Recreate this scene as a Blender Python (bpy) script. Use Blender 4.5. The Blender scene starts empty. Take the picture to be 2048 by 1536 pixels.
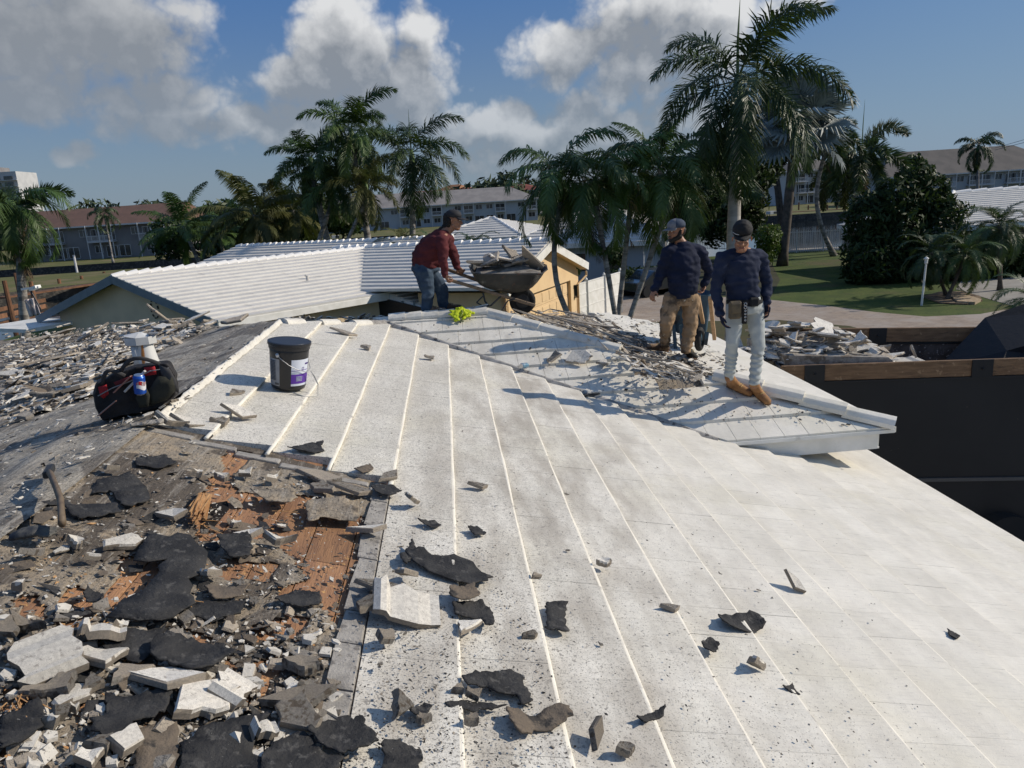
import bpy, bmesh, math, random
import numpy as np
from mathutils import Vector, Matrix, noise as mnoise
R = math.radians
scn = bpy.context.scene
COL = scn.collection
H = 5.6                      # camera height above the ground
F = 1479.0                   # focal length in photo pixels (2048 wide)
# ---------------------------------------------------------------- camera
SL = .063
vp = np.array([887., 408.]); cc = np.array([1024., 768.])
hh = np.array([1, -SL]) / math.hypot(1, SL); dd = np.array([SL, 1]) / math.hypot(1, SL)
Dn = -(vp - cc) @ dd; An = (vp - cc) @ hh
pitch = math.atan(Dn / F); yaw = -math.atan(An / math.hypot(F, Dn))
FW = np.array([math.sin(yaw) * math.cos(pitch), math.cos(yaw) * math.cos(pitch), -math.sin(pitch)])
r0 = np.array([math.cos(yaw), -math.sin(yaw), 0]); d0 = np.cross(FW, r0)
RT = hh[0] * r0 + dd[0] * d0; DW = hh[1] * r0 + dd[1] * d0
cam = bpy.data.cameras.new('camera'); camo = bpy.data.objects.new('camera', cam); COL.objects.link(camo)
cam.sensor_fit = 'HORIZONTAL'; cam.sensor_width = 36; cam.lens = F / 2048 * 36
cam.clip_start = .05; cam.clip_end = 3000
mw = Matrix(((RT[0], -DW[0], -FW[0], 0), (RT[1], -DW[1], -FW[1], 0), (RT[2], -DW[2], -FW[2], H), (0, 0, 0, 1)))
camo.matrix_world = mw
scn.camera = camo
# ---------------------------------------------------------------- sun, sky, exposure
SUN_EL = R(31.0); SUN_AZ = R(86.0)          # azimuth from +Y towards +X
sd = Vector((math.cos(SUN_EL) * math.sin(SUN_AZ), math.cos(SUN_EL) * math.cos(SUN_AZ), math.sin(SUN_EL)))
sl = bpy.data.lights.new('sun', 'SUN'); sl.energy = 4.25; sl.angle = R(.53); sl.color = (1, .905, .775)
so = bpy.data.objects.new('sun', sl); COL.objects.link(so); so.rotation_euler = sd.to_track_quat('Z', 'Y').to_euler()
SKY_STRENGTH = .075
scn.view_settings.view_transform = 'Standard'; scn.view_settings.look = 'None'
scn.view_settings.exposure = .0; scn.view_settings.gamma = 1; scn.view_settings.use_curve_mapping = False
scn.cycles.max_bounces = 6; scn.cycles.transparent_max_bounces = 8
try:
    scn.cycles.use_denoising = True
except Exception: pass

class N:                                     # tiny node-tree helper
    def __init__(s, nt): s.nt = nt; s.n = nt.nodes; s.l = nt.links
    def a(s, t, **k):
        nd = s.n.new(t)
        ins = k.pop('i', {})
        for q, v in k.items(): setattr(nd, q, v)
        for q, v in ins.items():
            if hasattr(v, 'is_output') or isinstance(v, bpy.types.NodeSocket): s.l.new(v, nd.inputs[q])
            else: nd.inputs[q].default_value = v
        return nd
    def m(s, op, a, b=0, c=None, clamp=False):
        i = {0: a, 1: b}
        if c is not None: i[2] = c
        nd = s.a('ShaderNodeMath', operation=op, i=i); nd.use_clamp = clamp
        return nd.outputs[0]
    def vm(s, op, a, b=(0, 0, 0)):
        nd = s.a('ShaderNodeVectorMath', operation=op, i={0: a, 1: b}); return nd.outputs[0]
    def mix(s, f, a, b, bt='MIX'):
        nd = s.a('ShaderNodeMix', data_type='RGBA', blend_type=bt)
        for q, v in ((0, f), (6, a), (7, b)):
            if isinstance(v, bpy.types.NodeSocket): s.l.new(v, nd.inputs[q])
            else: nd.inputs[q].default_value = v if q == 0 else (tuple(v) + (1,))[:4]
        return nd.outputs[2]
    def noise(s, v, sc, det=4, rough=.55, dist=0, out=0):
        nd = s.a('ShaderNodeTexNoise', i={'Scale': sc, 'Detail': det, 'Roughness': rough, 'Distortion': dist})
        if v is not None: s.l.new(v, nd.inputs['Vector'])
        return nd.outputs[out]
    def ramp(s, f, lo, hi):                  # smooth step from lo to hi
        nd = s.a('ShaderNodeMapRange', interpolation_type='SMOOTHSTEP', i={0: f, 1: lo, 2: hi}); return nd.outputs[0]

def px_dir(px, py):
    r = FW * F + RT * (px - 1024) + DW * (py - 768); return r / np.linalg.norm(r)

world = bpy.data.worlds.new('World'); scn.world = world; world.use_nodes = True
def build_sky():
    nt = world.node_tree; nt.nodes.clear(); s = N(nt)
    sky = s.a('ShaderNodeTexSky', sky_type='NISHITA'); sky.sun_disc = False
    sky.sun_elevation = SUN_EL; sky.sun_rotation = SUN_AZ; sky.altitude = 0
    sky.air_density = 1.3; sky.dust_density = .6; sky.ozone_density = 3.0
    tc = s.a('ShaderNodeTexCoord'); v = tc.outputs['Generated']
    sep = s.a('ShaderNodeSeparateXYZ', i={0: v})
    az = s.m('ARCTAN2', sep.outputs[0], sep.outputs[1]); el = s.m('ARCSINE', sep.outputs[2])
    # cumulus: each heap is an ellipse in azimuth/elevation whose edge is broken up by noise
    blobs = [(700, 95, 120, 95), (640, 150, 110, 75), (760, 200, 150, 95), (845, 70, 52, 60), (850, 150, 75, 80), (700, 60, 70, 60),
             (200, 70, 215, 95), (60, 60, 200, 160), (330, 190, 190, 55), (60, 190, 170, 60), (480, 240, 220, 40), (150, 15, 250, 60),
             (160, 305, 42, 26), (620, 245, 190, 55), (300, 215, 130, 60),
             (1130, 115, 105, 60), (1270, 100, 150, 75), (1380, 90, 120, 90), (1330, 20, 190, 60), (1290, 160, 140, 50),
             (930, 260, 130, 55), (1010, 235, 70, 40), (1170, 235, 60, 50), (1100, 300, 330, 80), (1200, 290, 240, 75), (1350, 250, 110, 90), (1600, 0, 90, 26)]
    tot = None
    wob = s.noise(v, 7, 5, .6, out=1)
    w2 = s.a('ShaderNodeSeparateXYZ', i={0: wob})
    azw = s.m('ADD', az, s.m('MULTIPLY', s.m('SUBTRACT', w2.outputs[0], .5), .10))
    elw = s.m('ADD', el, s.m('MULTIPLY', s.m('SUBTRACT', w2.outputs[1], .5), .07))
    def blobfield(azs, els):
        t = None
        for (px, py, rx, ry) in blobs:
            d = px_dir(px, py); a0 = math.atan2(d[0], d[1]); e0 = math.asin(d[2])
            ddx = s.m('MULTIPLY', s.m('SUBTRACT', azs, a0), F / rx); ddy = s.m('MULTIPLY', s.m('SUBTRACT', els, e0), F / ry)
            q = s.m('SUBTRACT', 1.15, s.m('ADD', s.m('MULTIPLY', ddx, ddx), s.m('MULTIPLY', ddy, ddy)))
            t = q if t is None else s.m('MAXIMUM', t, q)
        return s.m('MAXIMUM', t, -1.0)
    tot = blobfield(azw, elw)
    low = s.noise(s.vm('MULTIPLY', v, (1, 1, 2.6)), 3.2, 3, .5)
    gen = s.m('MULTIPLY', s.m('SUBTRACT', low, .54), 7.0)          # the rest of the sky carries the same broken cloud
    outside = s.ramp(s.m('ABSOLUTE', s.m('SUBTRACT', az, .07)), .62, .9)
    up = s.ramp(el, .36, .55)
    gate = s.m('MAXIMUM', outside, up)
    gen = s.m('SUBTRACT', gen, s.m('MULTIPLY', s.m('SUBTRACT', 1, gate), 3.0))
    base = s.m('MAXIMUM', tot, gen)
    n1 = s.noise(v, 22, 7, .6); n0 = s.noise(v, 9, 4, .55)
    fld = s.m('ADD', base, s.m('MULTIPLY', s.m('SUBTRACT', n1, .5), .8))
    fld = s.m('ADD', fld, s.m('MULTIPLY', s.m('SUBTRACT', n0, .5), 1.5))
    nb = s.noise(v, 15, 2, .5); n6 = s.noise(v, 38, 3, .55)
    bil = s.m('ADD', s.m('MULTIPLY', s.m('ABSOLUTE', s.m('SUBTRACT', nb, .5)), 2.6), s.m('MULTIPLY', s.m('ABSOLUTE', s.m('SUBTRACT', n6, .5)), 1.3))
    fld = s.m('ADD', fld, s.m('MULTIPLY', s.m('SUBTRACT', bil, .3), 1.1))
    dens = s.ramp(fld, .0, .95)
    vo = s.vm('ADD', v, (.016, .0, .022)); n2 = s.noise(vo, 22, 7, .6); n3 = s.noise(vo, 9, 4, .55)
    rel = s.m('ADD', s.m('MULTIPLY', s.m('SUBTRACT', n1, n2), 1.1), s.m('MULTIPLY', s.m('SUBTRACT', n0, n3), 1.0))
    # thin upper edges glow, thick bellies are grey: how much cloud lies between here and the sun side above
    above = s.ramp(blobfield(s.m('ADD', azw, .022), s.m('ADD', elw, .038)), -.25, 1.0)
    lit = s.m('ADD', s.m('SUBTRACT', .95, s.m('MULTIPLY', above, .86)), s.m('ADD', s.m('MULTIPLY', rel, .9), s.m('MULTIPLY', s.m('SUBTRACT', bil, .35), .55)), clamp=True)
    lit = s.m('MULTIPLY', lit, s.m('ADD', .40, s.m('MULTIPLY', s.ramp(az, -.40, -.14), .60)))          # the left bank lies in the shade of higher cloud
    ccol = s.mix(lit, (.255, .28, .315), (.74, .745, .75))
    low_el = s.ramp(el, 0.0, .22)
    ccol = s.mix(low_el, s.mix(.40, ccol, (.22, .28, .35)), ccol)
    skyc = s.a('ShaderNodeVectorMath', operation='SCALE', i={0: sky.outputs[0], 3: SKY_STRENGTH}).outputs[0]
    tgt = s.mix(s.ramp(el, -.02, .30), (.20, .29, .39), (.058, .165, .42))
    skyc = s.mix(.8, skyc, tgt)
    skyc = s.mix(s.m('MULTIPLY', s.ramp(az, .1, .8), .35), skyc, (.19, .34, .55))
    dens = s.m('MULTIPLY', dens, s.m('ADD', .62, s.m('MULTIPLY', low_el, .35)))
    fin = s.mix(dens, skyc, ccol)
    bg = s.a('ShaderNodeBackground', i={0: fin, 1: 1.0}); out = s.a('ShaderNodeOutputWorld')
    nt.links.new(bg.outputs[0], out.inputs[0])
build_sky()

# ---------------------------------------------------------------- unprojection (all relative to the camera point, then lifted by H)
def ray(px, py): return FW * F + RT * (px - 1024) + DW * (py - 768)
def onz(px, py, z=0.0): r = ray(px, py); return Vector(r * ((z - H) / r[2])) + Vector((0, 0, H))
def aty(px, py, Y): r = ray(px, py); return Vector(r * (Y / r[1])) + Vector((0, 0, H))
class Plane:
    def __init__(s, a, b, c): s.a, s.b, s.c = a, b, c + H; s.n = Vector((-a, -b, 1)).normalized()
    def z(s, x, y): return s.a * x + s.b * y + s.c
    def p(s, x, y, h=0): return Vector((x, y, s.z(x, y) + h))
    def px(s, u, v, h=0):
        r = ray(u, v); t = (s.c - H + h) / (r[2] - s.a * r[0] - s.b * r[1]); return Vector(r * t) + Vector((0, 0, H))
PA = Plane(-.308, .0065, -1.704); PC = Plane(-.0071, .4375, -5.4126); PD = Plane(-.2798, .0065, -1.2826)
PB = Plane(.17, .0065, -.8245); PE = Plane(-.0071, -.43, 2.68)

# ---------------------------------------------------------------- materials
MATS = {}
def mat(name, c1, c2=None, sc=6, rough=.8, bump=0, bsc=40, det=5, c3=None, sc3=2, t3=(.5, .6), spec=.3, metal=0,
        co='Object', stretch=(1, 1, 1), rnd=0, edge=(.35, .65), c4=None, sc4=100, t4=(.62, .66), coat=0, trans=0, sss=0):
    if name in MATS: return MATS[name]
    m = bpy.data.materials.new(name); m.use_nodes = True; nt = m.node_tree; nt.nodes.clear(); s = N(nt)
    if co == 'World': v = s.a('ShaderNodeNewGeometry').outputs['Position']
    else: v = s.a('ShaderNodeTexCoord').outputs[co]
    oi = s.a('ShaderNodeObjectInfo').outputs['Random']
    if co != 'World': v = s.vm('ADD', v, s.a('ShaderNodeCombineXYZ', i={0: s.m('MULTIPLY', oi, 37), 1: s.m('MULTIPLY', oi, 11), 2: 0}).outputs[0])
    vs = s.vm('MULTIPLY', v, stretch)
    col = c1
    if c2: col = s.mix(s.ramp(s.noise(vs, sc, det), *edge), c1, c2)
    if c3: col = s.mix(s.ramp(s.noise(vs, sc3, 5, .6), *t3), col, c3)
    if c4: col = s.mix(s.ramp(s.noise(v, sc4, 3, .6), *t4), col, c4)
    if rnd: col = s.mix(1.0, col, s.a('ShaderNodeCombineXYZ', i={k: s.m('ADD', 1 - rnd / 2, s.m('MULTIPLY', oi, rnd)) for k in (0, 1, 2)}).outputs[0], 'MULTIPLY')
    b = s.a('ShaderNodeBsdfPrincipled')
    for q, val in (('Base Color', col), ('Roughness', rough), ('Specular IOR Level', spec), ('Metallic', metal), ('Coat Weight', coat)):
        if isinstance(val, bpy.types.NodeSocket): nt.links.new(val, b.inputs[q])
        else: b.inputs[q].default_value = (tuple(val) + (1,)) if isinstance(val, tuple) else val
    if sss: b.inputs['Subsurface Weight'].default_value = sss; b.inputs['Subsurface Radius'].default_value = (.02, .008, .004)
    if bump:
        bn = s.a('ShaderNodeBump', i={'Strength': min(1, bump), 'Distance': .01 * max(1, bump), 'Height': s.noise(vs, bsc, 6, .65)})
        nt.links.new(bn.outputs[0], b.inputs['Normal'])
    o = s.a('ShaderNodeOutputMaterial')
    sh = b.outputs[0]
    if trans:                                   # leaves let some sun through
        tr = s.a('ShaderNodeBsdfTranslucent'); nt.links.new(s.mix(.5, col, (.12, .2, .03)) if not isinstance(col, tuple) else s.mix(.5, col, (.12, .2, .03)), tr.inputs[0])
        sh = s.a('ShaderNodeMixShader', i={0: trans, 1: sh, 2: tr.outputs[0]}).outputs[0]
    nt.links.new(sh, o.inputs[0])
    MATS[name] = m; return m

# ---------------------------------------------------------------- mesh builder and object helpers
class MB:
    def __init__(s): s.v = []; s.f = []; s.mi = []
    def add(s, vs, fs, mi=0):
        o = len(s.v); s.v += [tuple(p) for p in vs]
        for f in fs: s.f.append(tuple(i + o for i in f)); s.mi.append(mi)
    def box(s, c, d, mi=0, rot=None):
        x, y, z = d[0] / 2, d[1] / 2, d[2] / 2
        vs = [Vector(p) for p in ((-x, -y, -z), (x, -y, -z), (x, y, -z), (-x, y, -z), (-x, -y, z), (x, -y, z), (x, y, z), (-x, y, z))]
        if rot is not None: vs = [rot @ p for p in vs]
        vs = [p + Vector(c) for p in vs]
        s.add(vs, [(0, 3, 2, 1), (4, 5, 6, 7), (0, 1, 5, 4), (1, 2, 6, 5), (2, 3, 7, 6), (3, 0, 4, 7)], mi)
    def beam(s, a, b, w, h, up=(0, 0, 1), mi=0):        # box from a to b
        a = Vector(a); b = Vector(b); t = (b - a); L = t.length; t.normalize()
        sd_ = t.cross(Vector(up)); sd_.normalize(); u = sd_.cross(t)
        vs = [a + sd_ * x * w / 2 + u * y * h / 2 for x, y in ((-1, -1), (1, -1), (1, 1), (-1, 1))]
        vs += [p + t * L for p in vs]
        s.add(vs, [(3, 2, 1, 0), (4, 5, 6, 7), (0, 1, 5, 4), (1, 2, 6, 5), (2, 3, 7, 6), (3, 0, 4, 7)], mi)
    def tube(s, pts, rs, n=8, mi=0, cap=True, flat=1.0, up=None):
        pts = [Vector(p) for p in pts]
        if not isinstance(rs, (list, tuple)): rs = [rs] * len(pts)
        o = len(s.v); prev = None
        for i, p in enumerate(pts):
            t = (pts[min(i + 1, len(pts) - 1)] - pts[max(i - 1, 0)]).normalized()
            if prev is None:
                q = Vector(up) if up else (Vector((0, 0, 1)) if abs(t.z) < .9 else Vector((0, 1, 0)))
                a = t.cross(q).normalized()
            else: a = (prev - t * prev.dot(t)).normalized()
            prev = a; b = t.cross(a)
            r = rs[i]; ra, rb = r if isinstance(r, tuple) else (r, r * flat)
            for k in range(n):
                an = 2 * math.pi * k / n; s.v.append(tuple(p + a * math.cos(an) * ra + b * math.sin(an) * rb))
        for i in range(len(pts) - 1):
            for k in range(n):
                k2 = (k + 1) % n
                s.f.append((o + i * n + k, o + i * n + k2, o + (i + 1) * n + k2, o + (i + 1) * n + k)); s.mi.append(mi)
        if cap:
            s.f.append(tuple(o + k for k in reversed(range(n)))); s.mi.append(mi)
            e = o + (len(pts) - 1) * n; s.f.append(tuple(e + k for k in range(n))); s.mi.append(mi)
    def cap(s, a, b, ra, rb=None, n=12, mi=0):           # capsule with tapered radius (each end may be (r1,r2) for ellipses)
        a = Vector(a); b = Vector(b); rb = ra if rb is None else rb
        ra = ra if isinstance(ra, tuple) else (ra, ra); rb = rb if isinstance(rb, tuple) else (rb, rb)
        t = (b - a).normalized() if (b - a).length > 1e-6 else Vector((0, 0, 1))
        P = []; Q = []
        ma = min(ra); mb = min(rb)
        for k in (90, 60, 30, 0): P.append(a - t * ma * math.sin(R(k)) * .999); Q.append((max(.0005, ra[0] * math.cos(R(k))), max(.0005, ra[1] * math.cos(R(k)))))
        for k in (0, 30, 60, 90): P.append(b + t * mb * math.sin(R(k)) * .999); Q.append((max(.0005, rb[0] * math.cos(R(k))), max(.0005, rb[1] * math.cos(R(k)))))
        return P, Q, t
    def capsule(s, a, b, ra, rb=None, n=12, mi=0, up=None):
        P, Q, t = s.cap(a, b, ra, rb); s.tube(P, Q, n, mi, up=up)
    def prism(s, poly, z0, z1, mi=0, mside=None):        # poly: list of Vector (2D or 3D base), z0/z1 callables or numbers
        n = len(poly); f0 = z0 if callable(z0) else (lambda x, y: z0); f1 = z1 if callable(z1) else (lambda x, y: z1)
        vs = [(p[0], p[1], f0(p[0], p[1])) for p in poly] + [(p[0], p[1], f1(p[0], p[1])) for p in poly]
        ar = sum(poly[i][0] * poly[(i + 1) % n][1] - poly[(i + 1) % n][0] * poly[i][1] for i in range(n))
        idx = list(range(n)); 
        if ar < 0: vs = vs[:n][::-1] + vs[n:][::-1]
        s.add(vs, [tuple(range(n, 2 * n))], mi); o = len(s.v) - 2 * n
        s.f.append(tuple(o + i for i in reversed(range(n)))); s.mi.append(mi)
        for i in range(n):
            j = (i + 1) % n; s.f.append((o + i, o + j, o + n + j, o + n + i)); s.mi.append(mi if mside is None else mside)
    def mesh(s, name, mats, smooth=False):
        me = bpy.data.meshes.new(name); me.from_pydata(s.v, [], s.f)
        for m in (mats if isinstance(mats, (list, tuple)) else [mats]): me.materials.append(m)
        me.polygons.foreach_set('material_index', s.mi)
        if smooth: me.polygons.foreach_set('use_smooth', [True] * len(me.polygons))
        me.update(); return me
    def build(s, name, mats, parent=None, smooth=False, **k): return link(name, s.mesh(name, mats, smooth), parent, **k)
def link(name, me, parent=None, loc=None, rot=None, scale=None, label=None, cat=None, group=None, kind=None):
    o = bpy.data.objects.new(name, me); COL.objects.link(o)
    if parent: o.parent = parent
    if loc is not None: o.location = loc
    if rot is not None: o.rotation_euler = rot
    if scale is not None: o.scale = scale
    if label: o['label'] = label
    if cat: o['category'] = cat
    if group: o['group'] = group
    if kind: o['kind'] = kind
    return o
def thing(name, label, cat, loc=(0, 0, 0), rz=0, group=None):
    return link(name, None, loc=loc, rot=(0, 0, rz), label=label, cat=cat, group=group)
def inside(p, poly):
    x, y = p[0], p[1]; c = False; n = len(poly); j = n - 1
    for i in range(n):
        if (poly[i][1] > y) != (poly[j][1] > y) and x < (poly[j][0] - poly[i][0]) * (y - poly[i][1]) / (poly[j][1] - poly[i][1]) + poly[i][0]: c = not c
        j = i
    return c
def clip(poly, n, d):          # keep points with n.p <= d
    out = []
    for i in range(len(poly)):
        a = poly[i]; b = poly[(i + 1) % len(poly)]
        fa = n[0] * a[0] + n[1] * a[1] - d; fb = n[0] * b[0] + n[1] * b[1] - d
        if fa <= 0: out.append(a)
        if (fa < 0 < fb) or (fb < 0 < fa):
            t = fa / (fa - fb); out.append((a[0] + (b[0] - a[0]) * t, a[1] + (b[1] - a[1]) * t))
    return out
def nz(p, s=1.0, seed=0): return mnoise.noise(Vector(p) * s + Vector((seed * 7.3, seed * 3.1, seed)))
# ---------------------------------------------------------------- materials of the roof
def paint_mat(name, grime=1.0, speck=1.0):
    m = bpy.data.materials.new(name); m.use_nodes = True; nt = m.node_tree; nt.nodes.clear(); s = N(nt)
    v = s.a('ShaderNodeNewGeometry').outputs['Position']
    sp = s.a('ShaderNodeSeparateXYZ', i={0: v}); X, Y = sp.outputs[0], sp.outputs[1]
    oi = s.a('ShaderNodeObjectInfo').outputs['Random']
    col = s.mix(s.ramp(s.noise(v, 2.3, 5, .6), .35, .7), (.79, .755, .67), (.69, .66, .58))
    col = s.mix(s.m('MULTIPLY', s.ramp(s.noise(v, .9, 4, .6), .5, .68), .5), col, (.70, .66, .53))      # yellowed patches
    # trodden dirt: a band down the slope, and short rubs
    band = s.m('SUBTRACT', 1, s.ramp(s.m('ABSOLUTE', s.m('SUBTRACT', s.m('ADD', X, s.m('MULTIPLY', Y, -.10)), .0)), .15, 1.5))
    dn = s.noise(s.vm('MULTIPLY', v, (3.5, 1.1, 1)), 1.3, 6, .62)
    dirt = s.m('MULTIPLY', s.ramp(dn, .36, .68), s.m('ADD', .22, s.m('MULTIPLY', band, .66)))
    col = s.mix(s.m('MULTIPLY', dirt, grime), col, (.40, .36, .30))
    fs = s.noise(s.vm('MULTIPLY', v, (1, 9, 1)), 9, 6, .7)
    col = s.mix(s.m('MULTIPLY', s.ramp(fs, .50, .74), .38 * grime), col, (.33, .32, .30))
    # weathered pits in the coating, dense towards the stripped side
    near = s.m('SUBTRACT', 1, s.ramp(X, -.3, 3.0))
    pit = s.noise(v, 130, 4, .66); pit2 = s.noise(v, 60, 3, .6)
    th = s.m('SUBTRACT', .69, s.m('MULTIPLY', near, .125 * speck))
    pm = s.m('MAXIMUM', s.ramp(s.m('SUBTRACT', pit, th), 0, .035), s.ramp(s.m('SUBTRACT', pit2, s.m('ADD', th, .035)), 0, .03))
    col = s.mix(s.m('MULTIPLY', pm, .72), col, (.17, .16, .15))
    mot = s.ramp(s.noise(v, 26, 5, .7), .38, .62)
    col = s.mix(s.m('MULTIPLY', mot, s.m('ADD', .05, s.m('MULTIPLY', near, .28))), col, (.48, .45, .39))
    col = s.mix(1.0, col, s.a('ShaderNodeCombineXYZ', i={k: s.m('ADD', .95, s.m('MULTIPLY', oi, .07)) for k in (0, 1, 2)}).outputs[0], 'MULTIPLY')
    b = s.a('ShaderNodeBsdfPrincipled', i={'Base Color': col, 'Roughness': .62, 'Specular IOR Level': .3})
    hgt = s.m('ADD', s.m('MULTIPLY', s.noise(v, 120, 6, .7), .6), s.m('SUBTRACT', s.m('MULTIPLY', s.noise(v, 9, 4, .5), 1.6), s.m('MULTIPLY', pm, .8)))
    bn = s.a('ShaderNodeBump', i={'Strength': .55, 'Distance': .006, 'Height': hgt})
    nt.links.new(bn.outputs[0], b.inputs['Normal'])
    nt.links.new(b.outputs[0], s.a('ShaderNodeOutputMaterial').inputs[0])
    MATS[name] = m; return m
m_paint = paint_mat('painted_tile'); m_paintc = paint_mat('painted_tile_clean', .55, .4)
m_white = mat('white_trim', (.78, .77, .73), (.68, .67, .62), sc=3, rough=.5, bump=.2, c3=(.5, .48, .42), t3=(.62, .75))
m_conc = mat('bare_tile_concrete', (.36, .34, .31), (.25, .235, .215), sc=14, rough=.9, bump=.8, bsc=90, c3=(.16, .15, .14), sc3=22, t3=(.55, .65))
def felt_mat(name, a, b, c, d):
    m = bpy.data.materials.new(name); m.use_nodes = True; nt = m.node_tree; nt.nodes.clear(); s = N(nt)
    v = s.a('ShaderNodeNewGeometry').outputs['Position']
    col = s.mix(s.ramp(s.noise(v, 3.1, 6, .65, 1.5), .38, .6), a, b)
    col = s.mix(s.ramp(s.noise(v, 1.7, 6, .6, .8), .5, .57), col, c)
    col = s.mix(s.m('MULTIPLY', s.ramp(s.noise(s.vm('MULTIPLY', v, (26, 2.2, 10)), 1, 6, .7), .5, .68), .6), col, d)
    col = s.mix(s.m('MULTIPLY', s.ramp(s.noise(v, 60, 4, .7), .52, .62), .6), col, (.05, .047, .043))
    col = s.mix(s.ramp(s.noise(v, 75, 2, .5), .70, .74), col, (.5, .48, .44))
    b = s.a('ShaderNodeBsdfPrincipled', i={'Base Color': col, 'Roughness': .85, 'Specular IOR Level': .25})
    hgt = s.m('ADD', s.noise(v, 70, 6, .75), s.m('MULTIPLY', s.noise(s.vm('MULTIPLY', v, (30, 3, 12)), 1, 6, .7), 1.6))
    bn = s.a('ShaderNodeBump', i={'Strength': .9, 'Distance': .012, 'Height': hgt})
    nt.links.new(bn.outputs[0], b.inputs['Normal']); nt.links.new(b.outputs[0], s.a('ShaderNodeOutputMaterial').inputs[0])
    MATS[name] = m; return m
m_felt = felt_mat('weathered_felt', (.37, .30, .215), (.27, .235, .19), (.12, .10, .08), (.47, .43, .37))
m_felt2 = felt_mat('ridge_felt', (.42, .385, .325), (.30, .275, .235), (.19, .17, .145), (.56, .52, .45))
m_tar = mat('black_felt', (.018, .018, .019), (.04, .039, .038), sc=9, rough=.75, bump=1.0, bsc=60, c3=(.075, .072, .068), sc3=25, t3=(.56, .66), c4=(.3, .29, .27), sc4=150, t4=(.70, .74), spec=.35)
m_tarbrown = mat('brown_felt_back', (.17, .135, .10), (.12, .10, .08), sc=12, rough=.9, bump=.8, bsc=80, c3=(.05, .045, .04), sc3=9, t3=(.55, .62))
m_wood = mat('deck_wood', (.36, .195, .10), (.26, .14, .08), sc=2.2, rough=.75, bump=.8, bsc=14, stretch=(9, 1, 4), c3=(.19, .11, .07), sc3=3.5, t3=(.56, .68), c4=(.52, .30, .12), sc4=26, t4=(.62, .72), rnd=.5)
m_splint = mat('splintered_wood', (.55, .33, .15), (.42, .22, .09), sc=8, rough=.7, stretch=(6, 1, 1))
m_fragw = mat('fragment_paint', (.74, .70, .62), (.60, .565, .50), sc=12, rough=.8, bump=.5, bsc=80, c4=(.16, .15, .14), sc4=75, t4=(.60, .66), c3=(.36, .33, .29), sc3=7, t3=(.56, .7), rnd=.4)
m_fragc = mat('fragment_core', (.50, .43, .34), (.38, .33, .27), sc=20, rough=.95, bump=1, bsc=110, c4=(.22, .2, .18), sc4=90, rnd=.4)
m_fragg = mat('fragment_grey', (.36, .33, .285), (.25, .23, .205), sc=16, rough=.95, bump=1, bsc=90, c4=(.10, .1, .09), sc4=80, c3=(.16, .13, .10), sc3=5, rnd=.5)

house = thing('house', 'low house under a white tile roof that three roofers are stripping', 'house')
# --- decks and felt layers under the tiles
def slab(name, poly, P, top, th, m, parent=house, **k):
    b = MB(); b.prism(poly, lambda x, y: P.z(x, y) + top - th, lambda x, y: P.z(x, y) + top, 0); return b.build(name, m, parent, **k)
VAL = lambda x: 9.25 - (x + .865) * .711          # valley in plan
m_deckd = mat('dark_sheathing', (.05, .04, .032), (.09, .065, .045), sc=4, rough=.9)
slab('roof_deck', [(-1.9, -2), (4.70, -2), (4.70, 7.9), (2.54, 7.9), (2.54, 6.9), (-.86, 9.3), (-1.83, 8.0)], PA, -.075, .03, m_deckd)
slab('roof_deck', [(-.85, 9.26), (.42, 9.36), (4.30, 6.86), (2.54, 6.86)], PC, -.062, .03, m_felt)
slab('roof_deck', [(.44, 9.36), (2.2, 11.65), (3.4, 12.15), (4.33, 12.3), (4.33, 6.86)], PD, -.058, .03, m_felt)
slab('back_slope', [(-2.2, 9.34), (.42, 9.36), (.75, 9.75), (.6, 12.5), (-2.2, 12.5)], PE, -.05, .03, m_felt)

# --- ridge and left slope: felt torn loose, laid as a fine wavy sheet
def sheet(name, x0, x1, y0, y1, P, step, hfun, keep, m, th=.006, kind=None, label=None, parent=house):
    nx = int((x1 - x0) / step) + 1; ny = int((y1 - y0) / step) + 1; b = MB(); idx = {}
    def vid(i, j):
        if (i, j) not in idx:
            x = x0 + i * step; y = y0 + j * step; idx[(i, j)] = len(b.v); b.v.append((x, y, P(x, y) + hfun(x, y)))
        return idx[(i, j)]
    for i in range(nx - 1):
        for j in range(ny - 1):
            if keep(x0 + (i + .5) * step, y0 + (j + .5) * step):
                b.f.append((vid(i, j), vid(i + 1, j), vid(i + 1, j + 1), vid(i, j + 1))); b.mi.append(0)
    o = b.build(name, m, parent, smooth=True)
    if th:
        md = o.modifiers.new('t', 'SOLIDIFY'); md.thickness = th; md.offset = -1
    if label: o['label'] = label
    if kind: o['kind'] = kind
    return o
hipL = [(-1.83, 7.99), (-2.67, 8.87), (-4.39, 11.89), (-7.24, 14.73), (-11.34, 19.37), (-14, 22)]
def yhip(x):
    for (xa, ya), (xb, yb) in zip(hipL, hipL[1:]):
        if xb <= x <= xa: return ya + (yb - ya) * (xa - x) / (xa - xb)
    return 8 if x > -2 else 22
def hB(x, y):
    q = .018 * nz((x * 2.2, y * .5, 0)) + .012 * nz((x * 7, y * .8, 3)) + .006 * nz((x * 22, y * 1.4, 5))
    if y < 4.6: q += .05 * math.exp(-((x + 2.28 - .15 * nz((y, 0, 0))) / .12) ** 2) * (.6 + .6 * nz((0, y * 1.2, 4)))   # rolled lap
    return q
def zroof(x, y): return min(PA.z(x, y), PB.z(x, y))
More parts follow.
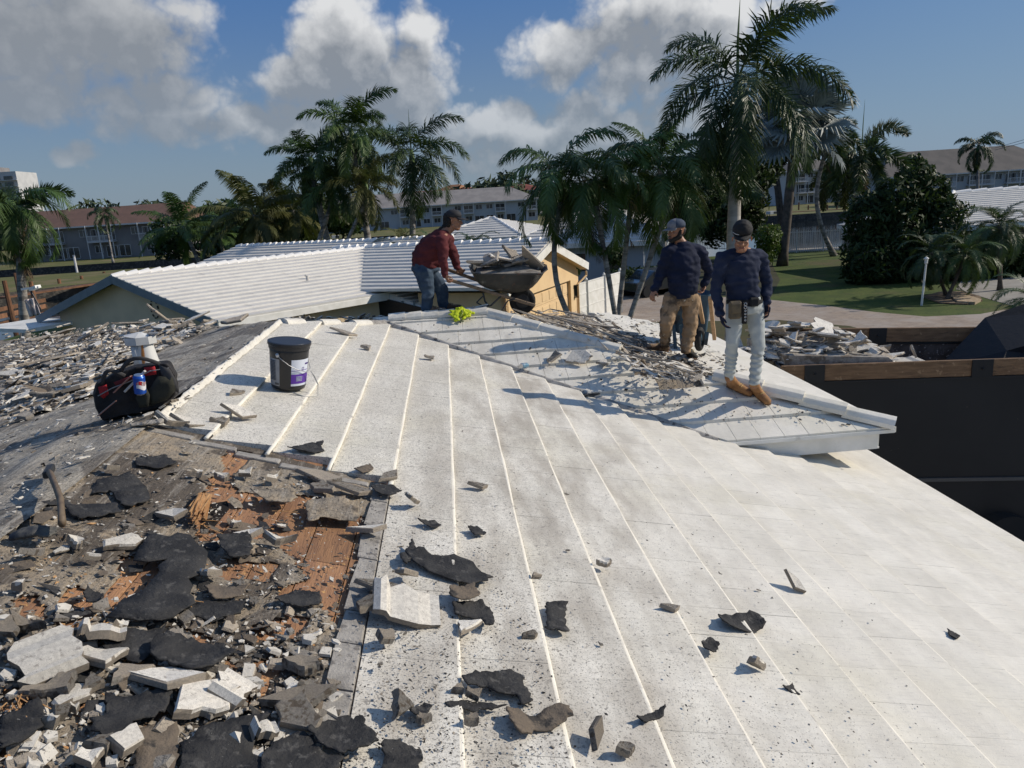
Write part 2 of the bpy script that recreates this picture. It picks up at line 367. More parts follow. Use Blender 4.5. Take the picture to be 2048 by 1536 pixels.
sheet('ridge_felt', -3.6, -1.78, .6, 9.9, lambda x, y: zroof(x, y) - .02, .03, hB, lambda x, y: y < yhip(x) + .05 and not (x > -1.86 and y > 4.45), m_felt2, 0, label='grey weathered felt along the ridge, striped by lifted laps')
sheet('left_slope_felt', -13.2, -3.56, 1.2, 20, lambda x, y: PB.z(x, y) - .02, .12, hB, lambda x, y: y < yhip(x) + .05 and y > -x * .9 - 3, m_felt, 0, label='grey felt slope covered with broken tile')
slab('roof_deck', [(-1.8, 0), (-13, 0), (-13, 21), (-11.3, 19.3), (-7.2, 14.6), (-4.4, 11.8), (-2.67, 8.8), (-1.83, 7.9)], PB, -.11, .03, m_deckd)

# --- stripped corner: boards below, felt above with holes where the wood shows
XB = -.45; YB = 4.02
for k in range(8):
    xa = -1.86 + k * .186; b = MB(); w = .179
    ys = [-.5, 1.7 + .37 * (k % 3), 3.1 - .4 * (k % 2), 4.6]
    for y0, y1 in zip(ys, ys[1:]):
        b = MB(); b.prism([(xa, y0 + .002), (xa + w, y0 + .002), (xa + w, y1 - .002), (xa, y1 - .002)], lambda x, y: PA.z(x, y) - .074, lambda x, y: PA.z(x, y) - .052 + .001 * k)
        b.build('deck_board', m_wood, house, label='bare orange-brown sheathing board')
PXW = [  # where the photograph shows wood (photo outline of each gap in the felt, laid on the slope)
 [(452, 902), (505, 905), (497, 925), (470, 950), (470, 985), (600, 990), (655, 1000), (735, 1040), (722, 1100), (700, 1165), (650, 1195), (628, 1170), (590, 1130), (575, 1105), (560, 1080), (500, 1085), (430, 1082), (395, 1078), (385, 1040), (370, 1020), (400, 985), (440, 940)],
 [(190, 1200), (235, 1165), (235, 1120), (320, 1110), (330, 1140), (300, 1180), (255, 1215), (230, 1235), (180, 1260), (150, 1255)],
 [(330, 1258), (372, 1252), (440, 1290), (400, 1300), (345, 1335), (310, 1350), (290, 1350), (320, 1290)],
 [(0, 1378), (80, 1368), (75, 1410), (0, 1440)], [(130, 1400), (330, 1395), (320, 1430), (200, 1450), (150, 1440)],
 [(270, 1180), (330, 1130), (345, 1150), (300, 1200)], [(560, 1170), (640, 1165), (640, 1195), (560, 1200)], [(0, 1500), (60, 1495), (40, 1536), (0, 1536)],
 [(400, 1305), (480, 1310), (470, 1345), (420, 1350)], [(600, 1110), (725, 1105), (700, 1230), (665, 1260), (640, 1210)], [(230, 1420), (330, 1400), (345, 1440), (260, 1470)], [(440, 1110), (560, 1130), (540, 1165), (430, 1150)], [(130, 1180), (200, 1190), (170, 1260), (110, 1270)], [(20, 1200), (90, 1190), (100, 1240), (30, 1250)], [(340, 1470), (280, 1536), (200, 1536), (240, 1480)], [(500, 1225), (620, 1235), (600, 1290), (510, 1280)], [(470, 1330), (560, 1320), (540, 1400), (480, 1410)], [(145, 1285), (330, 1290), (240, 1310), (150, 1320)]]
WH = [[tuple(PA.px(u, v, -.04)[:2]) for u, v in poly] for poly in PXW]
def keepF(x, y):
    p = (x + .035 * nz((x * 9, y * 9, 1)), y + .05 * nz((x * 8, y * 8, 2)))
    return x < XB - .02 and y < 4.42 - .30 * max(0, (x + 1.8)) / 1.3 and not any(inside(p, w) for w in WH)
sheet('felt_underlayment', -1.86, XB, .4, 4.5, lambda x, y: PA.z(x, y) - .038, .0145,
      lambda x, y: .010 * nz((x * 6, y * 6, 0)) + .006 * nz((x * 20, y * 14, 3)) + .002, keepF, m_felt, .004, label='torn brown-grey felt underlayment stuck to the boards')

# --- tiles
PITCH = .347
class TileSet: 
    items = []
def tile_verts(poly, z0, z1, ch=.0014):
    n = len(poly); cx = sum(p[0] for p in poly) / n; cy = sum(p[1] for p in poly) / n
    b = MB(); ins = []
    for p in poly:
        dx, dy = cx - p[0], cy - p[1]; L = math.hypot(dx, dy) or 1
        ins.append((p[0] + dx / L * ch * 1.4, p[1] + dy / L * ch * 1.4))
    vs = [(p[0], p[1], z0(*p)) for p in poly] + [(p[0], p[1], z1(*p) - ch) for p in poly] + [(p[0], p[1], z1(*p)) for p in ins]
    fs = [tuple(range(2 * n, 3 * n))]
    for i in range(n):
        j = (i + 1) % n; fs += [(i, j, n + j, n + i), (n + i, n + j, 2 * n + j, 2 * n + i)]
    return vs, fs
rng = random.Random(4)
tiles = []     # (distance, poly, zfunc bottom, top, matname)
def ccw(poly):
    a = sum(poly[i][0] * poly[(i + 1) % len(poly)][1] - poly[(i + 1) % len(poly)][0] * poly[i][1] for i in range(len(poly)))
    return poly if a > 0 else poly[::-1]
def add_tile(poly, P, frac, tone, lift=.036):
    poly = ccw(poly); cx = sum(p[0] for p in poly) / len(poly); cy = sum(p[1] for p in poly) / len(poly)
    tx, ty, dz = rng.gauss(0, .0022), rng.gauss(0, .003), rng.gauss(0, .0006)
    z1 = lambda x, y, P=P, f=frac, tx=tx, ty=ty, cx=cx, cy=cy, dz=dz: P.z(x, y) - .030 + lift * f(x, y) + (x - cx) * tx + (y - cy) * ty + dz
    z0 = lambda x, y, P=P, f=frac: P.z(x, y) - .055
    tiles.append((math.hypot(cx, cy), cx, cy, poly, z0, z1, tone))
for i in range(-5, 15):
    xe = -.085 + PITCH * i; xa = xe - PITCH
    if i == -5: xe = -1.475; xa = -1.80
    if xe > 4.75: xe = min(xe, 4.74)
    if xa > 4.6: break
    off = rng.random() * .25
    yy = -1.0 + off
    w = .252
    while yy < 9.4:
        y0 = yy; y1 = yy + w - .0005; yy += w
        xm = (xa + xe) / 2; stripped = xm < XB and y0 < (4.26 - .22 * max(0, xm + 1.65))
        if stripped:
            continue
        poly = [(xa, y0), (xe, y0), (xe, y1), (xa, y1)]
        if xm < XB: poly = clip(poly, (0, -1), -(4.24 - .2 * (xm + 1.65)))
        if xe <= 2.6 and y1 > VAL(xe) - .1: poly = clip(poly, (.711, 1), 9.25 - .865 * .711 - .02)
        if xe > 2.6: poly = clip(poly, (0, 1), 7.9)
        if y1 > 7.8 and xm < -.7: poly = clip(poly, (-1.25, 1), 8.0 + 1.25 * 1.83)
        if len(poly) < 3 or max(p[0] for p in poly) - min(p[0] for p in poly) < .03 or max(p[1] for p in poly) - min(p[1] for p in poly) < .03: continue
        add_tile(poly, PA, lambda x, y, xa=xa: max(0, (x - xa) / PITCH), 0)
CY = [6.80, 7.10, 7.38, 7.655, 7.925, 8.19, 8.45, 8.70, 8.955, 9.21, 9.38]
TORN = [tuple(PC.px(u, v)[:2]) for u, v in [(1222, 690), (1290, 700), (1420, 738), (1412, 752), (1330, 760), (1290, 757), (1262, 730)]]
for i, (ya, yb) in enumerate(zip(CY, CY[1:])):      # eave edge at ya is the low end
    xx = -1.2 + rng.random() * .2
    while xx < 4.5:
        x0, x1 = xx, xx + .247; xx += .25
        poly = [(x0, ya), (x1, ya), (x1, yb), (x0, yb)]
        poly = clip(poly, (-.711, -1), -(9.25 - .865 * .711 + .03))
        poly = clip(poly, (.639, 1), 9.36 + .42 * .639 - .03)
        if len(poly) < 3 or max(p[0] for p in poly) - min(p[0] for p in poly) < .04: continue
        c = (sum(p[0] for p in poly) / len(poly), sum(p[1] for p in poly) / len(poly))
        if inside(c, TORN): continue
        add_tile(poly, PC, lambda x, y, yb=yb: max(0, (yb - y) / .27), 1, .031)
TORND = [tuple(PD.px(u, v)[:2]) for u, v in [(985, 618), (1170, 618), (1230, 660), (1290, 665), (1330, 700), (1440, 745), (1400, 760), (1230, 705), (1100, 660)]]
xe = 4.33
while xe > .4:
    xa = xe - .345; yy = 6.6 + rng.random() * .2
    while yy < 12.4:
        poly = [(xa, yy), (xe, yy), (xe, yy + .258), (xa, yy + .258)]; yy += .26
        poly = clip(poly, (-.639, -1), -(9.36 + .42 * .639 + .02)); poly = clip(poly, (-1.27, 1), 9.36 - 1.27 * .42)
        poly = clip(poly, (0, 1), 12.2)
        if len(poly) < 3 or max(p[0] for p in poly) - min(p[0] for p in poly) < .05: continue
        c = (sum(p[0] for p in poly) / len(poly), sum(p[1] for p in poly) / len(poly))
        if inside(c, TORND): continue
        add_tile(poly, PD, lambda x, y, xa=xa: max(0, (x - xa) / .345), 1)
    xe -= .345
def visible(x, y):
    d = np.array([x, y, -2.0]); z = d @ FW
    if z < .3: return False
    u = 1024 + F * (d @ RT) / z; v = 768 + F * (d @ DW) / z
    return -60 < u < 2110 and v < 1650
vis = [t for t in tiles if visible(t[1], t[2])]; vis.sort(key=lambda t: t[0]); nearset = set(id(t[3]) for t in vis[:296])
rest = {0: MB(), 1: MB()}
for t in tiles:
    vs, fs = tile_verts(t[3], t[4], t[5])
    if id(t[3]) in nearset:
        cx, cy = t[1], t[2]; cz = t[5](cx, cy)
        b = MB(); b.add([(v[0] - cx, v[1] - cy, v[2] - cz) for v in vs], fs)
        b.build('roof_tile', m_paint if t[6] == 0 else m_paintc, house, loc=(cx, cy, cz))
    else: rest[t[6]].add(vs, fs)
for k in rest: rest[k].build('roof_tiles', [m_paint, m_paintc][k], house, kind='stuff')

# thick bead of roof coating along the butt of every course
m_bead = mat('coating_bead', (.83, .79, .68), (.73, .69, .60), sc=7, rough=.55, co='World', c3=(.42, .40, .36), sc3=5, t3=(.56, .7), bump=.3, bsc=60)
for i in range(-5, 14):
    xe = -.085 + PITCH * i
    if i == -5: xe = -1.475
    y0 = -1.0 if xe > XB - .01 and i > -2 else 4.26 - .2 * (xe + 1.65)
    if abs(xe - (-.432)) < .02: y0 = 4.0
    y1 = (VAL(xe) - .06) if xe < 2.5 else 7.8
    if xe < -.8: y1 = min(y1, 8.0 + 1.25 * (xe + 1.83))
    b = MB(); pts = []; rs = []; yy = y0
    while yy < y1:
        pts.append(PA.p(xe - .002 + .004 * nz((xe * 3, yy * 1.5, 1)), yy, -.0045 - max(0, xe) * .0008 + .003 * nz((xe, yy * 4, 2)))); rs.append(((.015 if xe < 1 else .012) + .006 * nz((xe * 5, yy * 2.3, 7)), .0085 + .004 * nz((xe * 5, yy * 3.1, 9)))); yy += .11
    pts.append(PA.p(xe, y1, -.003)); rs.append((.011, .012)); b.tube(pts, rs, 8); b.build('coating_bead', m_bead, house, smooth=True)

# bare heads of the tiles along the cut, and the mortar lip
b = MB(); rr = random.Random(7); yy = .3
while yy < 4.0:
    L = .13 + rr.random() * .2; xo = rr.random() * .012
    vs, fs = tile_verts(ccw([(XB - .085 + xo, yy), (XB + .012, yy), (XB + .012, yy + L - .006), (XB - .085 + rr.random() * .02, yy + L - .006)]), lambda x, y: PA.z(x, y) - .06, lambda x, y, q=rr.random() * .010: PA.z(x, y) - .024 + q, .006)
    bb = MB(); bb.add(vs, fs); bb.build('tile_head', m_conc, house, label='bare grey tile head along the cut edge'); yy += L
yy = -1.80
while yy < -.5:
    L = .25
    yc = 4.24 - .2 * (yy + 1.65)
    vs, fs = tile_verts(ccw([(yy, yc - .05), (yy + L - .01, yc - .06 + rr.random() * .03), (yy + L - .01, yc + .01), (yy, yc + .01)]), lambda x, y: PA.z(x, y) - .06, lambda x, y: PA.z(x, y) - .028, .006)
    bb = MB(); bb.add(vs, fs); bb.build('tile_head', m_conc, house); yy += L

# valley strip, hip caps, eave trim
def strip_along(a, b, P, w, h0, m, name, seg=14, jit=.006):
    bb = MB(); a = Vector((a[0], a[1])); c = Vector((b[0], b[1])); t = (c - a).normalized(); n = Vector((-t.y, t.x)); pts = []
    for i in range(seg + 1):
        p = a + (c - a) * i / seg; ww = w * (1 + .25 * nz((i * 1.7, 0, 0)))
        for k, s_ in enumerate((-1, -.3, .3, 1)):
            q = p + n * ww / 2 * s_; z = min(PA.z(*q), 99) if P is None else P(q.x, q.y)
            pts.append((q.x, q.y, z + h0 + (.004 if k in (1, 2) else -.03) + jit * nz((i * 2.3, k, 1))))
    fs = [(i * 4 + k, i * 4 + k + 1, i * 4 + 5 + k, i * 4 + 4 + k) for i in range(seg) for k in range(3)]
    bb.add(pts, fs); return bb.build(name, m, house, smooth=True)
m_valley = mat('valley_mortar', (.42, .40, .37), (.27, .26, .24), sc=10, rough=.9, bump=.8, bsc=60, c3=(.12, .115, .11), sc3=14, t3=(.55, .64))
strip_along((-.86, 9.25), (2.54, 6.83), lambda x, y: max(PA.z(x, y), PC.z(x, y)), .075, .004, m_valley, 'valley_mortar', 60)
def cap_tile(p, q, w, h, m, name='hip_cap', up=.03, label=None):
    p = Vector(p); q = Vector(q); t = (q - p).normalized(); s_ = t.cross(Vector((0, 0, 1))).normalized(); u = s_.cross(t)
    prof = [(-w, -h * 1.2), (-w * .97, -h * .35), (-w * .62, h * .55), (0, h), (w * .62, h * .55), (w * .97, -h * .35), (w, -h * 1.2)]
    b_ = MB(); n = len(prof); vs = []
    for e, (P_, sc_, dz) in enumerate(((p, 1.0, 0), (q, 1.08, up))):
        for x, z in prof: vs.append(P_ + s_ * x * sc_ + u * (z + dz))
    fs = [(i, i + 1, n + i + 1, n + i) for i in range(n - 1)]; b_.add(vs, fs); b_.add(vs[n:], [tuple(range(n))]); b_.add(vs[:n], [tuple(reversed(range(n)))])
    o = b_.build(name, m, house); 
    md = o.modifiers.new('b', 'BEVEL'); md.width = .006; md.segments = 2
    if label: o['label'] = label
    return o
HP = lambda t: Vector((.42 + 3.92 * t, 9.345 - 2.505 * t, 0))
def hp3(t, h=.02): p = HP(t); return Vector((p.x, p.y, max(PC.z(p.x, p.y), PD.z(p.x, p.y)) + h))
for a, b_ in ((.62, .73), (.725, .82), (.815, .91), (.905, 1.008)): cap_tile(hp3(a), hp3(b_), .105, .05, m_paintc, label='white hip cap tile')
for a, b_ in ((.0, .085), (.08, .165), (.16, .245), (.24, .325), (.32, .385)): cap_tile(hp3(a, -.015), hp3(b_, -.015), .085, .045, m_paintc, up=.012)
for k in range(6):
    xa = -.80 + k * .205
    cap_tile((xa, 9.33, PC.z(xa, 9.33) - .005), (xa + .21, 9.33, PC.z(xa + .2, 9.33) - .005 + .01 * nz((k, 0, 0))), .085, .04, m_paintc, 'ridge_cap', .01)
for a, b_ in zip(np.linspace(0, .82, 6), np.linspace(.16, 1, 6)):
    P0 = Vector((-1.80 + .93 * a, 8.02 + 1.22 * a, 0)); P1 = Vector((-1.80 + .93 * b_, 8.02 + 1.22 * b_, 0))
    if int(a * 10) % 3 != 1: cap_tile((P0.x, P0.y, PA.z(P0.x, P0.y) - .015), (P1.x, P1.y, PA.z(P1.x, P1.y) - .02), .08, .035, m_conc if int(a * 7) % 2 else m_paintc, 'ridge_cap', .01)
# white mortar edge along the ridge side
strip_along((-1.79, 4.35), (-1.82, 7.95), lambda x, y: zroof(x, y), .05, .012, m_paintc, 'ridge_mortar', 60, .02)
# fascia, drip and soffit
def fas(name, a, b, P, h, m=m_white, th=.025, drop=.02, out=(0, 0)):
    a = Vector((a[0], a[1], P.z(*a) - drop - h / 2)); b = Vector((b[0], b[1], P.z(*b) - drop - h / 2)); bb = MB(); bb.beam(a, b, th, h); return bb.build(name, m, house)
fas('drip_edge', (2.35, 6.80), (4.36, 6.80), PC, .035, out=(0, 0)); fas('fascia', (2.2, 6.86), (4.22, 6.86), PC, .185, drop=.075)
fas('fascia', (4.24, 6.88), (4.24, 12.3), PD, .185, drop=.075); fas('drip_edge', (4.35, 6.84), (4.35, 12.3), PD, .05)
fas('fascia', (4.66, -2), (4.66, 7.85), PA, .19, drop=.06)
b = MB(); b.box((3.35, 6.99, PC.z(3.35, 6.86) - .26), (1.8, .25, .02)); b.build('soffit', m_white, house)
m_stucco = mat('white_stucco', (.6, .57, .5), (.5, .47, .42), sc=3, rough=.9, bump=.5, bsc=60)
b = MB(); b.box((1.6, 2, 1.15), (5.2, 11, 2.3)); b.box((2.2, 9.6, 1.35), (3.6, 4.9, 2.7)); b.box((-6, 8, .9), (8, 12, 1.8)); b.build('wall', m_stucco, house)
# ---------------------------------------------------------------- broken tile, felt scraps, rubble
def frag_mesh(name, seed, th, mats, n=6, asp=1.4, rib=False):
    q = random.Random(seed); b = MB()
    if rib:                                         # a broken piece with the tile's moulded wave and lip
        prof = [(-.5, 0), (-.42, .16), (-.33, .15), (-.25, .01), (-.05, .06), (.16, .075), (.36, .015), (.5, .06)]
        L0 = [-.5 + q.uniform(-.12, .12) for _ in prof]; L1 = [.5 + q.uniform(-.16, .16) for _ in prof]; m = len(prof)
        top = [(x * asp, l, z + th) for (x, z), l in zip(prof, L0)] + [(x * asp, l, z + th) for (x, z), l in zip(prof, L1)]
        bot = [(x * asp, l + .02, z * .8) for (x, z), l in zip(prof, L0)] + [(x * asp, l - .02, z * .8) for (x, z), l in zip(prof, L1)]
        b.add(top + bot, [(i, i + 1, m + i + 1, m + i) for i in range(m - 1)], 0); o = 2 * m
        b.f += [(o + m + i, o + m + i + 1, o + i + 1, o + i) for i in range(m - 1)]; b.mi += [1] * (m - 1)
        b.f += [(o + i, o + i + 1, i + 1, i) for i in range(m - 1)] + [(m + i, m + i + 1, o + m + i + 1, o + m + i) for i in range(m - 1)] + [(0, m, o + m, o), (m - 1 + m, m - 1, o + m - 1, o + m + m - 1)]
        b.mi += [1] * (2 * m)
    else:
        a0 = q.random() * 6.28; cor = []; n = 3 + seed % 3
        for i in range(n):
            a = a0 + 6.283 * (i + q.uniform(-.36, .36)) / n; r = .5 * q.uniform(.62, 1.2); cor.append((math.cos(a) * r * asp, math.sin(a) * r))
        pts = []
        for i in range(n):
            c0, c1 = cor[i], cor[(i + 1) % n]; L = math.hypot(c1[0] - c0[0], c1[1] - c0[1]); st = q.random() < .3; k_ = 1 if st else 4
            for j in range(k_):
                t = (j + (q.uniform(-.25, .25) if j else 0)) / k_; o_ = 0 if j == 0 else q.uniform(-.07, .05); pts.append((c0[0] + (c1[0] - c0[0]) * t + (c1[1] - c0[1]) / max(L, .01) * o_, c0[1] + (c1[1] - c0[1]) * t - (c1[0] - c0[0]) / max(L, .01) * o_))
        n = len(pts)
        bev = .12
        bot = [(x * q.uniform(.93, 1.02), y * q.uniform(.93, 1.02), 0) for x, y in pts]
        cv = q.uniform(-.25, .5); cv2 = q.uniform(-.2, .3); mid = [(x * q.uniform(.97, 1.03), y * q.uniform(.97, 1.03), th * q.uniform(.55, .8) + (cv * x * x + cv2 * y * y) * .5) for x, y in pts]; top = [(x * q.uniform(.88, .96), y * q.uniform(.88, .96), th * q.uniform(.93, 1.05) + (cv * x * x + cv2 * y * y) * .5) for x, y in pts]
        bot = [(x, y, (cv * x * x + cv2 * y * y) * .5) for x, y, z in bot]
        b.add(bot + mid + top + [(sum(p[0] for p in pts) / n, sum(p[1] for p in pts) / n, th)], [(2 * n + i, 2 * n + (i + 1) % n, 3 * n) for i in range(n)], 0)
        for i in range(n):
            j = (i + 1) % n; b.f += [(i, j, n + j, n + i), (n + i, n + j, 2 * n + j, 2 * n + i)]; b.mi += [1, 0 if q.random() < .5 else 1]
        b.f.append(tuple(reversed(range(n)))); b.mi.append(1)
    return b.mesh(name, mats)
FR = {}
for k in range(10):
    for nm, mm in (('w', [m_fragw, m_fragc]), ('c', [m_fragc, m_fragg]), ('g', [m_fragg, m_fragc])):
        FR[nm, k] = frag_mesh('tile_fragment', 100 + k * 7, .16 if k % 2 else .22, mm, n=4 + k % 4, asp=1.0 + .12 * k)
for k in range(6):
    FR['r', k] = frag_mesh('tile_fragment', 300 + k, .17, [m_fragw, m_fragc], rib=True, asp=1.1 + .15 * k)
rf = random.Random(11)
def orient(nrm, ang, tilt, taz):
    z = Vector(nrm); x = Vector((math.cos(ang), math.sin(ang), 0)); x = (x - z * x.dot(z)).normalized(); y = z.cross(x)
    M_ = Matrix((x, y, z)).transposed()
    return M_ @ Matrix.Rotation(taz, 3, 'Z') @ Matrix.Rotation(tilt, 3, 'X') @ Matrix.Rotation(-taz, 3, 'Z')
def place_frag(p, nrm, kind, size, ang=None, tilt=None, label=None, group=None, thk=None, k=None, cat='roof tile fragment', name='tile_fragment', asp=1):
    k = k if k is not None else rf.randrange(6 if kind == 'r' else 10)
    tilt = abs(rf.gauss(0, .13)) if tilt is None else tilt
    M_ = orient(nrm, rf.random() * 6.28 if ang is None else ang, tilt, rf.random() * 6.28)
    zs = (thk / .18 / size) if thk else min(1, .03 / .18 / size) * rf.uniform(.8, 1.1)
    S = Matrix.Diagonal((size, size * asp, size * zs))
    o = link(name, FR[kind, k]); up = abs(math.sin(tilt)) * size * .42
    o.matrix_world = Matrix.Translation(Vector(p) + Vector(nrm) * up) @ (M_ @ S).to_4x4()
    o['label'] = label; o['category'] = cat; o['group'] = group
    return o
# individually placed pieces: (px, py, width px, kind, extra height, label)
G1 = 'large tile pieces lying on the stripped corner'
def pxsize(p, w): return w * ((p - Vector((0, 0, H))) @ Vector(FW)) / F
big = [
 (100, 1330, 118, 'r', 'large ribbed white tile piece in the lower left corner', 2.3, 1), (200, 1284, 72, 'r', 'squarish white tile piece just above the long pointed one', 0.3, 2),
 (208, 1328, 95, 'w', 'bright white wedge of tile behind the tan piece', 0, 3), (240, 1356, 84, 'c', 'tan speckled tile piece among white ones, lower left', .4, 5),
 (118, 1388, 85, 'c', 'grey-white tile piece with a rounded left edge, lower left', .2, 6), (150, 1400, 70, 'w', 'narrow white tile sliver beside the tan piece', .9, 7),
 (180, 1378, 50, 'g', 'small blue-grey faced tile shard standing among white pieces', 1.2, 2), (52, 1256, 66, 'c', 'tan bar of tile with a pale rim near the left edge', -.6, 8),
 (12, 1272, 60, 'c', 'round mossy grey tile piece cut by the left edge of the view', 0, 1), (330, 1372, 110, 'w', 'long flat grey-white slab under the black felt sheet', -.15, 9),
 (410, 1410, 130, 'w', 'pale slab with a broken point towards the camera', 1.0, 4), (455, 1395, 80, 'r', 'ribbed upright tile piece beside the pale pointed slab', 1.3, 0),
 (255, 1496, 92, 'w', 'thick white pyramid-like tile lump at the lower left', .8, 0), (198, 1500, 60, 'g', 'rounded grey lump left of the thick white one', .2, 2),
 (185, 1524, 50, 'w', 'small white chip below the rounded grey lump', 0, 3), (608, 1346, 68, 'c', 'tan-topped tile piece near the cut edge of the white tiles', 0, 4),
 (580, 1388, 42, 'w', 'small white triangle of tile on grey felt', .3, 5), (612, 1386, 50, 'g', 'square grey tile piece beside the small white triangle', .1, 6),
 (590, 1452, 110, 'g', 'broad mottled grey tile slab near the black felt', -.1, 1), (600, 1410, 100, 'c', 'long smooth olive-grey tile strip', 0, 9),
 (522, 1475, 38, 'r', 'small striped tile corner on the black felt sheet', .5, 3), (250, 1092, 62, 'w', 'white star-shaped chip of tile beside black felt', .5, 7),
 (421, 1157, 46, 'w', 'white pointed triangle of tile standing on grey felt', 1.1, 3), (218, 946, 36, 'w', 'white pyramid chip on the grey felt below the ridge', .6, 1),
 (348, 1038, 44, 'w', 'white bar of tile beside the splintered hole', -.1, 9), (152, 1094, 30, 'w', 'small white chip left of the star-shaped one', .2, 4),
 (177, 1121, 28, 'w', 'lozenge-shaped white chip on brown felt', 0, 5), (63, 1117, 34, 'c', 'greenish bar of tile lying at an angle near the left edge', .9, 9),
 (38, 1145 + 35, 26, 'w', 'tiny white star chip near the left edge', .3, 2), (235, 1266, 34, 'w', 'small white chip under the lower end of the black sheet', .3, 6),
 (548, 1086, 46, 'w', 'white bar of tile on the brown boards', -.2, 8), (500, 1078, 40, 'w', 'long thin white chip at the edge of the boards', -.1, 9),
 (468, 1056, 24, 'w', 'tiny white chip on the orange boards', .7, 1), (72, 1320 + 70, 44, 'c', 'pinkish tile piece at the edge of the bare boards', 0, 7),
 (116, 1440, 46, 'g', 'fan-shaped grey tile piece on brown dust', .4, 0), (100, 1456, 34, 'w', 'curved white chip beside the fan-shaped piece', .1, 2),
 (151, 1426, 18, 'w', 'tiny white block on reddish dust', .2, 3), (445, 962, 26, 'w', 'white chip on the orange board by the hole', .4, 4),
 (395, 955, 24, 'w', 'white chip on the dark felt left of the boards', .2, 6), (540, 965, 34, 'w', 'white sliver at the upper edge of the boards', .9, 8),
 (495, 953, 30, 'w', 'small white triangular chip above the boards', .3, 3), (642, 985, 56, 'g', 'grey wavy tile piece at the upper corner of the cut', 0, 1),
 (700, 985, 60, 'g', 'flat grey tile strip at the corner of the cut', .1, 9), (735, 1070, 52, 'w', 'white tile bar overhanging the cut edge', -.05, 9),
 (640, 958, 60, 'c', 'long narrow grey strip of tile below the white courses', -.1, 9), (375, 850, 46, 'w', 'flat white tile tongue at the upper end of the cut', -.1, 9),
 (330, 850, 46, 'w', 'white tile piece left of the flat tongue by the bag', -.1, 8), (440, 850, 40, 'g', 'grey end of a tile course beside the white tiles', 0, 6)]
for px, py, w, kd, lab, ang, k in big:
    p = PA.px(px, py, -.02); s_ = pxsize(p, w)
    k = k % (6 if kd == 'r' else 10)
    place_frag(p, PA.n, kd, s_ * .86, ang, rf.uniform(.08, .42), lab, G1, .028, k)
G2 = 'pieces of tile scattered over the white roof'
onwhite = [
 (808, 1222, 105, 'r', 'large cream ribbed tile piece on the speckled white tiles', 0.1, 2, .2), (735, 1220, 48, 'g', 'grey-sided tile block at the edge of the white tiles', 1.2, 4, .3),
 (770, 1285, 52, 'c', 'tan lump of tile on the white tiles near the cut', .3, 0, .25), (922, 1262, 58, 'w', 'cream piece with an orange stripe below the brown felt scrap', .4, 5, .2),
 (810, 1160, 48, 'w', 'white upright tile piece left of the long black felt', .9, 3, .5), (760, 1178, 60, 'g', 'flat grey piece on the dirty patch near the cut', 0, 9, .05),
 (790, 1425, 62, 'g', 'grey block of tile standing on end at the lower middle', 1.4, 2, .6), (845, 1450, 34, 'c', 'small tan stone-like piece beside the standing grey block', .5, 1, .2),
 (942, 1452, 36, 'c', 'round tan chip left of the brown and grey felt scrap', .2, 6, .2), (948, 1394, 34, 'c', 'rusty oval chip under the winged black scrap', 0, 3, .05),
 (912, 1386, 26, 'c', 'olive chip next to the rusty oval chip', .4, 2, .1), (822, 1012, 40, 'w', 'cream upright triangle of tile near the corner of the cut', 1.2, 1, .6),
 (1180, 1475, 44, 'c', 'standing v-shaped tile shard at the bottom of the view', 1.5, 9, .9), (1248, 1508, 34, 'g', 'grey lump at the bottom of the view right of the shard', .3, 4, .2),
 (1505, 1338, 44, 'w', 'white shard leaning up on the clean tiles', .9, 2, .7), (1586, 1172, 34, 'w', 'thin white stick-like shard on the clean tiles', -.9, 9, .5),
 (1208, 1133, 26, 'w', 'small white chip in the middle of the clean tiles', .2, 4, .3), (1060, 1275, 26, 'g', 'small grey chip left of the square black scrap', .1, 7, .2),
 (1065, 1155, 22, 'c', 'small tan chip right of the long black scrap', .1, 5, .2), (1338, 1220, 26, 'g', 'flat grey chip on the clean tiles', 0, 9, .05),
 (1160, 720, 46, 'w', 'white crumpled piece in the middle of the far slope', .2, 4, .4), (1110, 718, 34, 'g', 'grey wedge beside the blue can', .7, 3, .5),
 (1205, 728, 26, 'w', 'white chip right of the crumpled piece on the far slope', 0, 2, .2), (478, 830, 44, 'w', 'folded white tile piece below the black bucket', 0, 9, .3),
 (732, 698, 22, 'g', 'round grey stone behind the bucket', 0, 2, .2), (464, 788, 30, 'g', 'oval grey chip left of the bucket', .4, 5, .15),
 (688, 668, 34, 'g', 'flat grey shard on the far white tiles', .1, 9, .1), (860, 717, 22, 'g', 'dull square chip on the far white tiles', .2, 3, .05),
 (955, 975, 26, 'g', 'dark oval chip on the middle of the white tiles', .1, 9, .05), (775, 958, 34, 'g', 'grey stick of tile on the white tiles', .9, 9, .2)]
for px, py, w, kd, lab, ang, k, tl in onwhite:
    P = PC if (py < 745 and px > 960) else PA
    p = P.px(px, py, .0); place_frag(p, P.n, kd, pxsize(p, w) * .92, ang, tl, lab, G2, .026, k % (6 if kd == 'r' else 10))
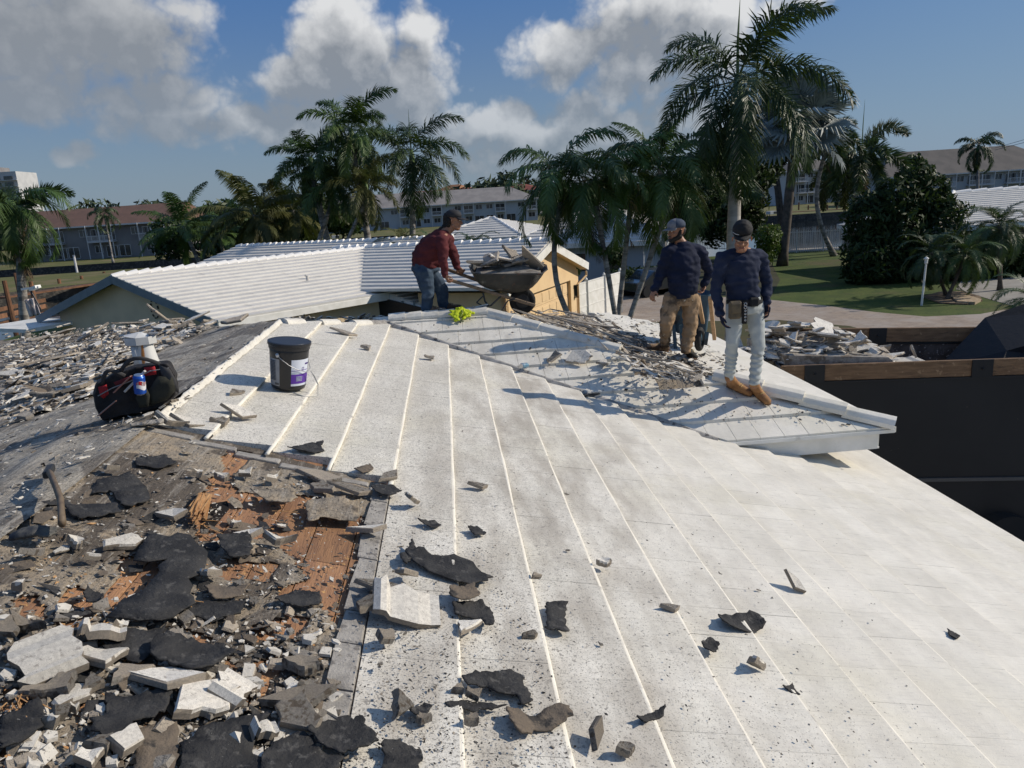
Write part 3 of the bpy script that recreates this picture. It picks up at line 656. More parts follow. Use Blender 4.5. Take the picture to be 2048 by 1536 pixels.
# scattered smaller pieces, alike enough to share a label within each place
def scatter(n, region, P, kinds, smin, smax, label, group, h=-.01, keep=None, pw=2.0, tilt=None):
    c = 0; tries = 0
    xs = [q[0] for q in region]; ys = [q[1] for q in region]
    while c < n and tries < n * 60:
        tries += 1; u, v = rf.uniform(min(xs), max(xs)), rf.uniform(min(ys), max(ys))
        if not inside((u, v), region): continue
        p = P.px(u, v, h)
        if keep and not keep(p): continue
        s_ = smin + (smax - smin) * rf.random() ** pw
        place_frag(p, P.n, rf.choice(kinds), s_, None, tilt, label, group); c += 1
scatter(60, [(0, 1000), (300, 880), (560, 940), (730, 980), (700, 1100), (680, 1300), (660, 1536), (0, 1536)], PA, 'wwgcg', .02, .07, 'small broken chip of roof tile on the stripped felt', 'small tile chips on the stripped corner', -.025)
scatter(62, [(0, 700), (60, 672), (330, 650), (370, 672), (240, 730), (200, 780), (0, 840)], PB, 'wwcgwr', .06, .20, 'broken roof tile piece on the far left slope', 'tile pieces on the left slope', .01, pw=1.3, tilt=None)
scatter(26, [(0, 655), (330, 640), (520, 640), (300, 668), (0, 690)], PB, 'wcg', .10, .26, 'broken roof tile piece along the far edge of the left slope', 'tile pieces on the far left edge', .02, pw=1.2)
scatter(14, [(400, 640), (540, 645), (330, 830), (250, 820)], PB, 'wcg', .03, .08, 'small chip along the ridge felt', 'chips along the ridge', .0)
scatter(14, [(700, 1040), (900, 1100), (860, 1536), (690, 1536)], PA, 'ggc', .012, .035, 'small dark grit chip on the speckled tiles', 'grit chips near the cut', .004, pw=2.5)
scatter(16, [(860, 900), (1500, 1100), (1700, 1536), (900, 1536)], PA, 'ggg', .01, .03, 'small dark grit chip on the open white tiles', 'grit chips on the open tiles', .004, pw=2.5)
# big far pieces at the far edge of the left slope
for px, py, w, kd, lab, tl, ang in [(325, 634, 62, 'w', 'large white square of tile standing on its corner above the vent', 1.0, .8), (385, 642, 46, 'w', 'flat white tile right of the standing square', .15, 0), (250, 655, 56, 'c', 'brown-backed round tile piece left of the standing square', .3, 0),
                                    (185, 676, 40, 'w', 'squarish white tile on the crest of the left slope', .3, 0), (120, 672, 50, 'c', 'long tan tile on the crest of the left slope', .2, .5), (110, 720, 76, 'g', 'long olive tile plank on the left slope', .1, .5), (22, 752, 44, 'w', 'bright white chip at the left edge of the view', .2, 0), (100, 800, 50, 'c', 'fan of tan tile behind the tool bag', .3, 0)]:
    p = PB.px(px, py + (18 if tl > .9 else 0), .01); place_frag(p, PB.n, kd, pxsize(p, w), ang, tl, lab, 'large tile pieces on the left slope', .03, 1 if tl > .9 else None)
# rubble: nobody could count it
def rubble(name, n, region, P, smin, smax, mats, h, label, thick=.3, wet=(.4, .3, .3), flat=.25, long=2.0):
    b = MB(); xs = [q[0] for q in region]; ys = [q[1] for q in region]; c = 0
    while c < n:
        u, v = rf.uniform(min(xs), max(xs)), rf.uniform(min(ys), max(ys))
        if not inside((u, v), region): continue
        c += 1; p = P.px(u, v, h) if isinstance(P, Plane) else P(u, v)
        nrm = P.n if isinstance(P, Plane) else Vector((0, 0, 1))
        s_ = smin + (smax - smin) * rf.random() ** 3
        M_ = orient(nrm, rf.random() * 6.28, rf.gauss(0, .35), rf.random() * 6.28); k = rf.choice((3, 4, 5)); a0 = rf.random() * 6; L = 1 + rf.random() * long
        pts = [Vector((math.cos(a0 + 6.283 * i / k) * s_ * L * rf.uniform(.7, 1.1), math.sin(a0 + 6.283 * i / k) * s_ * rf.uniform(.7, 1.1), 0)) for i in range(k)]
        t = s_ * thick * rf.uniform(.5, 1.3)
        vs = [p + M_ @ q for q in pts] + [p + M_ @ (q * .9 + Vector((0, 0, t))) for q in pts]
        mi = rf.choices(range(len(mats)), wet)[0]
        b.add(vs, [tuple(range(k, 2 * k))] + [(i, (i + 1) % k, k + (i + 1) % k, k + i) for i in range(k)], mi)
    return b.build(name, mats, kind='stuff', label=label, cat='rubble')
rubble('rubble', 5200, [(0, 1000), (300, 880), (420, 880), (560, 940), (735, 980), (735, 1100), (700, 1300), (672, 1536), (0, 1536)], PA, .0015, .009, [m_fragw, m_fragg, m_tar, m_splint], -.028, 'grit, chips and splinters over the stripped corner of the roof', wet=(.42, .3, .2, .08))
rubble('rubble', 3800, [(0, 690), (60, 668), (340, 640), (420, 655), (310, 705), (230, 740), (190, 785), (0, 850)], PB, .010, .065, [m_fragw, m_fragg, m_fragc, m_tarbrown], .005, 'broken tile, grit and felt strips covering the left slope', .3, wet=(.34, .30, .26, .10), long=1.0)
rubble('rubble', 550, [(560, 640), (430, 650), (0, 850), (0, 1000), (330, 840)], PB, .004, .018, [m_fragw, m_fragg, m_fragc, m_tar], .004, 'grit along the ridge felt', wet=(.4, .3, .2, .1))
rubble('rubble', 2600, [(690, 1536), (735, 1050), (760, 960), (900, 1000), (1050, 1200), (1150, 1536)], PA, .0012, .0055, [m_tar, m_fragg, m_fragc], .004, 'black grit sprinkled on the white tiles', wet=(.6, .3, .1), long=1)
rubble('rubble', 900, [(900, 640), (1600, 850), (1900, 1536), (1150, 1536), (900, 1000), (600, 660)], PA, .0015, .006, [m_tar, m_fragg], .004, 'dark crumbs on the open white tiles', wet=(.6, .4), long=1)
rubble('rubble', 500, [(780, 645), (975, 630), (1240, 705), (1400, 745), (1700, 850), (1380, 842), (1100, 750)], PC, .003, .016, [m_fragg, m_fragw, m_tar], .006, 'crumbs on the far white slope', wet=(.5, .2, .3), long=1)
rubble('rubble', 1500, [(985, 622), (1180, 622), (1230, 650), (1320, 690), (1440, 745), (1400, 762), (1285, 757), (1225, 700), (1095, 655)], PD, .008, .045, [m_fragw, m_fragg, m_tarbrown, m_fragc], -.02, 'torn felt, splinters and tile along the broken hip', .2, wet=(.36, .30, .16, .18), long=3.5)
rubble('rubble', 500, [(1180, 625), (1310, 640), (1440, 700), (1500, 740), (1440, 745), (1300, 690)], PD, .006, .04, [m_fragw, m_fragg, m_tar], .005, 'grit on the far white slope behind the hip', wet=(.5, .35, .15))
rubble('rubble', 500, [(560, 636), (780, 632), (970, 612), (975, 625), (780, 650), (560, 650)], PE, .006, .05, [m_fragw, m_fragw, m_fragg], .07, 'loose mortar along the far ridge')
m_tarst = m_tar
for px, py, w, ang in [(1075, 640, 60, .3), (1120, 645, 80, .35), (1165, 650, 90, .3), (1200, 668, 80, .45), (1250, 690, 70, .4), (1150, 632, 60, .5), (1290, 720, 60, .3), (1340, 738, 60, .2), (1240, 672, 60, .6)]:
    p = PD.px(px, py, .02); place_frag(p, PD.n, rf.choice('gg'), pxsize(p, w), -ang - .2, .12, 'long grey torn strip along the broken hip', 'torn strips along the broken hip', .02, 9, cat='felt strip', name='felt_strip', asp=.28)
rubble('rubble', 420, [(0, 1230), (330, 1180), (690, 1220), (668, 1536), (0, 1536)], PA, .008, .034, [m_fragw, m_fragc, m_fragg], -.022, 'small broken white and tan tile over the near corner', .5, wet=(.52, .30, .18), long=1.0)
rubble('felt_shreds', 330, [(0, 1060), (330, 890), (560, 940), (730, 990), (700, 1300), (668, 1536), (0, 1536)], PA, .012, .055, [m_tarbrown, m_tar, m_felt, m_fragg], -.026, 'torn shreds of brown and black felt on the stripped corner', .05, wet=(.42, .26, .2, .12), long=1.2)
rubble('felt_shreds', 150, [(60, 690), (330, 660), (420, 660), (240, 735), (200, 785), (0, 850), (0, 720)], PB, .03, .13, [m_tarbrown, m_tar, m_felt], .0, 'torn felt shreds among the tile on the left slope', .04, wet=(.4, .35, .25), long=1.5)
# black felt scraps, outlines as they lie on the slope
def felt_scrap(pts, label, m=m_tar, P=PA, lift=.012, curl=.02, group='felt scraps on the roof', name='felt_scrap', sub=9):
    w = [P.px(u, v, 0) for u, v in pts]; cx = sum(p.x for p in w) / len(w); cy = sum(p.y for p in w) / len(w)
    poly = [(p.x, p.y) for p in w]; ext = max(max(p[0] for p in poly) - min(p[0] for p in poly), max(p[1] for p in poly) - min(p[1] for p in poly))
    # resample the outline with a ragged edge
    out = []; n = len(poly); sd_ = rf.random() * 50
    for i in range(n):
        a, c = poly[i], poly[(i + 1) % n]; L = math.hypot(c[0] - a[0], c[1] - a[1]); k = max(1, int(L / (ext / 16)))
        for j in range(k):
            t = j / k; x, y = a[0] + (c[0] - a[0]) * t, a[1] + (c[1] - a[1]) * t
            out.append((x + ext * (.045 * nz((x * 14 / ext, y * 14 / ext, sd_)) + .02 * rf.uniform(-1, 1)), y + ext * (.045 * nz((x * 14 / ext, y * 14 / ext, sd_ + 5)) + .02 * rf.uniform(-1, 1))))
    bm = bmesh.new(); f = bm.faces.new([bm.verts.new((x - cx, y - cy, 0)) for x, y in out]); bmesh.ops.triangulate(bm, faces=[f])
    bmesh.ops.subdivide_edges(bm, edges=[e for e in bm.edges if e.calc_length() > ext * .12], cuts=2, use_grid_fill=True); bmesh.ops.triangulate(bm, faces=bm.faces[:])
    z0 = P.z(cx, cy)
    for v in bm.verts:
        x, y = v.co.x + cx, v.co.y + cy; r = math.hypot(v.co.x, v.co.y) / ext
        v.co.z = P.z(x, y) - z0 + lift + curl * (r * r * 2 + .5 * nz((x * 7, y * 7, sd_))) + .007 * nz((x * 22, y * 22, sd_)) + .003 * nz((x * 60, y * 60, sd_))
    me = bpy.data.meshes.new(name); bm.to_mesh(me); bm.free(); me.materials.append(m)
    me.polygons.foreach_set('use_smooth', [True] * len(me.polygons))
    o = link(name, me, loc=(cx, cy, z0), label=label, cat='felt scrap', group=group)
    md = o.modifiers.new('t', 'SOLIDIFY'); md.thickness = .006; md.offset = 1
    return o
S = felt_scrap
S([(810, 1108), (850, 1104), (862, 1115), (905, 1113), (935, 1125), (950, 1140), (985, 1163), (950, 1180), (900, 1168), (850, 1145), (828, 1130)], 'long black felt scrap across the middle of the white tiles', curl=.035)
S([(1090, 1212), (1136, 1211), (1132, 1235), (1134, 1268), (1094, 1262), (1096, 1240)], 'square black felt scrap on the clean tiles', curl=.02)
S([(1438, 1238), (1468, 1233), (1500, 1232), (1518, 1240), (1532, 1252), (1500, 1268), (1470, 1266), (1445, 1258)], 'layered black felt scrap right of the square one', curl=.05)
S([(1403, 1290), (1420, 1284), (1440, 1296), (1425, 1312), (1412, 1303)], 'small black felt scrap below the layered one', curl=.03)
S([(925, 1362), (950, 1352), (985, 1352), (1020, 1346), (1045, 1356), (1052, 1380), (1064, 1410), (1045, 1415), (1030, 1395), (995, 1392), (975, 1380), (935, 1378)], 'winged black felt scrap in the lower middle')
S([(1010, 1428), (1035, 1425), (1068, 1438), (1110, 1422), (1140, 1430), (1146, 1450), (1112, 1462), (1070, 1470), (1045, 1480), (1022, 1455)], 'brown and grey felt scrap below the winged black one', m_tarbrown, curl=.04)
S([(900, 1195), (950, 1192), (964, 1212), (940, 1224), (905, 1220)], 'brown-backed felt scrap on top of a tile piece', m_tarbrown, lift=.05, curl=.03)
S([(906, 1220), (964, 1215), (985, 1235), (992, 1262), (975, 1262), (960, 1245), (915, 1240)], 'black and grey felt piece under the brown-backed one', curl=.04)
S([(1275, 1445), (1300, 1430), (1330, 1426), (1326, 1440), (1300, 1446), (1285, 1456)], 'bow-shaped black felt scrap at the lower right middle', curl=.03)
S([(1566, 1378), (1585, 1374), (1600, 1392), (1585, 1388)], 'thin dark splinter of felt on the clean tiles', lift=.004)
S([(1895, 1262), (1920, 1275), (1912, 1280), (1898, 1272)], 'small dark scrap near the right edge', lift=.004)
S([(575, 900), (600, 892), (648, 888), (642, 896), (650, 905), (625, 910), (590, 902)], 'ragged black felt scrap on the white tiles above the cut', curl=.02)
S([(742, 978), (765, 974), (790, 980), (806, 990), (780, 998), (752, 992)], 'black felt scrap at the corner of the cut', curl=.03)
S([(708, 940), (740, 934), (748, 942), (725, 950)], 'small grey felt scrap above the corner of the cut', m_tarbrown)
S([(838, 1048), (870, 1046), (884, 1056), (862, 1060)], 'oval black felt scrap below the corner of the cut', curl=.03)
S([(938, 1058), (955, 1056), (974, 1070), (950, 1074)], 'small black felt scrap beside a tile crumb', curl=.02)
S([(825, 1000 + 90), (800, 1120), (812, 1135), (838, 1110)], 'narrow black felt tongue at the end of the long scrap')
S([(820, 1420), (850, 1413), (865, 1422), (845, 1440), (825, 1436)], 'black oval felt scrap in front of the standing block', curl=.03)
S([(890, 1407), (930, 1402), (1010, 1415), (985, 1424), (900, 1417)], 'thin black felt strip under the winged one', lift=.004)
S([(690, 1445), (725, 1450), (745, 1475), (762, 1500), (735, 1512), (690, 1520), (640, 1500), (620, 1470), (640, 1452)], 'big crumpled black felt sheet over the cut edge', curl=.04)
S([(765, 1490), (800, 1486), (822, 1500), (845, 1510), (835, 1560), (760, 1560), (770, 1520)], 'black felt sheet at the bottom edge of the view', curl=.03)
S([(0, 1440), (80, 1400), (88, 1420), (85, 1455), (30, 1490), (0, 1500)], 'broad black felt sheet in the lower left corner', lift=.0, curl=.03)
S([(360, 1480), (420, 1450), (480, 1438), (550, 1430), (520, 1460), (505, 1495), (540, 1530), (520, 1570), (340, 1570), (365, 1520)], 'large smooth black felt sheet at the bottom', lift=.0, curl=.03)
S([(520, 1530), (545, 1490), (600, 1470), (630, 1480), (640, 1510), (690, 1530), (640, 1580), (520, 1580)], 'black felt sheet joined to the crumpled one', lift=.004, curl=.03)
S([(210, 1390), (260, 1395), (330, 1380), (350, 1395), (330, 1430), (270, 1450), (235, 1490), (190, 1470), (185, 1440), (215, 1425)], 'wrinkled black felt sheet among white lumps', lift=.004, curl=.03)
S([(300, 1300), (340, 1285), (400, 1292), (450, 1300), (475, 1325), (440, 1345), (400, 1362), (345, 1345), (310, 1325)], 'rounded black felt sheet with a lifted edge', lift=.02, curl=.05)
S([(380, 1080), (290, 1078), (262, 1125), (300, 1132), (330, 1125), (308, 1165), (290, 1190), (235, 1215), (215, 1245), (330, 1252), (400, 1215), (375, 1180), (372, 1160), (400, 1150), (420, 1115), (400, 1090)], 'long black felt sheet running over the orange boards', lift=.008, curl=.012)
S([(200, 1248), (300, 1262), (330, 1250), (310, 1300), (280, 1330), (210, 1300)], 'black felt tongue below the long sheet', lift=.0, curl=.01)
S([(436, 1080), (500, 1076), (506, 1100), (500, 1120), (460, 1120), (448, 1105)], 'small shield-shaped black felt on the stripped corner', lift=.02, curl=.02)
S([(505, 995), (560, 988), (590, 990), (595, 1005), (580, 1018), (545, 1012)], 'grey torn felt flap on the orange boards', m_felt, lift=.02, curl=.04)
S([(612, 1008), (690, 1000), (722, 1030), (715, 1045), (650, 1040), (622, 1050)], 'grey felt flap beside the cut edge', m_felt, lift=.01, curl=.02)
S([(550, 1200), (590, 1180), (640, 1182), (640, 1208), (600, 1214)], 'black felt hollow beside the wooden board', lift=.0, curl=.01)
S([(370, 1205), (430, 1195), (490, 1200), (480, 1225), (420, 1232), (375, 1222)], 'dark sticky felt patch in the stripped corner', lift=-.01, curl=.01)
S([(130, 1005), (230, 1000), (240, 1020), (160, 1030), (135, 1020)], 'black smeared patch beside the curved handle', lift=-.012, curl=.006)
S([(190, 955), (260, 940), (290, 965), (300, 1000), (250, 1005), (220, 975), (180, 980)], 'black felt patch on the grey felt', lift=-.015, curl=.01)
S([(270, 910), (330, 905), (352, 920), (320, 930), (272, 925)], 'dark felt patch below the ridge', lift=-.018, curl=.01)
S([(170, 1196), (180, 1188), (210, 1200), (205, 1215), (178, 1212)], 'shiny tar lump near the long sheet', lift=.01, curl=.03)
S([(412, 1180 - 5), (430, 1170), (500, 1175), (480, 1195), (430, 1200)], 'brown felt flap below the white triangle', m_tarbrown, lift=.0)
S([(270, 1450), (360, 1430), (352, 1536), (330, 1580), (260, 1560), (275, 1490)], 'brown felt square right of the thick white lump', m_tarbrown, lift=-.012, curl=.01)
S([(10, 1300), (60, 1275), (90, 1290), (75, 1325), (20, 1330)], 'dark brown felt piece behind the ribbed tile', m_tarbrown, lift=.0)
# splintered hole: near-black slab on the boards, shade inside put into its colour
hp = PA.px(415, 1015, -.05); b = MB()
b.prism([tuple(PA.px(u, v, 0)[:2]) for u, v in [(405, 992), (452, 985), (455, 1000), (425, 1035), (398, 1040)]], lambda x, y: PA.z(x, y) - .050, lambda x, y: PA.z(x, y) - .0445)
b.build('hole_shade_patch', mat('hole_painted_shade', (.012, .01, .009), rough=1), house, label='near-black patch painted as the shade of a hole in the board')
b = MB()
for k in range(42):
    u = 398 + rf.random() * 26; v = 985 + rf.random() * 8; a = PA.px(u, v, -.02 + rf.random() * .03); c = PA.px(u - 8 - rf.random() * 14, v + 26 + rf.random() * 26, .045 - rf.random() * .03)
    b.beam(a, c, .004 + rf.random() * .005, .002 + rf.random() * .003)
for k in range(60):
    u, v = rf.choice([(330, 1180), (290, 1200), (420, 1060), (400, 1045), (560, 1030), (350, 1195), (230, 1230), (30, 1400)]); a = PA.px(u + rf.gauss(0, 16), v + rf.gauss(0, 10), -.01); an = rf.gauss(-.9, .5)
    L = rf.uniform(.03, .09); b.beam(a, a + Vector((math.cos(an) * L, math.sin(an) * L, -.3 * math.cos(an) * L + .012)), .003, .002)
b.build('splinters', m_splint, house, kind='stuff')
# ---------------------------------------------------------------- ground, canal, drives
m_lawn = mat('lawn', (.040, .068, .010), (.070, .095, .016), sc=.9, rough=.95, bump=1, bsc=30, co='World', c3=(.085, .075, .03), sc3=.25, t3=(.5, .68), c4=(.02, .04, .008), sc4=9, t4=(.55, .65))
m_lawn2 = mat('dry_lawn', (.125, .12, .035), (.09, .10, .03), sc=.5, rough=.95, bump=.6, bsc=20, co='World', c3=(.16, .13, .06), sc3=.2)
m_soil = mat('mulch', (.12, .08, .05), (.2, .15, .1), sc=9, rough=.95, bump=1, bsc=30, co='World')
def paver_mat():
    m = bpy.data.materials.new('pavers'); m.use_nodes = True; nt = m.node_tree; nt.nodes.clear(); s = N(nt)
    v = s.a('ShaderNodeNewGeometry').outputs['Position']
    br = s.a('ShaderNodeTexBrick', i={'Vector': v, 'Scale': 2.2, 'Mortar Size': .012, 'Color1': (.33, .26, .195, 1), 'Color2': (.26, .205, .16, 1), 'Mortar': (.12, .1, .085, 1), 'Brick Width': .9, 'Row Height': .45})
    col = s.mix(s.ramp(s.noise(v, .7, 5, .6), .4, .65), br.outputs[0], (.33, .28, .235))
    col = s.mix(s.m('MULTIPLY', s.ramp(s.noise(v, 2.5, 5, .6), .5, .7), .5), col, (.16, .13, .11))
    b = s.a('ShaderNodeBsdfPrincipled', i={'Base Color': col, 'Roughness': .85})
    bn = s.a('ShaderNodeBump', i={'Strength': .6, 'Distance': .01, 'Height': br.outputs[1]}); bn.invert = True
    nt.links.new(bn.outputs[0], b.inputs['Normal']); nt.links.new(b.outputs[0], s.a('ShaderNodeOutputMaterial').inputs[0]); return m
m_pav = paver_mat()
m_concr = mat('pavement_concrete', (.32, .30, .27), (.25, .235, .21), sc=1.5, rough=.9, bump=.4, bsc=30, co='World')
m_seaw = mat('seawall', (.035, .034, .032), (.06, .056, .05), sc=1.2, rough=.9, co='World', c3=(.10, .09, .075), sc3=3)
m_water = mat('water', (.008, .011, .012), (.014, .018, .018), sc=.1, rough=.06, bump=.35, bsc=.9, co='World', spec=.6, stretch=(1, 1, 1))
def land(name, poly, top, m, bottom=-1.8, side=None, kind='structure'):
    b = MB(); b.prism([Vector(p) for p in poly], bottom, top, 0, 1 if side else 0); return b.build(name, [m] + ([side] if side else []), kind=kind)
b = MB(); b.add([(-1500, -300, -1.2), (1500, -300, -1.2), (1500, 2500, -1.2), (-1500, 2500, -1.2)], [(0, 1, 2, 3)]); b.build('water', m_water, kind='structure')
land('ground', [(-24, -60), (160, -60), (160, 66), (90, 60.5), (23, 60.5), (8, 63), (-14, 62), (-24, 47)], 0, m_lawn, side=m_seaw)
land('far_bank', [(-1500, 119), (-36, 119), (-33, 126), (-27, 158), (-8, 155), (0, 130), (40, 132), (67, 129), (160, 124), (1500, 118), (1500, 2400), (-1500, 2400)], 0, m_lawn2, side=m_seaw)
land('lawn_point', [(-120, 66), (-46, 70.5), (-35.8, 79.5), (-32, 88), (-36, 99), (-120, 101)], 0, m_lawn2, side=m_seaw)
# --- mound of soil and drives as thin sheets on the ground
def gsheet(name, pxs, z, m, kind='structure'):
    pts = [onz(u, v, z) for u, v in pxs]; b = MB(); b.prism(pts, -.05, z); return b.build(name, m, kind=kind)
gsheet('driveway', [(1190, 598), (1290, 588), (1420, 592), (1545, 600), (1650, 611), (1750, 624), (1850, 633), (1960, 628), (2060, 610), (2300, 640), (2300, 700), (1700, 700), (1540, 664), (1400, 668), (1200, 668)], .012, m_pav)
gsheet('driveway', [(1930, 551), (2300, 556), (2300, 640), (2040, 615), (1985, 600), (1912, 578)], .016, m_concr)
gsheet('verge', [(1200, 645), (1560, 640), (1700, 652), (1760, 668), (1700, 700), (1200, 700)], .02, mat('verge_grass', (.07, .06, .025), (.05, .055, .02), sc=1, rough=.95, co='World', bump=1, bsc=20))
gsheet('planting_bed', [(1845, 592), (1880, 583), (1925, 582), (1960, 592), (1965, 600), (1935, 607), (1880, 605)], .06, m_soil)
gsheet('stone_chips', [(1900, 590), (1930, 588), (1962, 598), (1950, 604), (1915, 602)], .12, mat('chips', (.45, .36, .25), (.3, .22, .14), sc=14, rough=.9, co='World', bump=1, bsc=30))
gsheet('dark_yard', [(1230, 600), (1300, 590), (1420, 590), (1540, 598), (1560, 560), (1540, 520), (1200, 520), (1200, 580)], .008, mat('yard_painted_shade', (.03, .035, .014), (.05, .045, .025), sc=.6, rough=.95, co='World', bump=1, bsc=20))  # dark ground sheet: the yard's shade is put into its colour
b = MB(); b.prism([(4.9, -20), (30, -20), (30, 17), (4.9, 17)], -.05, .024); b.build('driveway', m_concr, kind='structure')
gsheet('seawall_cap', [(1540, 503), (1700, 497), (1700, 493), (1540, 499)], .08, m_concr)

# ---------------------------------------------------------------- neighbour's house: tiled gables, garage
m_nedge_lit = mat('neighbour_tile_edge_lit', (.82, .80, .76), rough=.6)  # whiter than the tiles: sunlight on the risers is put into this colour
m_ntile = mat('neighbour_tile', (.60, .58, .535), (.53, .51, .475), sc=2, rough=.6, bump=.3, bsc=20, rnd=.05)
m_ngrey = mat('blue_grey_fascia', (.20, .235, .25), (.17, .2, .215), sc=3, rough=.6)
m_yell = mat('yellow_stucco', (.74, .54, .31), (.68, .49, .28), sc=2, rough=.9, bump=.6, bsc=40)
m_tan = mat('tan_stucco', (.72, .57, .38), (.64, .51, .34), sc=1.2, rough=.95, bump=.5, bsc=30)
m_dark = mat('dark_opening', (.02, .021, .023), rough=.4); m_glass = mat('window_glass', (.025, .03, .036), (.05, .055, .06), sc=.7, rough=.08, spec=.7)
D_ = Vector((.745, .667, 0)); D_.normalize(); N_ = Vector((.85, -.53, 0)); N_.normalize(); D1, N1 = D_, N_; D2 = Vector((.49, .87, 0)); D2.normalize(); N2 = Vector((D2.y, -D2.x, 0))
nh = thing('neighbour_house', 'long low house with bright white ridged tile roofs and a yellow garage gable', 'house')
EV, RG = H - 3.0, H - 1.6
P0 = Vector((-10.5, 25.25, RG))
def course_slope(a0, a1, e0, e1, n, name='tile_course', lip=.058, parent=nh, m=m_ntile, th=.05):
    # rows of tile from ridge line a0-a1 down to eave line e0-e1
    a0, a1, e0, e1 = map(Vector, (a0, a1, e0, e1)); nn = (a1 - a0).cross(e0 - a0).normalized()
    if nn.z < 0: nn = -nn
    for i in range(n):
        t0, t1 = i / n, (i + 1) / n
        A0, A1 = a0.lerp(e0, t0), a1.lerp(e1, t0); B0, B1 = a0.lerp(e0, t1), a1.lerp(e1, t1)
        u = nn * .002; w = nn * lip; d = -nn * .06
        b = MB(); q = 8
        for k in range(q):
            s0, s1 = k / q, (k + 1) / q; jz = nn * (.006 * nz((i * 1.3, k * 2.1, 2)))
            b.add([A0.lerp(A1, s0) + u + jz, A0.lerp(A1, s1) + u + jz, B0.lerp(B1, s1) + w + jz, B0.lerp(B1, s0) + w + jz, B0.lerp(B1, s0) + d, B0.lerp(B1, s1) + d], [(3, 2, 1, 0)]); b.add([B0.lerp(B1, s0) + w + jz, B0.lerp(B1, s1) + w + jz, B0.lerp(B1, s0) + d, B0.lerp(B1, s1) + d], [(2, 3, 1, 0)], 1)
        b.add([A0 + u, B0 + w, B0 + d, A0 + d], [(0, 1, 2, 3)]); b.add([A1 + u, B1 + w, B1 + d, A1 + d], [(3, 2, 1, 0)])
        b.build(name, [m, m_nedge_lit], parent)
def ridge_row(a, c, n, parent=nh, r=.11, m=m_ntile):
    a = Vector(a); c = Vector(c)
    for k in range(n):
        p, q = a.lerp(c, k / n), a.lerp(c, (k + 1.1) / n); b = MB(); b.tube([p + Vector((0, 0, -.02)), q + Vector((0, 0, .03))], [r * .85, r * 1.1], 8); b.build('ridge_tile', m_nedge_lit, parent)
GW = 4.5
RE = P0 + D_ * 9.6                                   # where the ridge meets the garage wing
eR0 = P0 + N_ * GW; eR0.z = EV; eR1 = RE + N_ * (GW + 1.6); eR1.z = EV - .35
eRm = P0 + D_ * 6.0 + N_ * GW; eRm.z = EV
mid = P0 + D_ * 6.0
course_slope(P0 - D_ * .4, mid, eR0 - D_ * .4, eRm, 15)
low = mid + N_ * 6.3; low.z = EV - .56; low2 = RE + D_ * 3 + N_ * 6.3; low2.z = EV - .56
course_slope(mid, RE + D_ * 3, low, low2, 21)
eL0 = P0 - N_ * GW; eL0.z = EV; eL1 = RE - N_ * GW; eL1.z = EV
course_slope(P0 - D_ * .4, RE, eL0 - D_ * .4, eL1, 15)
ridge_row(P0 - D_ * .4, RE, 26)
D_, N_ = D2, N2
G_ = onz(1103, 481, RG + .05) - N2 * .35; W0 = G_ - N_ * 9.6
hw = 4.1
gl = G_ - D_ * hw; gl.z = EV + .2; gr = G_ + D_ * hw; gr.z = EV + .2; wl = W0 - D_ * hw; wl.z = EV + .2; wr = W0 + D_ * hw; wr.z = EV + .2
course_slope(G_ + N_ * .3, W0, gl + N_ * .3, wl, 13); course_slope(G_ + N_ * .3, W0, gr + N_ * .3, wr, 13)
ridge_row(W0, G_ + N_ * .3, 24, r=.12)
Ba, Bb = Vector((-11.7, 43.2, RG)), Vector((.3, 37.0, RG)); Bn = Vector((-.459, -.888, 0))      # back wing
Be, Bf = Ba + Bn * 4.4 + Vector((-1.4, .4, 0)), Bb + Bn * 4.4; Be.z = Bf.z = EV; course_slope(Ba, Bb, Be, Bf, 12)
Bg = Ba - Bn * 4.4 + Vector((-1.4, .4, 0)); Bg.z = EV; course_slope(Ba, Ba + Vector((.01, 0, 0)), Bg, Be, 12); ridge_row(Ba, Bb, 34, r=.12)
# walls
Dg, Ng = D_, N_
def wall_poly(name, pts, th, m, parent=nh):
    pts = [Vector(p) for p in pts]; n_ = (pts[1] - pts[0]).cross(pts[2] - pts[0]).normalized() * th; b = MB(); k = len(pts)
    b.add(pts + [p + n_ for p in pts], [tuple(range(k)), tuple(reversed(range(k, 2 * k)))] + [(i, k + i, k + (i + 1) % k, (i + 1) % k) for i in range(k)]); return b.build(name, m, parent)
def gz(p, z): return Vector((p.x, p.y, z))
D_, N_ = D1, N1
a = P0 + N_ * 3.9; c = P0 - N_ * 3.9
wall_poly('gable_wall', [gz(c, 0), gz(a, 0), gz(a, EV + .15), gz(P0, RG - .12), gz(c, EV + .15)], -.2, m_tan)
for s_ in (1, -1):
    e = P0 + N_ * GW * s_ - D_ * .42; b = MB(); b.beam(gz(P0 - D_ * .42, RG - .10), gz(e, EV - .10), .03, .26); b.build('rake_board', m_ngrey, nh)
    b = MB(); b.beam(gz(P0 - D_ * .30, RG - .02), gz(e + D_ * .1, EV - .02), .24, .04); b.build('rake_trim', m_ngrey, nh)
wall_poly('side_wall', [gz(P0 + N_ * 3.9, 0), gz(mid + N_ * 3.9, 0), gz(mid + N_ * 3.9, EV), gz(P0 + N_ * 3.9, EV)], .2, m_tan)
wall_poly('side_wall', [gz(mid + N_ * 5.7, 0), gz(low2 - N_ * .6, 0), gz(low2 - N_ * .6, EV - .5), gz(mid + N_ * 5.7, EV - .5)], .2, m_yell)
wall_poly('porch_screen', [gz(mid + N_ * 4, 0), gz(mid + N_ * 6.0, 0), gz(mid + N_ * 6.0, EV - .5), gz(mid + N_ * 4, EV - .1)], .1, m_dark)
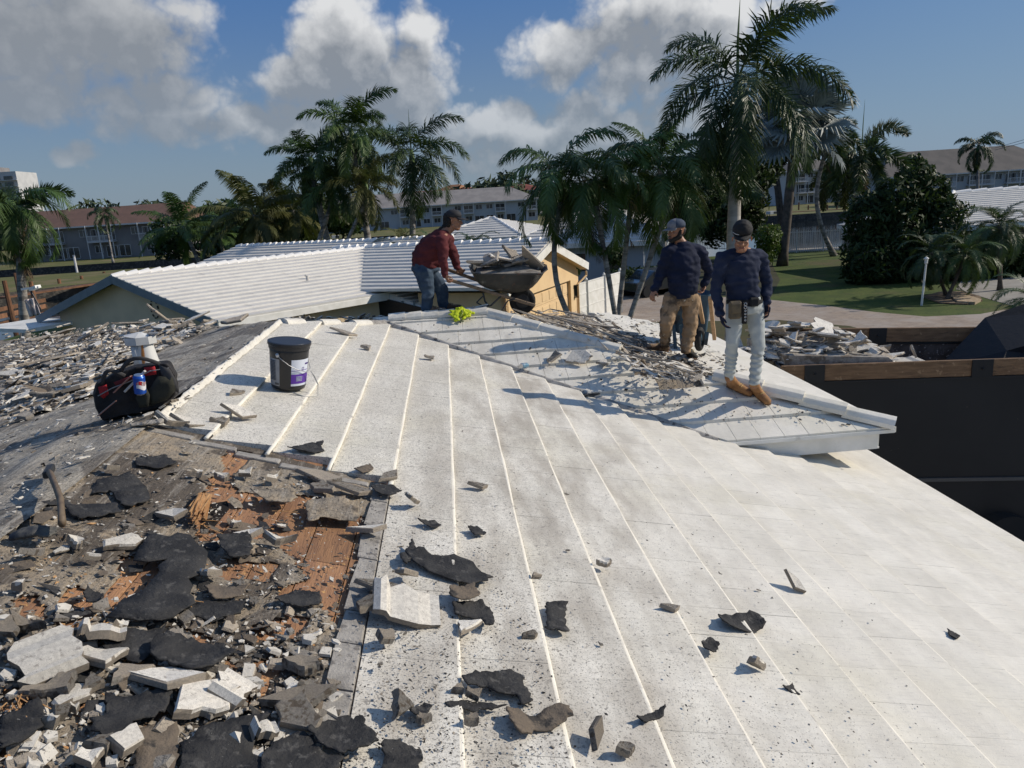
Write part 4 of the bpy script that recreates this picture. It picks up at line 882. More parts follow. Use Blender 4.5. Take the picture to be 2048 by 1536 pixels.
for q in (0, .5, 1.0, 1.5): b = MB(); p = mid + N_ * (4.1 + q) - D_ * .05; b.beam(gz(p, 0), gz(p, EV - .25), .07, .07, (1, 0, 0)); b.build('screen_post', m_ngrey, nh)
for p, q, z0, z1 in ((eR0 - D_ * .4, eRm, EV - .12, EV - .12), (eRm, low, EV - .12, EV - .68), (low, low2, EV - .68, EV - .68)):
    b = MB(); b.beam(gz(p, z0), gz(q, z1), .03, .2); b.build('fascia', m_white, nh)
D_, N_ = D2, N2
gw = hw - .55; A_, B_ = G_ - D_ * gw, G_ + D_ * gw
wall_poly('gable_wall', [gz(A_, 0), gz(A_ + D_ * .5, 0), gz(A_ + D_ * .5, EV + .1), gz(A_, EV + .1)], -.2, m_yell)
wall_poly('gable_wall', [gz(B_ - D_ * .75, 0), gz(B_, 0), gz(B_, EV + .1), gz(B_ - D_ * .75, EV + .1)], -.2, m_yell)
wall_poly('gable_wall', [gz(A_ + D_ * .5, 2.25), gz(B_ - D_ * .75, 2.25), gz(B_ - D_ * .75, EV + .1), gz(B_, EV + .1), gz(G_, RG - .12), gz(A_, EV + .1), gz(A_ + D_ * .5, EV + .1)], -.2, m_yell)
wall_poly('side_wall', [gz(B_, 0), gz(B_ - N_ * 9, 0), gz(B_ - N_ * 9, EV), gz(B_, EV)], .2, m_yell)
wall_poly('side_wall', [gz(A_ - N_ * 3.4, 0), gz(A_, 0), gz(A_, EV), gz(A_ - N_ * 3.4, EV)], -.2, m_yell)
gd = thing('garage_door', 'yellow', 'door'); bpy.data.objects.remove(gd)
for r_ in range(4):                                   # door sections with raised panels
    z0 = .02 + r_ * .55; b = MB(); a, c = A_ + D_ * .5 - N_ * .16, B_ - D_ * .75 - N_ * .16
    b.beam(gz(a, z0 + .27), gz(c, z0 + .27), .04, .54); W_ = (c - a).length
    for k in range(8): p = a + D_ * (W_ * (k + .5) / 8); b.beam(gz(p - D_ * (W_ / 8 * .36) + N_ * .028, z0 + .27), gz(p + D_ * (W_ / 8 * .36) + N_ * .028, z0 + .27), .016, .36)
    o = b.build('garage_door_section', m_yell, nh); md = o.modifiers.new('b', 'BEVEL'); md.width = .01
for s_ in (1, -1):
    e = gz(G_ + D_ * hw * s_, EV + .2); b = MB(); b.beam(gz(G_, RG - .12) + N_ * .36, e + N_ * .36 - Vector((0, 0, .12)), .03, .3); b.build('rake_board', m_white, nh)
    b = MB(); b.beam(gz(G_, RG - .24) + N_ * .17, e + N_ * .17 - Vector((0, 0, .24)), .36, .02); b.build('soffit', m_yell, nh)
b = MB(); q = gr + N_ * .25; b.tube([gz(q, EV - .12), gz(q, EV - .3), gz(B_ + N_ * .06, EV - .6), gz(B_ + N_ * .06, .1)], .045, 8); b.build('downpipe', m_yell, nh)
b = MB(); p = B_ - D_ * .3 + N_ * .06; b.box(gz(p, 1.75), (.1, .1, .42)); b.box(gz(p, 1.98), (.16, .16, .04)); b.box(gz(p, 1.5), (.16, .16, .04)); b.build('wall_lantern', m_dark, nh)
D_, N_ = D1, N1
b = MB(); c0 = P0 + N_ * 1.2 - D_ * .03
for k in range(10):
    a1 = k * .63; b.beam(gz(c0 + N_ * .17 * math.cos(a1), 2.9 + .3 * math.sin(a1)), gz(c0 + N_ * .17 * math.cos(a1 + .35), 2.9 + .3 * math.sin(a1 + .35)), .03, .035)
b.build('wall_ornament', m_dark, nh, kind='stuff')
b = MB(); p = P0 + D_ * 4.6 + N_ * 2.4; p.z = RG - 2.4 * .311; b.tube([p, p + Vector((0, 0, .16)), p + Vector((-.07, 0, .2))], .05, 8); b.build('vent_pipe', m_ntile, nh)
# low porch roof at the left corner, white cloth and antenna
lp = thing('porch_canopy', 'small flat white canopy at the left corner of the tan gable', 'canopy')
b = MB(); c = gz(P0 - N_ * 4.7 - D_ * .6, EV - .25); b.beam(c - N_ * 1.2, c + N_ * 1.6, 2.0, .12); b.build('canopy_top', m_white, lp)
b = MB(); b.beam(c - N_ * 1.15 - D_ * .95, gz(c - N_ * 1.15 - D_ * .95, 0), .1, .1, (1, 0, 0)); b.build('post', m_white, lp)
an = thing('antenna', 'small white antenna arm on the eave of the tan gable', 'antenna')
b = MB(); p = gz(P0 - N_ * 4.0 - D_ * .5, EV + .2); q = p - N_ * .35 + Vector((0, 0, .8)); b.tube([p, p + Vector((0, 0, .15)), q], .03, 6); b.build('mast', m_dark, an)
b = MB(); b.beam(q - N_ * .5, q + N_ * .55 + Vector((0, 0, .08)), .05, .07); b.beam(q + N_ * .1, q + N_ * .5 + Vector((0, 0, .1)), .2, .1); b.build('array', m_white, an)
cl = MB(); p0 = aty(48, 600, 33); ncl = 10
for i in range(ncl + 1):
    for j in range(9):
        u = 48 + (74 - 48) * j / 8 * .95; q = aty(48 + 22 * j / 8 + i * 1.2, 600 + i * 3.4 - j * .6, 33 + .15 * math.sin(j * 1.9 + i * .2)); cl.v.append(tuple(q))
for i in range(ncl):
    for j in range(8): k = i * 9 + j; cl.f.append((k, k + 1, k + 10, k + 9)); cl.mi.append(0)
o = cl.build('hanging_sheet', mat('white_cloth', (.62, .56, .54), (.52, .46, .45), sc=1.5, rough=.9, stretch=(6, 6, .4)), smooth=True, label='white cloth panel hanging beside the palm at the left', cat='cloth'); o.modifiers.new('t', 'SOLIDIFY').thickness = .02

# ---------------------------------------------------------------- white panel fence beside the garage
fn = thing('panel_fence', 'white solid panel fence between the garage and the palms', 'fence')
fp = [onz(1148, 642, 0), onz(1176, 628, 0), onz(1203, 617, 0), onz(1220, 610, 0)]
fp = [Vector((4.9, 30.6, 0)), Vector((5.9, 31.9, 0)), Vector((7.0, 33.4, 0)), Vector((8.1, 34.9, 0))]
for i, p in enumerate(fp):
    b = MB(); b.beam(p, p + Vector((0, 0, 2.05)), .13, .13, (1, 0, 0)); b.capsule(p + Vector((0, 0, 2.05)), p + Vector((0, 0, 2.1)), .08, .04); b.build('post', m_white, fn)
for p, q in zip(fp, fp[1:]):
    for z0, z1 in ((.1, .9), (.93, 1.45), (1.48, 1.92)):
        b = MB(); b.beam(p + Vector((0, 0, (z0 + z1) / 2)), q + Vector((0, 0, (z0 + z1) / 2)), .04, z1 - z0); b.build('panel', m_white, fn)
    for z in (.91, 1.465, 1.94): b = MB(); b.beam(p + Vector((0, 0, z)), q + Vector((0, 0, z)), .07, .05); b.build('rail', m_white, fn)

# ---------------------------------------------------------------- trailer with timber side rails
m_blk = mat('trailer_paint', (.006, .007, .009), (.010, .011, .013), sc=1.2, rough=.55, bump=.1, bsc=3, spec=.5, c4=(.06, .05, .045), sc4=22, t4=(.70, .76))
m_tin = mat('trailer_inside', (.05, .042, .04), (.10, .085, .08), sc=5, rough=.8, c4=(.32, .3, .29), sc4=26, t4=(.6, .66), bump=.5, bsc=30)
m_rail = mat('rail_timber', (.24, .15, .085), (.17, .105, .06), sc=2, rough=.85, bump=.6, bsc=12, stretch=(1.2, 9, 14), c3=(.09, .06, .04), sc3=2.5, t3=(.58, .7), c4=(.33, .22, .13), sc4=12, t4=(.6, .7))
tr = thing('dump_trailer', 'black steel dump trailer with timber top rails holding broken tile', 'trailer')
tn = [Vector((4.55, 9.82, H - 2.5)), Vector((12.6, 8.17, H - 2.5))]; tf = [Vector((4.9, 11.62, H - 2.30)), Vector((12.9, 10.15, H - 2.58))]
U = Vector((0, 0, 1))
for (a, c), nm in ((tn, 'near'), (tf, 'far')):
    b = MB(); b.beam(a - U * .12, c - U * .12, .045, .235); o = b.build('timber_rail', m_rail, tr); o.modifiers.new('b', 'BEVEL').width = .008
    t = (c - a).normalized(); b = MB(); b.beam(a - U * .255, c - U * .255, .075, .03); b.build('rail_angle', m_blk, tr)
    hgt = 1.47
    b = MB(); b.beam(a - U * (.27 + hgt / 2), c - U * (.27 + hgt / 2), .04, hgt, mi=0); o = b.build('side_wall', m_blk if nm == 'near' else m_tin, tr)
    b = MB(); b.beam(a - U * (.27 + hgt + .68), c - U * (.27 + hgt + .68), .03, 1.3); b.build('lower_skirt', m_blk, tr)
    b = MB(); b.beam(a - U * (.27 + hgt), c - U * (.27 + hgt), .10, .05); b.build('bottom_rail', mat('worn_edge', (.09, .09, .09), rough=.4), tr)
    s_ = t.cross(U)
    for k in ([.45, 2.65, 5.0, 7.3] if nm == 'near' else [1.95, 4.3, 6.6]):
        p = a + t * k - U * .125 + s_ * .035; b = MB(); b.beam(p - t * .135, p + t * .135, .02, .25)
        b.capsule(p + s_ * .01, p + s_ * .022, .016, n=8); b.build('rail_bracket', m_blk, tr)
for k, (a, c) in enumerate(((tn[0], tf[0]), (tn[1], tf[1]))):
    b = MB(); b.beam(a - U * .95, c - U * .95, .04, 1.8 if k == 0 else 2.0); b.build('end_wall', m_blk, tr)
b = MB(); b.beam((tn[0] + tf[0]) / 2 - U * 1.8, (tn[1] + tf[1]) / 2 - U * 1.8, 1.7, .08); b.build('bed', m_blk, tr)
b = MB(); b.beam((tn[0] + tf[0]) / 2 - U * 2.15 + Vector((.4, 0, 0)), (tn[1] + tf[1]) / 2 - U * 2.15, 1.2, .5); b.build('chassis', m_blk, tr)
for xk in (6.2, 7.6):
    for yk in (-1, 1): b = MB(); c_ = Vector((xk, 10.6 - .2 * (xk - 5) + yk * .95, .42)); b.tube([c_ - Vector((0, .11, 0)), c_ + Vector((0, .11, 0))], .42, 24); b.build('wheel', mat('tyre', (.02, .02, .02), rough=.8), tr)
b = MB(); p = tn[0] + (tn[1] - tn[0]) * .50; q = tf[0] + (tf[1] - tf[0]) * .43
b.add([q + U * -.1 + Vector((-.9, -.4, -.4)), q + U * .0 + Vector((.1, 0, .14)), q + Vector((1.6, .1, .5)), q + Vector((2.0, -1.6, .5)), q + Vector((1.4, -1.4, -.5)), q + Vector((-.6, -1.2, -.6)), q + Vector((-.2, -.9, -.2))],
      [(0, 1, 6), (1, 2, 3, 6), (6, 3, 4, 5), (0, 6, 5), (0, 5, 4, 3, 2, 1)]); b.build('folded_tarp', mat('black_tarp', (.012, .012, .014), rough=.6, bump=.5, bsc=8), tr)
m_pal = [m_fragw, m_fragc, m_fragg]
def trp(u, v):   # the heap inside
    p = aty(u, v, 10.6); x = p.x; return Vector((x, 10.25 + rf.uniform(-.2, .9) - .2 * (x - 5), H - 2.50 + .13 * math.exp(-((x - 5.3) / .6) ** 2) - max(0, x - 6.05) * .5 + rf.uniform(-.1, .02)))
rubble('rubble', 1400, [(1480, 690), (1790, 690), (1790, 760), (1480, 760)], trp, .02, .12, m_pal + [m_tar], 0, 'heap of small broken tile filling the trailer end', .2, wet=(.5, .25, .2, .05))
b = MB(); b.add([(4.7, 10.0, 3.2), (6.0, 9.6, 3.15), (6.9, 9.5, 2.3), (6.9, 11, 2.3), (6.0, 11.2, 3.15), (4.7, 11.4, 3.2), (4.7, 10, 1.6), (6.9, 9.5, 1.6), (6.9, 11, 1.6), (4.7, 11.4, 1.6)], [(0, 1, 4, 5), (1, 2, 3, 4), (0, 6, 7, 2, 1), (3, 8, 9, 5, 4), (2, 7, 8, 3), (5, 9, 6, 0)])
b.build('rubble', m_fragg, kind='stuff', label='body of the tile heap inside the trailer', cat='rubble')
for k in range(46):
    x = rf.uniform(4.75, 6.5); y = 10.72 - .2 * (x - 5) + rf.uniform(-.70, .75)
    z = H - 2.42 + .13 * math.exp(-((x - 5.3) / .6) ** 2) - max(0, x - 6.0) * .55 + rf.uniform(-.03, .05)
    place_frag((x, y, z), U, rf.choice('wwwrcg'), rf.uniform(.14, .42), None, abs(rf.gauss(0, .45)), 'broken white tile piece heaped in the trailer', 'tile pieces in the trailer')
place_frag((6.35, 9.62, H - 2.47), U, 'w', .19, 0, 1.2, 'small house-shaped white shard at the right end of the trailer heap', 'tile pieces in the trailer', k=1)

# ---------------------------------------------------------------- far buildings
m_bw = mat('white_wall', (.48, .49, .50), (.42, .43, .44), sc=.3, rough=.9); m_bg = mat('grey_wall', (.22, .215, .215), (.17, .165, .17), sc=.3, rough=.9)
m_blue = mat('pale_blue_wall', (.36, .40, .44), (.32, .36, .40), sc=.3, rough=.9)
m_rtile = mat('brown_red_shingle', (.17, .10, .075), (.14, .085, .065), sc=.6, rough=.95, bump=.5, bsc=6); m_rgrey = mat('grey_shingle', (.27, .25, .235), (.22, .205, .195), sc=.5, rough=.95, bump=.4, bsc=6)
m_rdark = mat('dark_shingle', (.15, .135, .12), (.12, .11, .10), sc=.5, rough=.95); m_rred = mat('red_roof', (.25, .075, .05), (.2, .06, .045), sc=.5, rough=.9)
m_frame = mat('window_frame', (.55, .55, .55), rough=.6)
def facade(nm, label, cat, A, B, st, sh, depth, rise, mw, mr, bays, group=None, over=.9, rail=True, z0=0, pat=None, hip=True):
    A = Vector((A[0], A[1], z0)); B = Vector((B[0], B[1], z0)); t = (B - A).normalized(); nrm = t.cross(U); L = (B - A).length; hgt = st * sh
    o = thing(nm, label, cat, group=group)
    b = MB(); c = (A + B) / 2 - nrm * depth / 2 + U * hgt / 2; b.beam(A - nrm * depth / 2 + U * hgt / 2, B - nrm * depth / 2 + U * hgt / 2, depth, hgt); b.build('wall', mw, o)
    ev = [A - t * over + nrm * over, B + t * over + nrm * over, B + t * over - nrm * (depth + over), A - t * over - nrm * (depth + over)]; ev = [p + U * hgt for p in ev]
    k = depth / 2 if hip else -over
    r0_, r1_ = A + t * k - nrm * depth / 2 + U * (hgt + rise), B - t * k - nrm * depth / 2 + U * (hgt + rise)
    b = MB(); b.add(ev + [r0_, r1_], [(0, 1, 5, 4), (1, 2, 5), (2, 3, 4, 5), (3, 0, 4), (3, 2, 1, 0)]); b.build('roof', mr, o)
    b = MB(); b.beam(ev[0] - U * .1, ev[1] - U * .1, .1, .25); b.build('fascia', m_frame, o)
    wm = {}; w = L / bays
    def wmesh(kind):
        if kind in wm: return wm[kind]
        f_ = MB(); ww, wh = {'w': (w * .6, sh * .42), 'b': (w * .86, sh * .66), 'd': (w * .5, sh * .7)}[kind]
        for x in (-ww / 2, 0, ww / 2): f_.box((x, .03, 0), (.07, .06, wh))
        for z in (-wh / 2, wh / 2): f_.box((0, .03, z), (ww, .06, .07))
        g = MB(); g.box((0, .0, 0), (ww, .03, wh)); wm[kind] = (f_.mesh('window', m_frame), g.mesh('pane', m_glass)); return wm[kind]
    ang = math.atan2(-t.y, -t.x)
    for s_ in range(st):
        for i in range(bays):
            kd = (pat or 'wbd')[(i + s_) % len(pat or 'wbd')]
            if kd == '_': continue
            p = A + t * w * (i + .5) + nrm * .03 + U * (sh * s_ + sh * (.56 if kd == 'w' else .42))
            f_, g = wmesh(kd); wo = link('window', f_, o, loc=p, rot=(0, 0, ang)); link('pane', g, wo)
            if rail and kd == 'b' and s_ > 0:
                r = MB(); q0, q1 = p - t * w * .48 + nrm * 1.1, p + t * w * .48 + nrm * 1.1; zz = sh * s_
                for z in (.15, 1.05): r.beam(gz(q0, z0 + zz + z), gz(q1, z0 + zz + z), .06, .08)
                for j in range(13): q = q0.lerp(q1, j / 12); r.beam(gz(q, z0 + zz + .1), gz(q, z0 + zz + 1.05), .05, .05, (1, 0, 0))
                r.build('balcony_rail', m_frame, o)
                r = MB(); r.beam(gz(q0, z0 + zz) - nrm * .5, gz(q1, z0 + zz) - nrm * .5, 1.3, .16); r.build('balcony_floor', m_bw, o)
                for q in (q0, q1): r = MB(); r.beam(gz(q, z0 + zz - sh), gz(q, z0 + zz + sh), .12, .12, (1, 0, 0)); r.build('balcony_post', m_frame, o)
    return o
def gp(u, v, z=0): p = onz(u, v, z); return (p.x, p.y)
facade('apartment_block', 'two-storey grey block with a brown-red roof across the water on the left', 'apartment building', gp(40, 526), gp(345, 509), 2, 2.85, 12, 3.1, m_bg, m_rtile, 12, pat='b_wb', hip=False)
facade('apartment_block', 'two-storey pale block with a grey roof behind the palm group', 'apartment building', gp(610, 470), gp(1075, 440), 2, 2.75, 13, 3.6, m_blue, m_rgrey, 22, pat='wb_wbw')
facade('apartment_block', 'long low building with a red roof behind the pale block', 'apartment building', gp(760, 446), gp(1080, 428), 2, 4.3, 14, 2.3, m_bw, m_rred, 10, pat='w', rail=False)
facade('house', 'far house whose orange roof shows over the red one', 'house', gp(865, 433), gp(925, 430), 2, 5.6, 14, 3.2, m_tan, mat('orange_roof', (.33, .16, .08), rough=.9), 4, pat='w', rail=False)
facade('apartment_block', 'three-storey white block seen between the dark palm trunks', 'apartment building', gp(1572, 411), gp(1700, 402), 3, 2.75, 12, 2.6, m_bw, m_rdark, 7, pat='bwb')
facade('apartment_block', 'long two-storey block with a dark brown roof behind the right-hand house', 'apartment building', gp(1752, 410), gp(2130, 386), 2, 2.65, 14, 5.0, m_blue, m_rdark, 15, pat='bwb')
facade('apartment_block', 'grey-roofed block beyond the hedge left of the queen palm', 'apartment building', gp(1690, 402), gp(1900, 392), 2, 3.2, 14, 4.0, m_bw, m_rgrey, 8, pat='w_')
# tower at the left edge
tw = thing('tower_block', 'tall white apartment tower rising at the left edge', 'tower')
tc_ = aty(18, 430, 420); tb = Vector((tc_.x, 420, 0)); tT = aty(18, 346, 420).z
b = MB(); b.box((tb.x, 420, tT / 2), (26, 20, tT)); b.build('wall', m_bw, tw)
for k in range(11):
    z = tT - 3 - k * 3.1
    for j in range(4):
        b = MB(); b.box((tb.x - 9 + j * 6, 409.7, z), (4, .6, 1.7)); b.build('window', m_glass, tw)
    b = MB(); b.box((tb.x, 409.2, z - 1.25), (27, 1.4, .35)); b.build('balcony_floor', m_bw, tw)
b = MB(); b.box((tb.x - 4, 420, tT + 1.4), (12, 12, 3)); b.build('roof', m_bg, tw)
# white-roofed houses behind
def hiphouse(nm, label, A, B, depth, wallh, rise, mw, mr, courses=9, extra=None, gp_=None):
    A = Vector((A[0], A[1], 0)); B = Vector((B[0], B[1], 0)); t = (B - A).normalized(); nrm = t.cross(U); o = thing(nm, label, 'house'); ov = .6
    b = MB(); b.beam(A - nrm * depth / 2 + U * wallh / 2, B - nrm * depth / 2 + U * wallh / 2, depth, wallh); b.build('wall', mw, o)
    e = [p + U * wallh for p in (A - t * ov + nrm * ov, B + t * ov + nrm * ov, B + t * ov - nrm * (depth + ov), A - t * ov - nrm * (depth + ov))]
    k = min(depth / 2, (B - A).length / 2 - .2); r0_, r1_ = A + t * k - nrm * depth / 2 + U * (wallh + rise), B - t * k - nrm * depth / 2 + U * (wallh + rise)
    course_slope(r0_, r1_, e[0], e[1], courses, parent=o, m=mr); course_slope(r1_, r1_, e[1], e[2], courses, parent=o, m=mr); course_slope(r0_, r0_, e[3], e[0], courses, parent=o, m=mr); course_slope(r1_, r0_, e[2], e[3], courses, parent=o, m=mr)
    b = MB(); b.beam(e[0] - U * .14, e[1] - U * .14, .04, .2); b.beam(e[1] - U * .14, e[2] - U * .14, .04, .2); b.beam(e[3] - U * .14, e[0] - U * .14, .04, .2); b.build('fascia', m_white, o)
    ridge_row(r0_, r1_, 12, parent=o, r=.12, m=mr)
    for a_, c_ in ((r0_, e[0]), (r1_, e[1])): ridge_row(c_, a_, 9, parent=o, r=.11, m=mr)
    for q in (.2, .5, .8):
        p = A.lerp(B, q) + nrm * .04 + U * 1.4; b = MB(); b.beam(p - t * .7, p + t * .7, .05, 1.1); b.build('window', m_glass, o)
    return o
hiphouse('white_roof_house', 'broad white-roofed house behind the drooping palms', (4.2, 50), (12.2, 46), 14, 2.6, 2.3, m_blue, m_ntile, 14)
hiphouse('white_roof_house', 'small white hip-roofed house just behind the stooping man', (-1.5, 57), (5.2, 54), 9, 3.0, 1.3, m_blue, m_ntile, 9)
hiphouse('white_roof_house', 'white tile-roofed house at the right edge above the cycads', (26.6, 39), (47, 40), 8, 2.7, 1.7, mat('wall_painted_shade', (.12, .10, .08), rough=.9), m_ntile, 17)  # wall coloured dark: its shade is put into the base colour
# dock at the left
m_pile = mat('dock_timber', (.20, .10, .055), (.13, .07, .04), sc=3, rough=.9, bump=.6, bsc=12, rnd=.4)
dk = thing('dock', 'timber dock with rust-brown pilings along the grassy point on the left', 'dock')
a, c = onz(0, 596, -.1), onz(240, 560, -.1)
b = MB(); b.beam(a, c, 1.3, .14); b.build('deck', m_pile, dk)
for u in (28, 48, 66, 124): pass
for u, vt, vb in ((26, 560, 640), (48, 545, 625), (76, 562, 632), (124, 557, 590), (168, 551, 580), (212, 543, 566), (250, 540, 556)):
    p = onz(u, vb, -1.2); hgt = (aty(u, vt, p.y).z); b = MB(); b.tube([(p.x, p.y, -1.6), (p.x, p.y, hgt)], [.2, .17], 8); b.build('piling', m_pile, dk)
for v0, v1 in ((606, 588), (620, 600), (634, 612)):
    b = MB(); b.beam(onz(-5, v0, -.9), onz(90, v1, -.9), .15, .35); b.build('stringer', m_pile, dk)
dk2 = thing('dock', 'small timber dock on the far bank between the dark trunks', 'dock')
for k in range(7):
    u = 1578 + k * 19; p = onz(u, 432, -1.2); b = MB(); b.tube([(p.x, p.y, -1.6), (p.x, p.y, 1.5 if k % 2 else .9)], .16, 6); b.build('piling', m_pile, dk2)
b = MB(); b.beam(onz(1575, 425, 0), onz(1700, 418, 0), 1.6, .18); b.build('deck', m_pile, dk2)
ml = thing('mooring_post', 'pale mooring post standing in the dark water on the left', 'post'); p = onz(155, 548, -1.2); b = MB(); b.tube([(p.x, p.y, -1.6), (p.x, p.y, 1.6)], .17, 8); b.build('post', m_frame, ml)
# boats
def boat(label, p, ang, L, s_=1):
    o = thing('boat', label, 'boat', p, ang); b = MB(); n = 7; vs = []
    for i in range(n):
        t = i / (n - 1); x = (t - .5) * L; w = L * .16 * (1 - max(0, t - .5) ** 2 * 3.6); w = max(w, .02); h_ = .75 + .35 * t
        vs += [(x, -w, h_), (x, -w * .6, 0), (x, w * .6, 0), (x, w, h_)]
    fs = [(4 * i + k, 4 * i + k + 1, 4 * i + 5 + k, 4 * i + 4 + k) for i in range(n - 1) for k in range(3)] + [(4 * i + 3, 4 * i, 4 * i + 4, 4 * i + 7) for i in range(n - 1)] + [(0, 3, 2, 1)]
    b.add(vs, fs); b.build('hull', m_bw, o); b = MB(); b.box((-.05 * L, 0, 1.25), (L * .25, L * .2, .8)); b.build('cabin', m_bw, o); b = MB(); b.box((.02 * L, 0, 1.35), (L * .13, L * .205, .4)); b.build('windscreen', m_glass, o); return o
boat('small white boat moored behind the palm trunks on the left', onz(592, 488, -1.1), .2, 7); boat('white boat at the far bank right of the tall trunk', onz(1545, 440, -1.1), .3, 6)
boat('white boat moored under the palm group beside the first trunks', onz(675, 487, -1.1), .2, 6)
# metal fences by the canal
def picket(label, pts, hgt, sp, m):
    o = thing('picket_fence', label, 'fence')
    for p, q in zip(pts, pts[1:]):
        L = (q - p).length; b = MB()
        for z in (.12, hgt - .12): b.beam(p + U * z, q + U * z, .05, .05)
        b.build('rail', m, o); n_ = int(L / sp)
        for k in range(n_ + 1):
            c = p.lerp(q, k / n_); b = MB(); big_ = k % 12 == 0; b.beam(c, c + U * (hgt + (.08 if big_ else 0)), .09 if big_ else .03, .09 if big_ else .03, (1, 0, 0)); b.build('post' if big_ else 'picket', m, o)
picket('white metal picket fence along the canal between the dark trunks', [onz(1540, 508, 0), onz(1700, 500, 0)], 1.75, .17, m_frame)
picket('white metal picket fence behind the two standing men', [onz(1392, 498, 0), onz(1460, 500, 0)], 1.5, .2, m_frame)
# lamp post
lm = thing('lamp_post', 'short white lamp post leaning on the lawn by the cycads', 'lamp'); p = onz(1843, 611, 0); q = aty(1852, 528, p.y)
b = MB(); b.tube([p, q], [.05, .04], 8); b.build('pole', m_white, lm)
b = MB(); b.tube([q, q + U * .05], [.05, .08], 8); b.tube([q + U * .05, q + U * .24], [.06, .085], 8); b.tube([q + U * .24, q + U * .31], [.11, .02], 8); b.build('lantern', m_white, lm)
# overhead wires and the tall pole tops
wr_ = thing('power_line', 'pair of thin power lines at the right edge of the sky', 'power line')
for v0, v1 in ((296, 268), (300, 276)): b = MB(); b.tube([aty(1990, v0, 75), aty(2130, v1 - 12, 60)], .02, 4); b.build('wire', m_dark, wr_)
# parked things under the palms
cr = thing('parked_car', 'dark car parked in the shade beside the bluish house', 'car', (11.6, 40.5, 0), .35)
b = MB(); prof = [(-2.1, .35), (-2.1, .85), (-1.5, .95), (-.9, 1.4), (.6, 1.42), (1.25, .95), (2.1, .8), (2.15, .35)]
vs = [(x, -.85, z) for x, z in prof] + [(x, .85, z) for x, z in prof]; k = len(prof); b.add(vs, [tuple(range(k)), tuple(reversed(range(k, 2 * k)))] + [(i, k + i, k + (i + 1) % k, (i + 1) % k) for i in range(k)])
o = b.build('body', mat('car_paint', (.03, .033, .036), rough=.25, coat=.6), cr); md = o.modifiers.new('b', 'BEVEL'); md.width = .06; md.segments = 3
b = MB(); b.box((-.15, 0, 1.18), (1.5, 1.74, .34)); b.build('window', m_glass, cr)
for x in (-1.35, 1.35):
    for y in (-.8, .8): b = MB(); b.tube([(x, y - .1, .33), (x, y + .1, .33)], .33, 16); b.build('wheel', MATS['tyre'], cr)
# ---------------------------------------------------------------- palms and trees
m_fr = mat('frond_green', (.042, .082, .020), (.070, .118, .028), sc=.8, rough=.5, spec=.4, trans=.18, rnd=.5, co='World')
m_fd = mat('frond_dark', (.026, .052, .017), (.043, .075, .024), sc=.8, rough=.5, spec=.4, trans=.12, rnd=.5, co='World')
m_fo = mat('frond_olive', (.095, .095, .028), (.06, .07, .022), sc=.8, rough=.6, spec=.3, trans=.15, rnd=.5, co='World')
m_fb = mat('frond_brown', (.12, .085, .045), (.08, .055, .03), sc=1, rough=.8, rnd=.4, co='World')
m_fl = mat('frond_lime', (.085, .145, .026), (.055, .10, .022), sc=.8, rough=.5, trans=.2, rnd=.5, co='World')
m_silv = mat('silver_frond', (.20, .24, .23), (.14, .17, .165), sc=.8, rough=.55, spec=.35, rnd=.5, co='World')
m_trk = mat('palm_trunk', (.33, .31, .28), (.22, .205, .19), sc=3, rough=.9, bump=.5, bsc=20, stretch=(1, 1, 4), c3=(.13, .12, .11), sc3=1.2)
m_trk2 = mat('rough_trunk', (.12, .10, .08), (.07, .06, .05), sc=4, rough=.95, bump=1, bsc=14)
m_shaft = mat('crownshaft', (.10, .16, .05), (.07, .12, .04), sc=1.5, rough=.5)
FM = {}
def frond(key, L, elev, droop, n, ll, lw, plume, hang, m, seed=0, m2=None):
    k = (key, round(elev)); 
    if k in FM: return FM[k]
    q = random.Random(seed * 97 + int(elev) + 500); b = MB(); pts = []; tan = []; x = z = 0; ns = 26
    for i in range(ns + 1):
        t = i / ns; a = R(elev - droop * (t ** 1.35)); pts.append(Vector((x, 0, z))); tan.append(Vector((math.cos(a), 0, math.sin(a)))); x += math.cos(a) * L / ns; z += math.sin(a) * L / ns
    b.tube(pts[::2], [max(.004, .022 * L / 3 * (1 - i / 14)) for i in range(len(pts[::2]))], 4, mi=0)
    for i in range(n):
        t = .14 + .86 * (i + .5) / n; fi = t * ns; j = min(int(fi), ns - 1); p = pts[j].lerp(pts[j + 1], fi - j); T = tan[j]; up = Vector((-T.z, 0, T.x))
        env = (math.sin(math.pi * min(1, .12 + t * .86)) ** .55)
        for s_ in (-1, 1):
            v = q.uniform(-plume, plume) + .25; fw = .55 + .5 * t
            d = (Vector((0, s_, 0)) * math.cos(v) + up * math.sin(v) + T * fw).normalized(); Lf = ll * env * q.uniform(.8, 1.1)
            g = Vector((0, 0, -1)); d1 = (d + g * hang * .5).normalized(); d2 = (d1 + g * hang * 1.3 + Vector((q.uniform(-.1, .1), q.uniform(-.1, .1), 0))).normalized()
            w = T.normalized() * lw * .5; p1 = p + d1 * Lf * .45; p2 = p1 + d2 * Lf * .55
            b.add([p - w * .6, p + w * .6, p1 + w, p1 - w, p2], [(0, 1, 2, 3), (3, 2, 4)], 1)
    FM[k] = b.mesh('frond', [m2 or m, m]); return FM[k]
